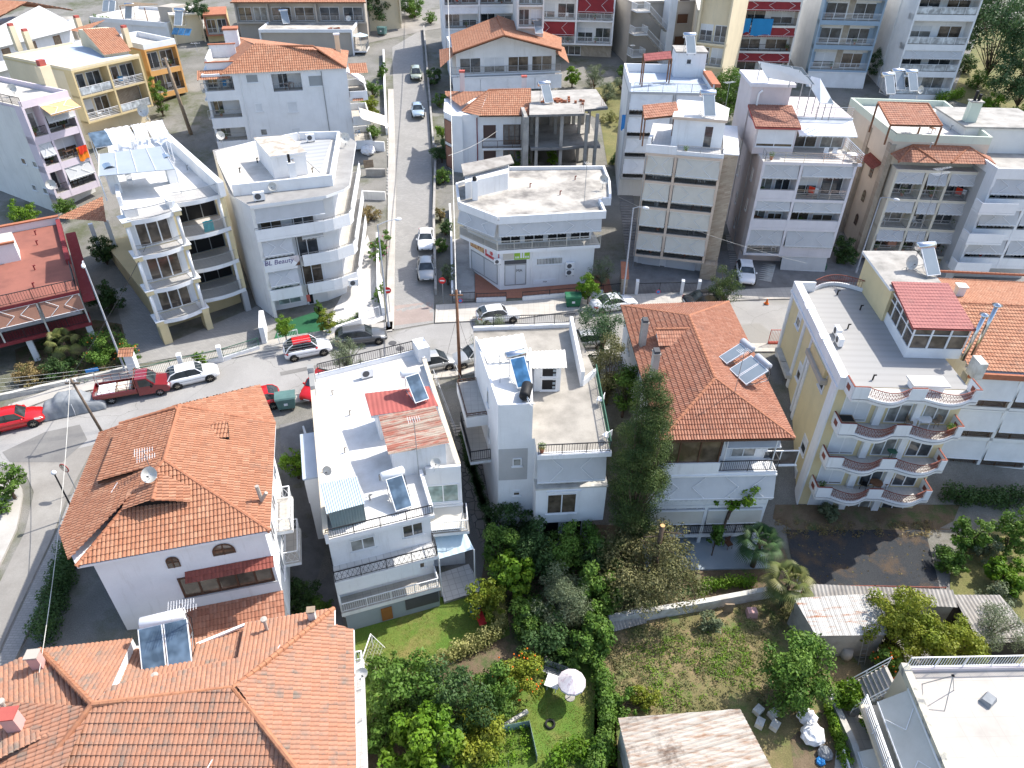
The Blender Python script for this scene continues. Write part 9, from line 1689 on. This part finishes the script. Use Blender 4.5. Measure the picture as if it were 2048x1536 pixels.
# netted vegetable bed
q=G(1010,1500,0); e=empty('vegetable_bed',q,.2,'vegetable bed fenced with green net at the bottom edge','vegetable bed'); m=MB()
for x in (-1.6,0,1.6):
    for y in (-1,1): m.tube((x,y,0),(x,y,.8),.02,'greymetal',4)
m.beam((-1.6,1,.05),(1.6,1,.05),.012,.7,'glassgreen').beam((1.6,-1,.05),(1.6,1,.05),.012,.7,'glassgreen'); m.build('net_fence',e); v,u=leaves([np.array([x*.8-1.2,y*.8-.6,.2]) for x in range(4) for y in range(3)],np.array([.4]*12),1500,.14,'leafbright'); leafobj('vegetables',v,u,'leafbright',e)
# balcony and terrace furniture
def put(b,u,v,z): return on(b,u,v,z)
W=LB.W
q=YB.wld(6.3,-.2,3.27); table(q,'round table with white cloth on the upper wavy balcony',.55,.72,'clothwhite'); chair(YB.wld(5.4,-.3,3.27),1.2,'wicker chair left of the round white table','oldwood'); chair(YB.wld(7.2,-.2,3.27),-1.2,'wicker chair right of the round white table','oldwood'); table(YB.wld(4.9,-.4,-2.73),'dark round table on the lowest wavy balcony',.45,.72,'wood'); chair(YB.wld(4.1,-.3,-2.73),1.2,'black chair left of the dark round table','black'); chair(YB.wld(5.8,-.1,-2.73),-1,'brown chair right of the dark round table','wood'); table(YB.wld(5.2,-.2,.22),'small green folding table on the middle wavy balcony',.35,.72,'greenmetal')
o=MB().box(-.5,.5,-.4,.4,0,.7,'oldwood').box(-.42,.42,-.32,.32,.7,.71,'black').build('crate'); o.location=YB.wld(1.0,-.5,3.27); o.rotation_euler=(0,0,YB.rz); tag(o,'brown wooden box at the left end of the upper wavy balcony','box')
for k,(b,x,y,z,l) in enumerate(((YB,1.0,-.6,-2.73,'black pot with a plant on the lowest wavy balcony'),(YB,7.9,-.9,3.27,'leafy plant at the right end of the upper wavy balcony'),(CB,.3,.3,CZ,'small pot at the left end of the black terrace railing'),(LB,W*.0+6.3,2.0,-5.25,'potted shrub on the tiled side terrace'),(PB,.8,.5,PBZ,'yellow green plant behind the steel railing of the mauve block'),(BG,3.6,.4,BGZ,'red flower pot on the peach block terrace'))): ghouse_pot(b.wld(x,y,z+.02),l,.17,.3,'leafbright' if k%2 else 'leafgreen','black' if k==0 else 'terracotta')
chair(on(CB,1213,880,CZ+.02),-2.4,'white plastic chair at the right edge of the concrete terrace'); chair(on(CB,1200,808,CZ+.02),-1.9,'second white chair against the terrace railing, further back'); chair(put(YL,262,370,11.52),.5,'white plastic chair under the rooftop canopy'); chair(PB.wld(6.2,1.5,PBZ+.02),.2,'white folding chair on the mauve block terrace'); chair(PB.wld(7.0,1.5,PBZ+.02),.1,'second white folding chair on the mauve block terrace'); table(SB.wld(2.0,4.2,13.22),'white table under the tiled pergola of the beige block',.5,.72,'plastwhite',True); chair(SB.wld(4.0,4.4,13.22),.3,'wooden armchair under the tiled pergola','wood'); table(PB.wld(8.4,1.0,PBZ+.02),'round white table near the steel railing',.5,.6,'plastwhite'); chair(RH.wld(6.2,-.3,-5.35),.4,'dark wicker armchair on the back terrace','brown')
def cloth(b,w,a0,a1,z1,dr,n,label,m,name='towel'):
    V=[];k=8
    for i in range(k+1):
        for j in range(5): V.append(w.pt(a0+(a1-a0)*i/k,n+.05*math.sin(i*1.7+j),z1-dr*j/4-(.12*math.sin(i*.8) if j else 0)))
    o=MB().add(V,[(i*5+j,(i+1)*5+j,(i+1)*5+j+1,i*5+j+1) for i in range(k) for j in range(4)],m).build(name,None,True,(0,0,b.zb)); o.location=b.e.location; o.rotation_euler=b.e.rotation_euler; tag(o,label,'laundry')
w=RA.wall((0,0),(RA.W,0)); cloth(RA,w,1.6,4.6,16.1,2.2,.12,'big blue sheet hanging over a tower balcony','clothblue'); cloth(RA,w,.2,1.4,16.1,1.9,.12,'smaller dark blue towel beside the big blue sheet','clothblue'); w=LIL.wall((0,0),(LIL.W,0)); cloth(LIL,w,LIL.W*.75,LIL.W*.98,8.3,1.5,.12,'orange towel hanging from the lilac block balcony','clothorange'); cloth(LIL,w,LIL.W*.78,LIL.W*.96,8.35,.8,.2,'red cloth over the orange towel on the lilac block','clothred'); w=YL.wall((0,0),(YL.W,0)); cloth(YL,w,YL.W*.72,YL.W*.82,9.5,1.2,-1.45,'turquoise towel over the upper right balcony rail','teal')
w=GB.wall((0,0),(GB.W,0)); cloth(GB,w,-.5,-.1,12.2,1.6,.1,'blue and white striped flag on the left edge of the light grey block','flagstripe' if 'flagstripe' in MT else 'plastblue','flag')
# rooftop oddments
q=on(BRB,1790+100,1395,BRZ); e=empty('tripod_swing',on(BRB,1880,1390,BRZ),.3,'bare metal tripod standing on the cream roof','tripod'); m=MB(); 
for a in (0,2.1,4.2): m.tube((.9*math.cos(a),.9*math.sin(a),0),(0,0,1.8),.025,'greymetal',5)
m.build('legs',e); MB().lathe([(.001,-.1),(.09,0),(.001,.1)],(0,0,1.82),'black',8).build('top_joint',e); q=on(BRB,1975,1402,BRZ); o=MB().hexa([(-.4,-.3,0),(.4,-.3,0),(.4,.3,0),(-.4,.3,0),(-.3,-.25,.3),(.35,-.2,.26),(.3,.25,.3),(-.35,.2,.28)],'covercloth').build('tarp_bundle'); o.location=q; o.rotation_euler=(0,0,.6); tag(o,'grey tarp bundle on the cream roof','bundle')
q=on(SH,985,375,SHZ); o=MB()
for k in range(14): o.beam((random.uniform(-1,1),random.uniform(-.6,.6),.02*k),(random.uniform(-1,1)+.8,random.uniform(-.6,.6),.02*k+.05),.08,.05,'dirtywhite')
o=o.build('scrap_boards'); o.location=q; tag(o,'pile of pale scrap boards on the shop roof','scrap')
q=on(SH,1000,362,SHZ); e=empty('metal_scrap',q,.1,'heap of black metal frames beside the shop roof hut','scrap'); m=MB()
for k in range(10): x=random.uniform(-.8,.8); m.tube((x,-.3,.1+.05*k),(x+.2,.3,.9-.04*k),.03,'black',5).tube((-.8,random.uniform(-.3,.3),.08*k),(.8,random.uniform(-.3,.3),.08*k),.025,'greymetal',4)
m.build('frames',e)
q=on(UN,1115,203,11.02); o=MB()
for k in range(40): x,y=random.gauss(0,1.3),random.gauss(0,.5); o.box(x-.15,x+.15,y-.1,y+.1,0,.12+.2*random.random(),'terracotta')
o=o.build('brick_heap'); o.location=q; tag(o,'heap of red bricks on the bare concrete slab','bricks')
q=on(STB,672,58,12.02); o=MB()
for k in range(8): x,y=random.gauss(0,.6),random.gauss(0,.3); o.box(x-.2,x+.2,y-.1,y+.1,0,.2,'terracotta')
o=o.build('tile_heap'); o.location=q; tag(o,'small heap of red tiles on the worn flat roof','tiles')
e=empty('bicycle',(*G(715,275,0)[:2],G(715,275,0)[2]+.02),.8,'bicycle parked beside the white hip roofed building','bicycle'); 
for x in (-.5,.5): MB().lathe([(.31,-.015),(.34,0),(.31,.015),(.29,0),(.31,-.015)],(x,0,.34),'rubber',16,(0,1,0)).build('wheel',e)
MB().tube((-.5,0,.34),(-.1,0,.85),.025,'plastblue',5).tube((-.1,0,.85),(.4,0,.8),.025,'plastblue',5).tube((.5,0,.34),(.38,0,.95),.025,'plastblue',5).tube((-.1,0,.85),(0,0,.34),.025,'plastblue',5).tube((0,0,.34),(.4,0,.8),.025,'plastblue',5).tube((-.5,0,.34),(0,0,.34),.02,'plastblue',5).build('frame',e); MB().box(-.22,-.02,-.06,.06,.88,.93,'black').build('saddle',e); MB().tube((.38,-.25,.97),(.38,.25,.97),.02,'black',5).build('handlebar',e)
e=empty('parasol',STB.wld(STB.W+1.0,1.5,9.02),0,'pale blue parasol on the balcony by the worn flat roof','parasol'); MB().tube((0,0,0),(0,0,2.4),.03,'whitemetal',5).build('pole',e); mb=MB(); n=10; mb.add([(0,0,2.5)]+[(1.3*math.cos(2*pi*i/n),1.3*math.sin(2*pi*i/n),2.05) for i in range(n)],[(0,1+i,1+(i+1)%n) for i in range(n)],'paleblue'); mb.build('canopy',e)
# ---------------------------------------------------------------- daylight
SUN_AZ=R(32); SUN_EL=R(51)
w=bpy.data.worlds.new('World'); sc.world=w; w.use_nodes=True; t=w.node_tree
sk=t.nodes.new('ShaderNodeTexSky'); sk.sky_type='NISHITA'; sk.sun_disc=False; sk.sun_elevation=SUN_EL; sk.sun_rotation=R(90)-SUN_AZ; sk.air_density=1.0; sk.dust_density=2; sk.ozone_density=1.0; sk.altitude=100
t.links.new(sk.outputs[0],t.nodes['Background'].inputs[0]); t.nodes['Background'].inputs[1].default_value=.15
ld=bpy.data.lights.new('sun','SUN'); ld.energy=3.35; ld.angle=R(.5); ld.color=(1,.95,.87); so=bpy.data.objects.new('sun',ld); COL.objects.link(so)
dv=Vector((math.cos(SUN_EL)*math.cos(SUN_AZ),math.cos(SUN_EL)*math.sin(SUN_AZ),math.sin(SUN_EL))); so.rotation_euler=dv.to_track_quat('Z','Y').to_euler()
sc.view_settings.view_transform='Standard'; sc.view_settings.look='None'; sc.view_settings.gamma=1; sc.view_settings.exposure=1.0
try: sc.cycles.max_bounces=6; sc.cycles.diffuse_bounces=3; sc.cycles.glossy_bounces=2; sc.cycles.transparent_max_bounces=4
except Exception: pass
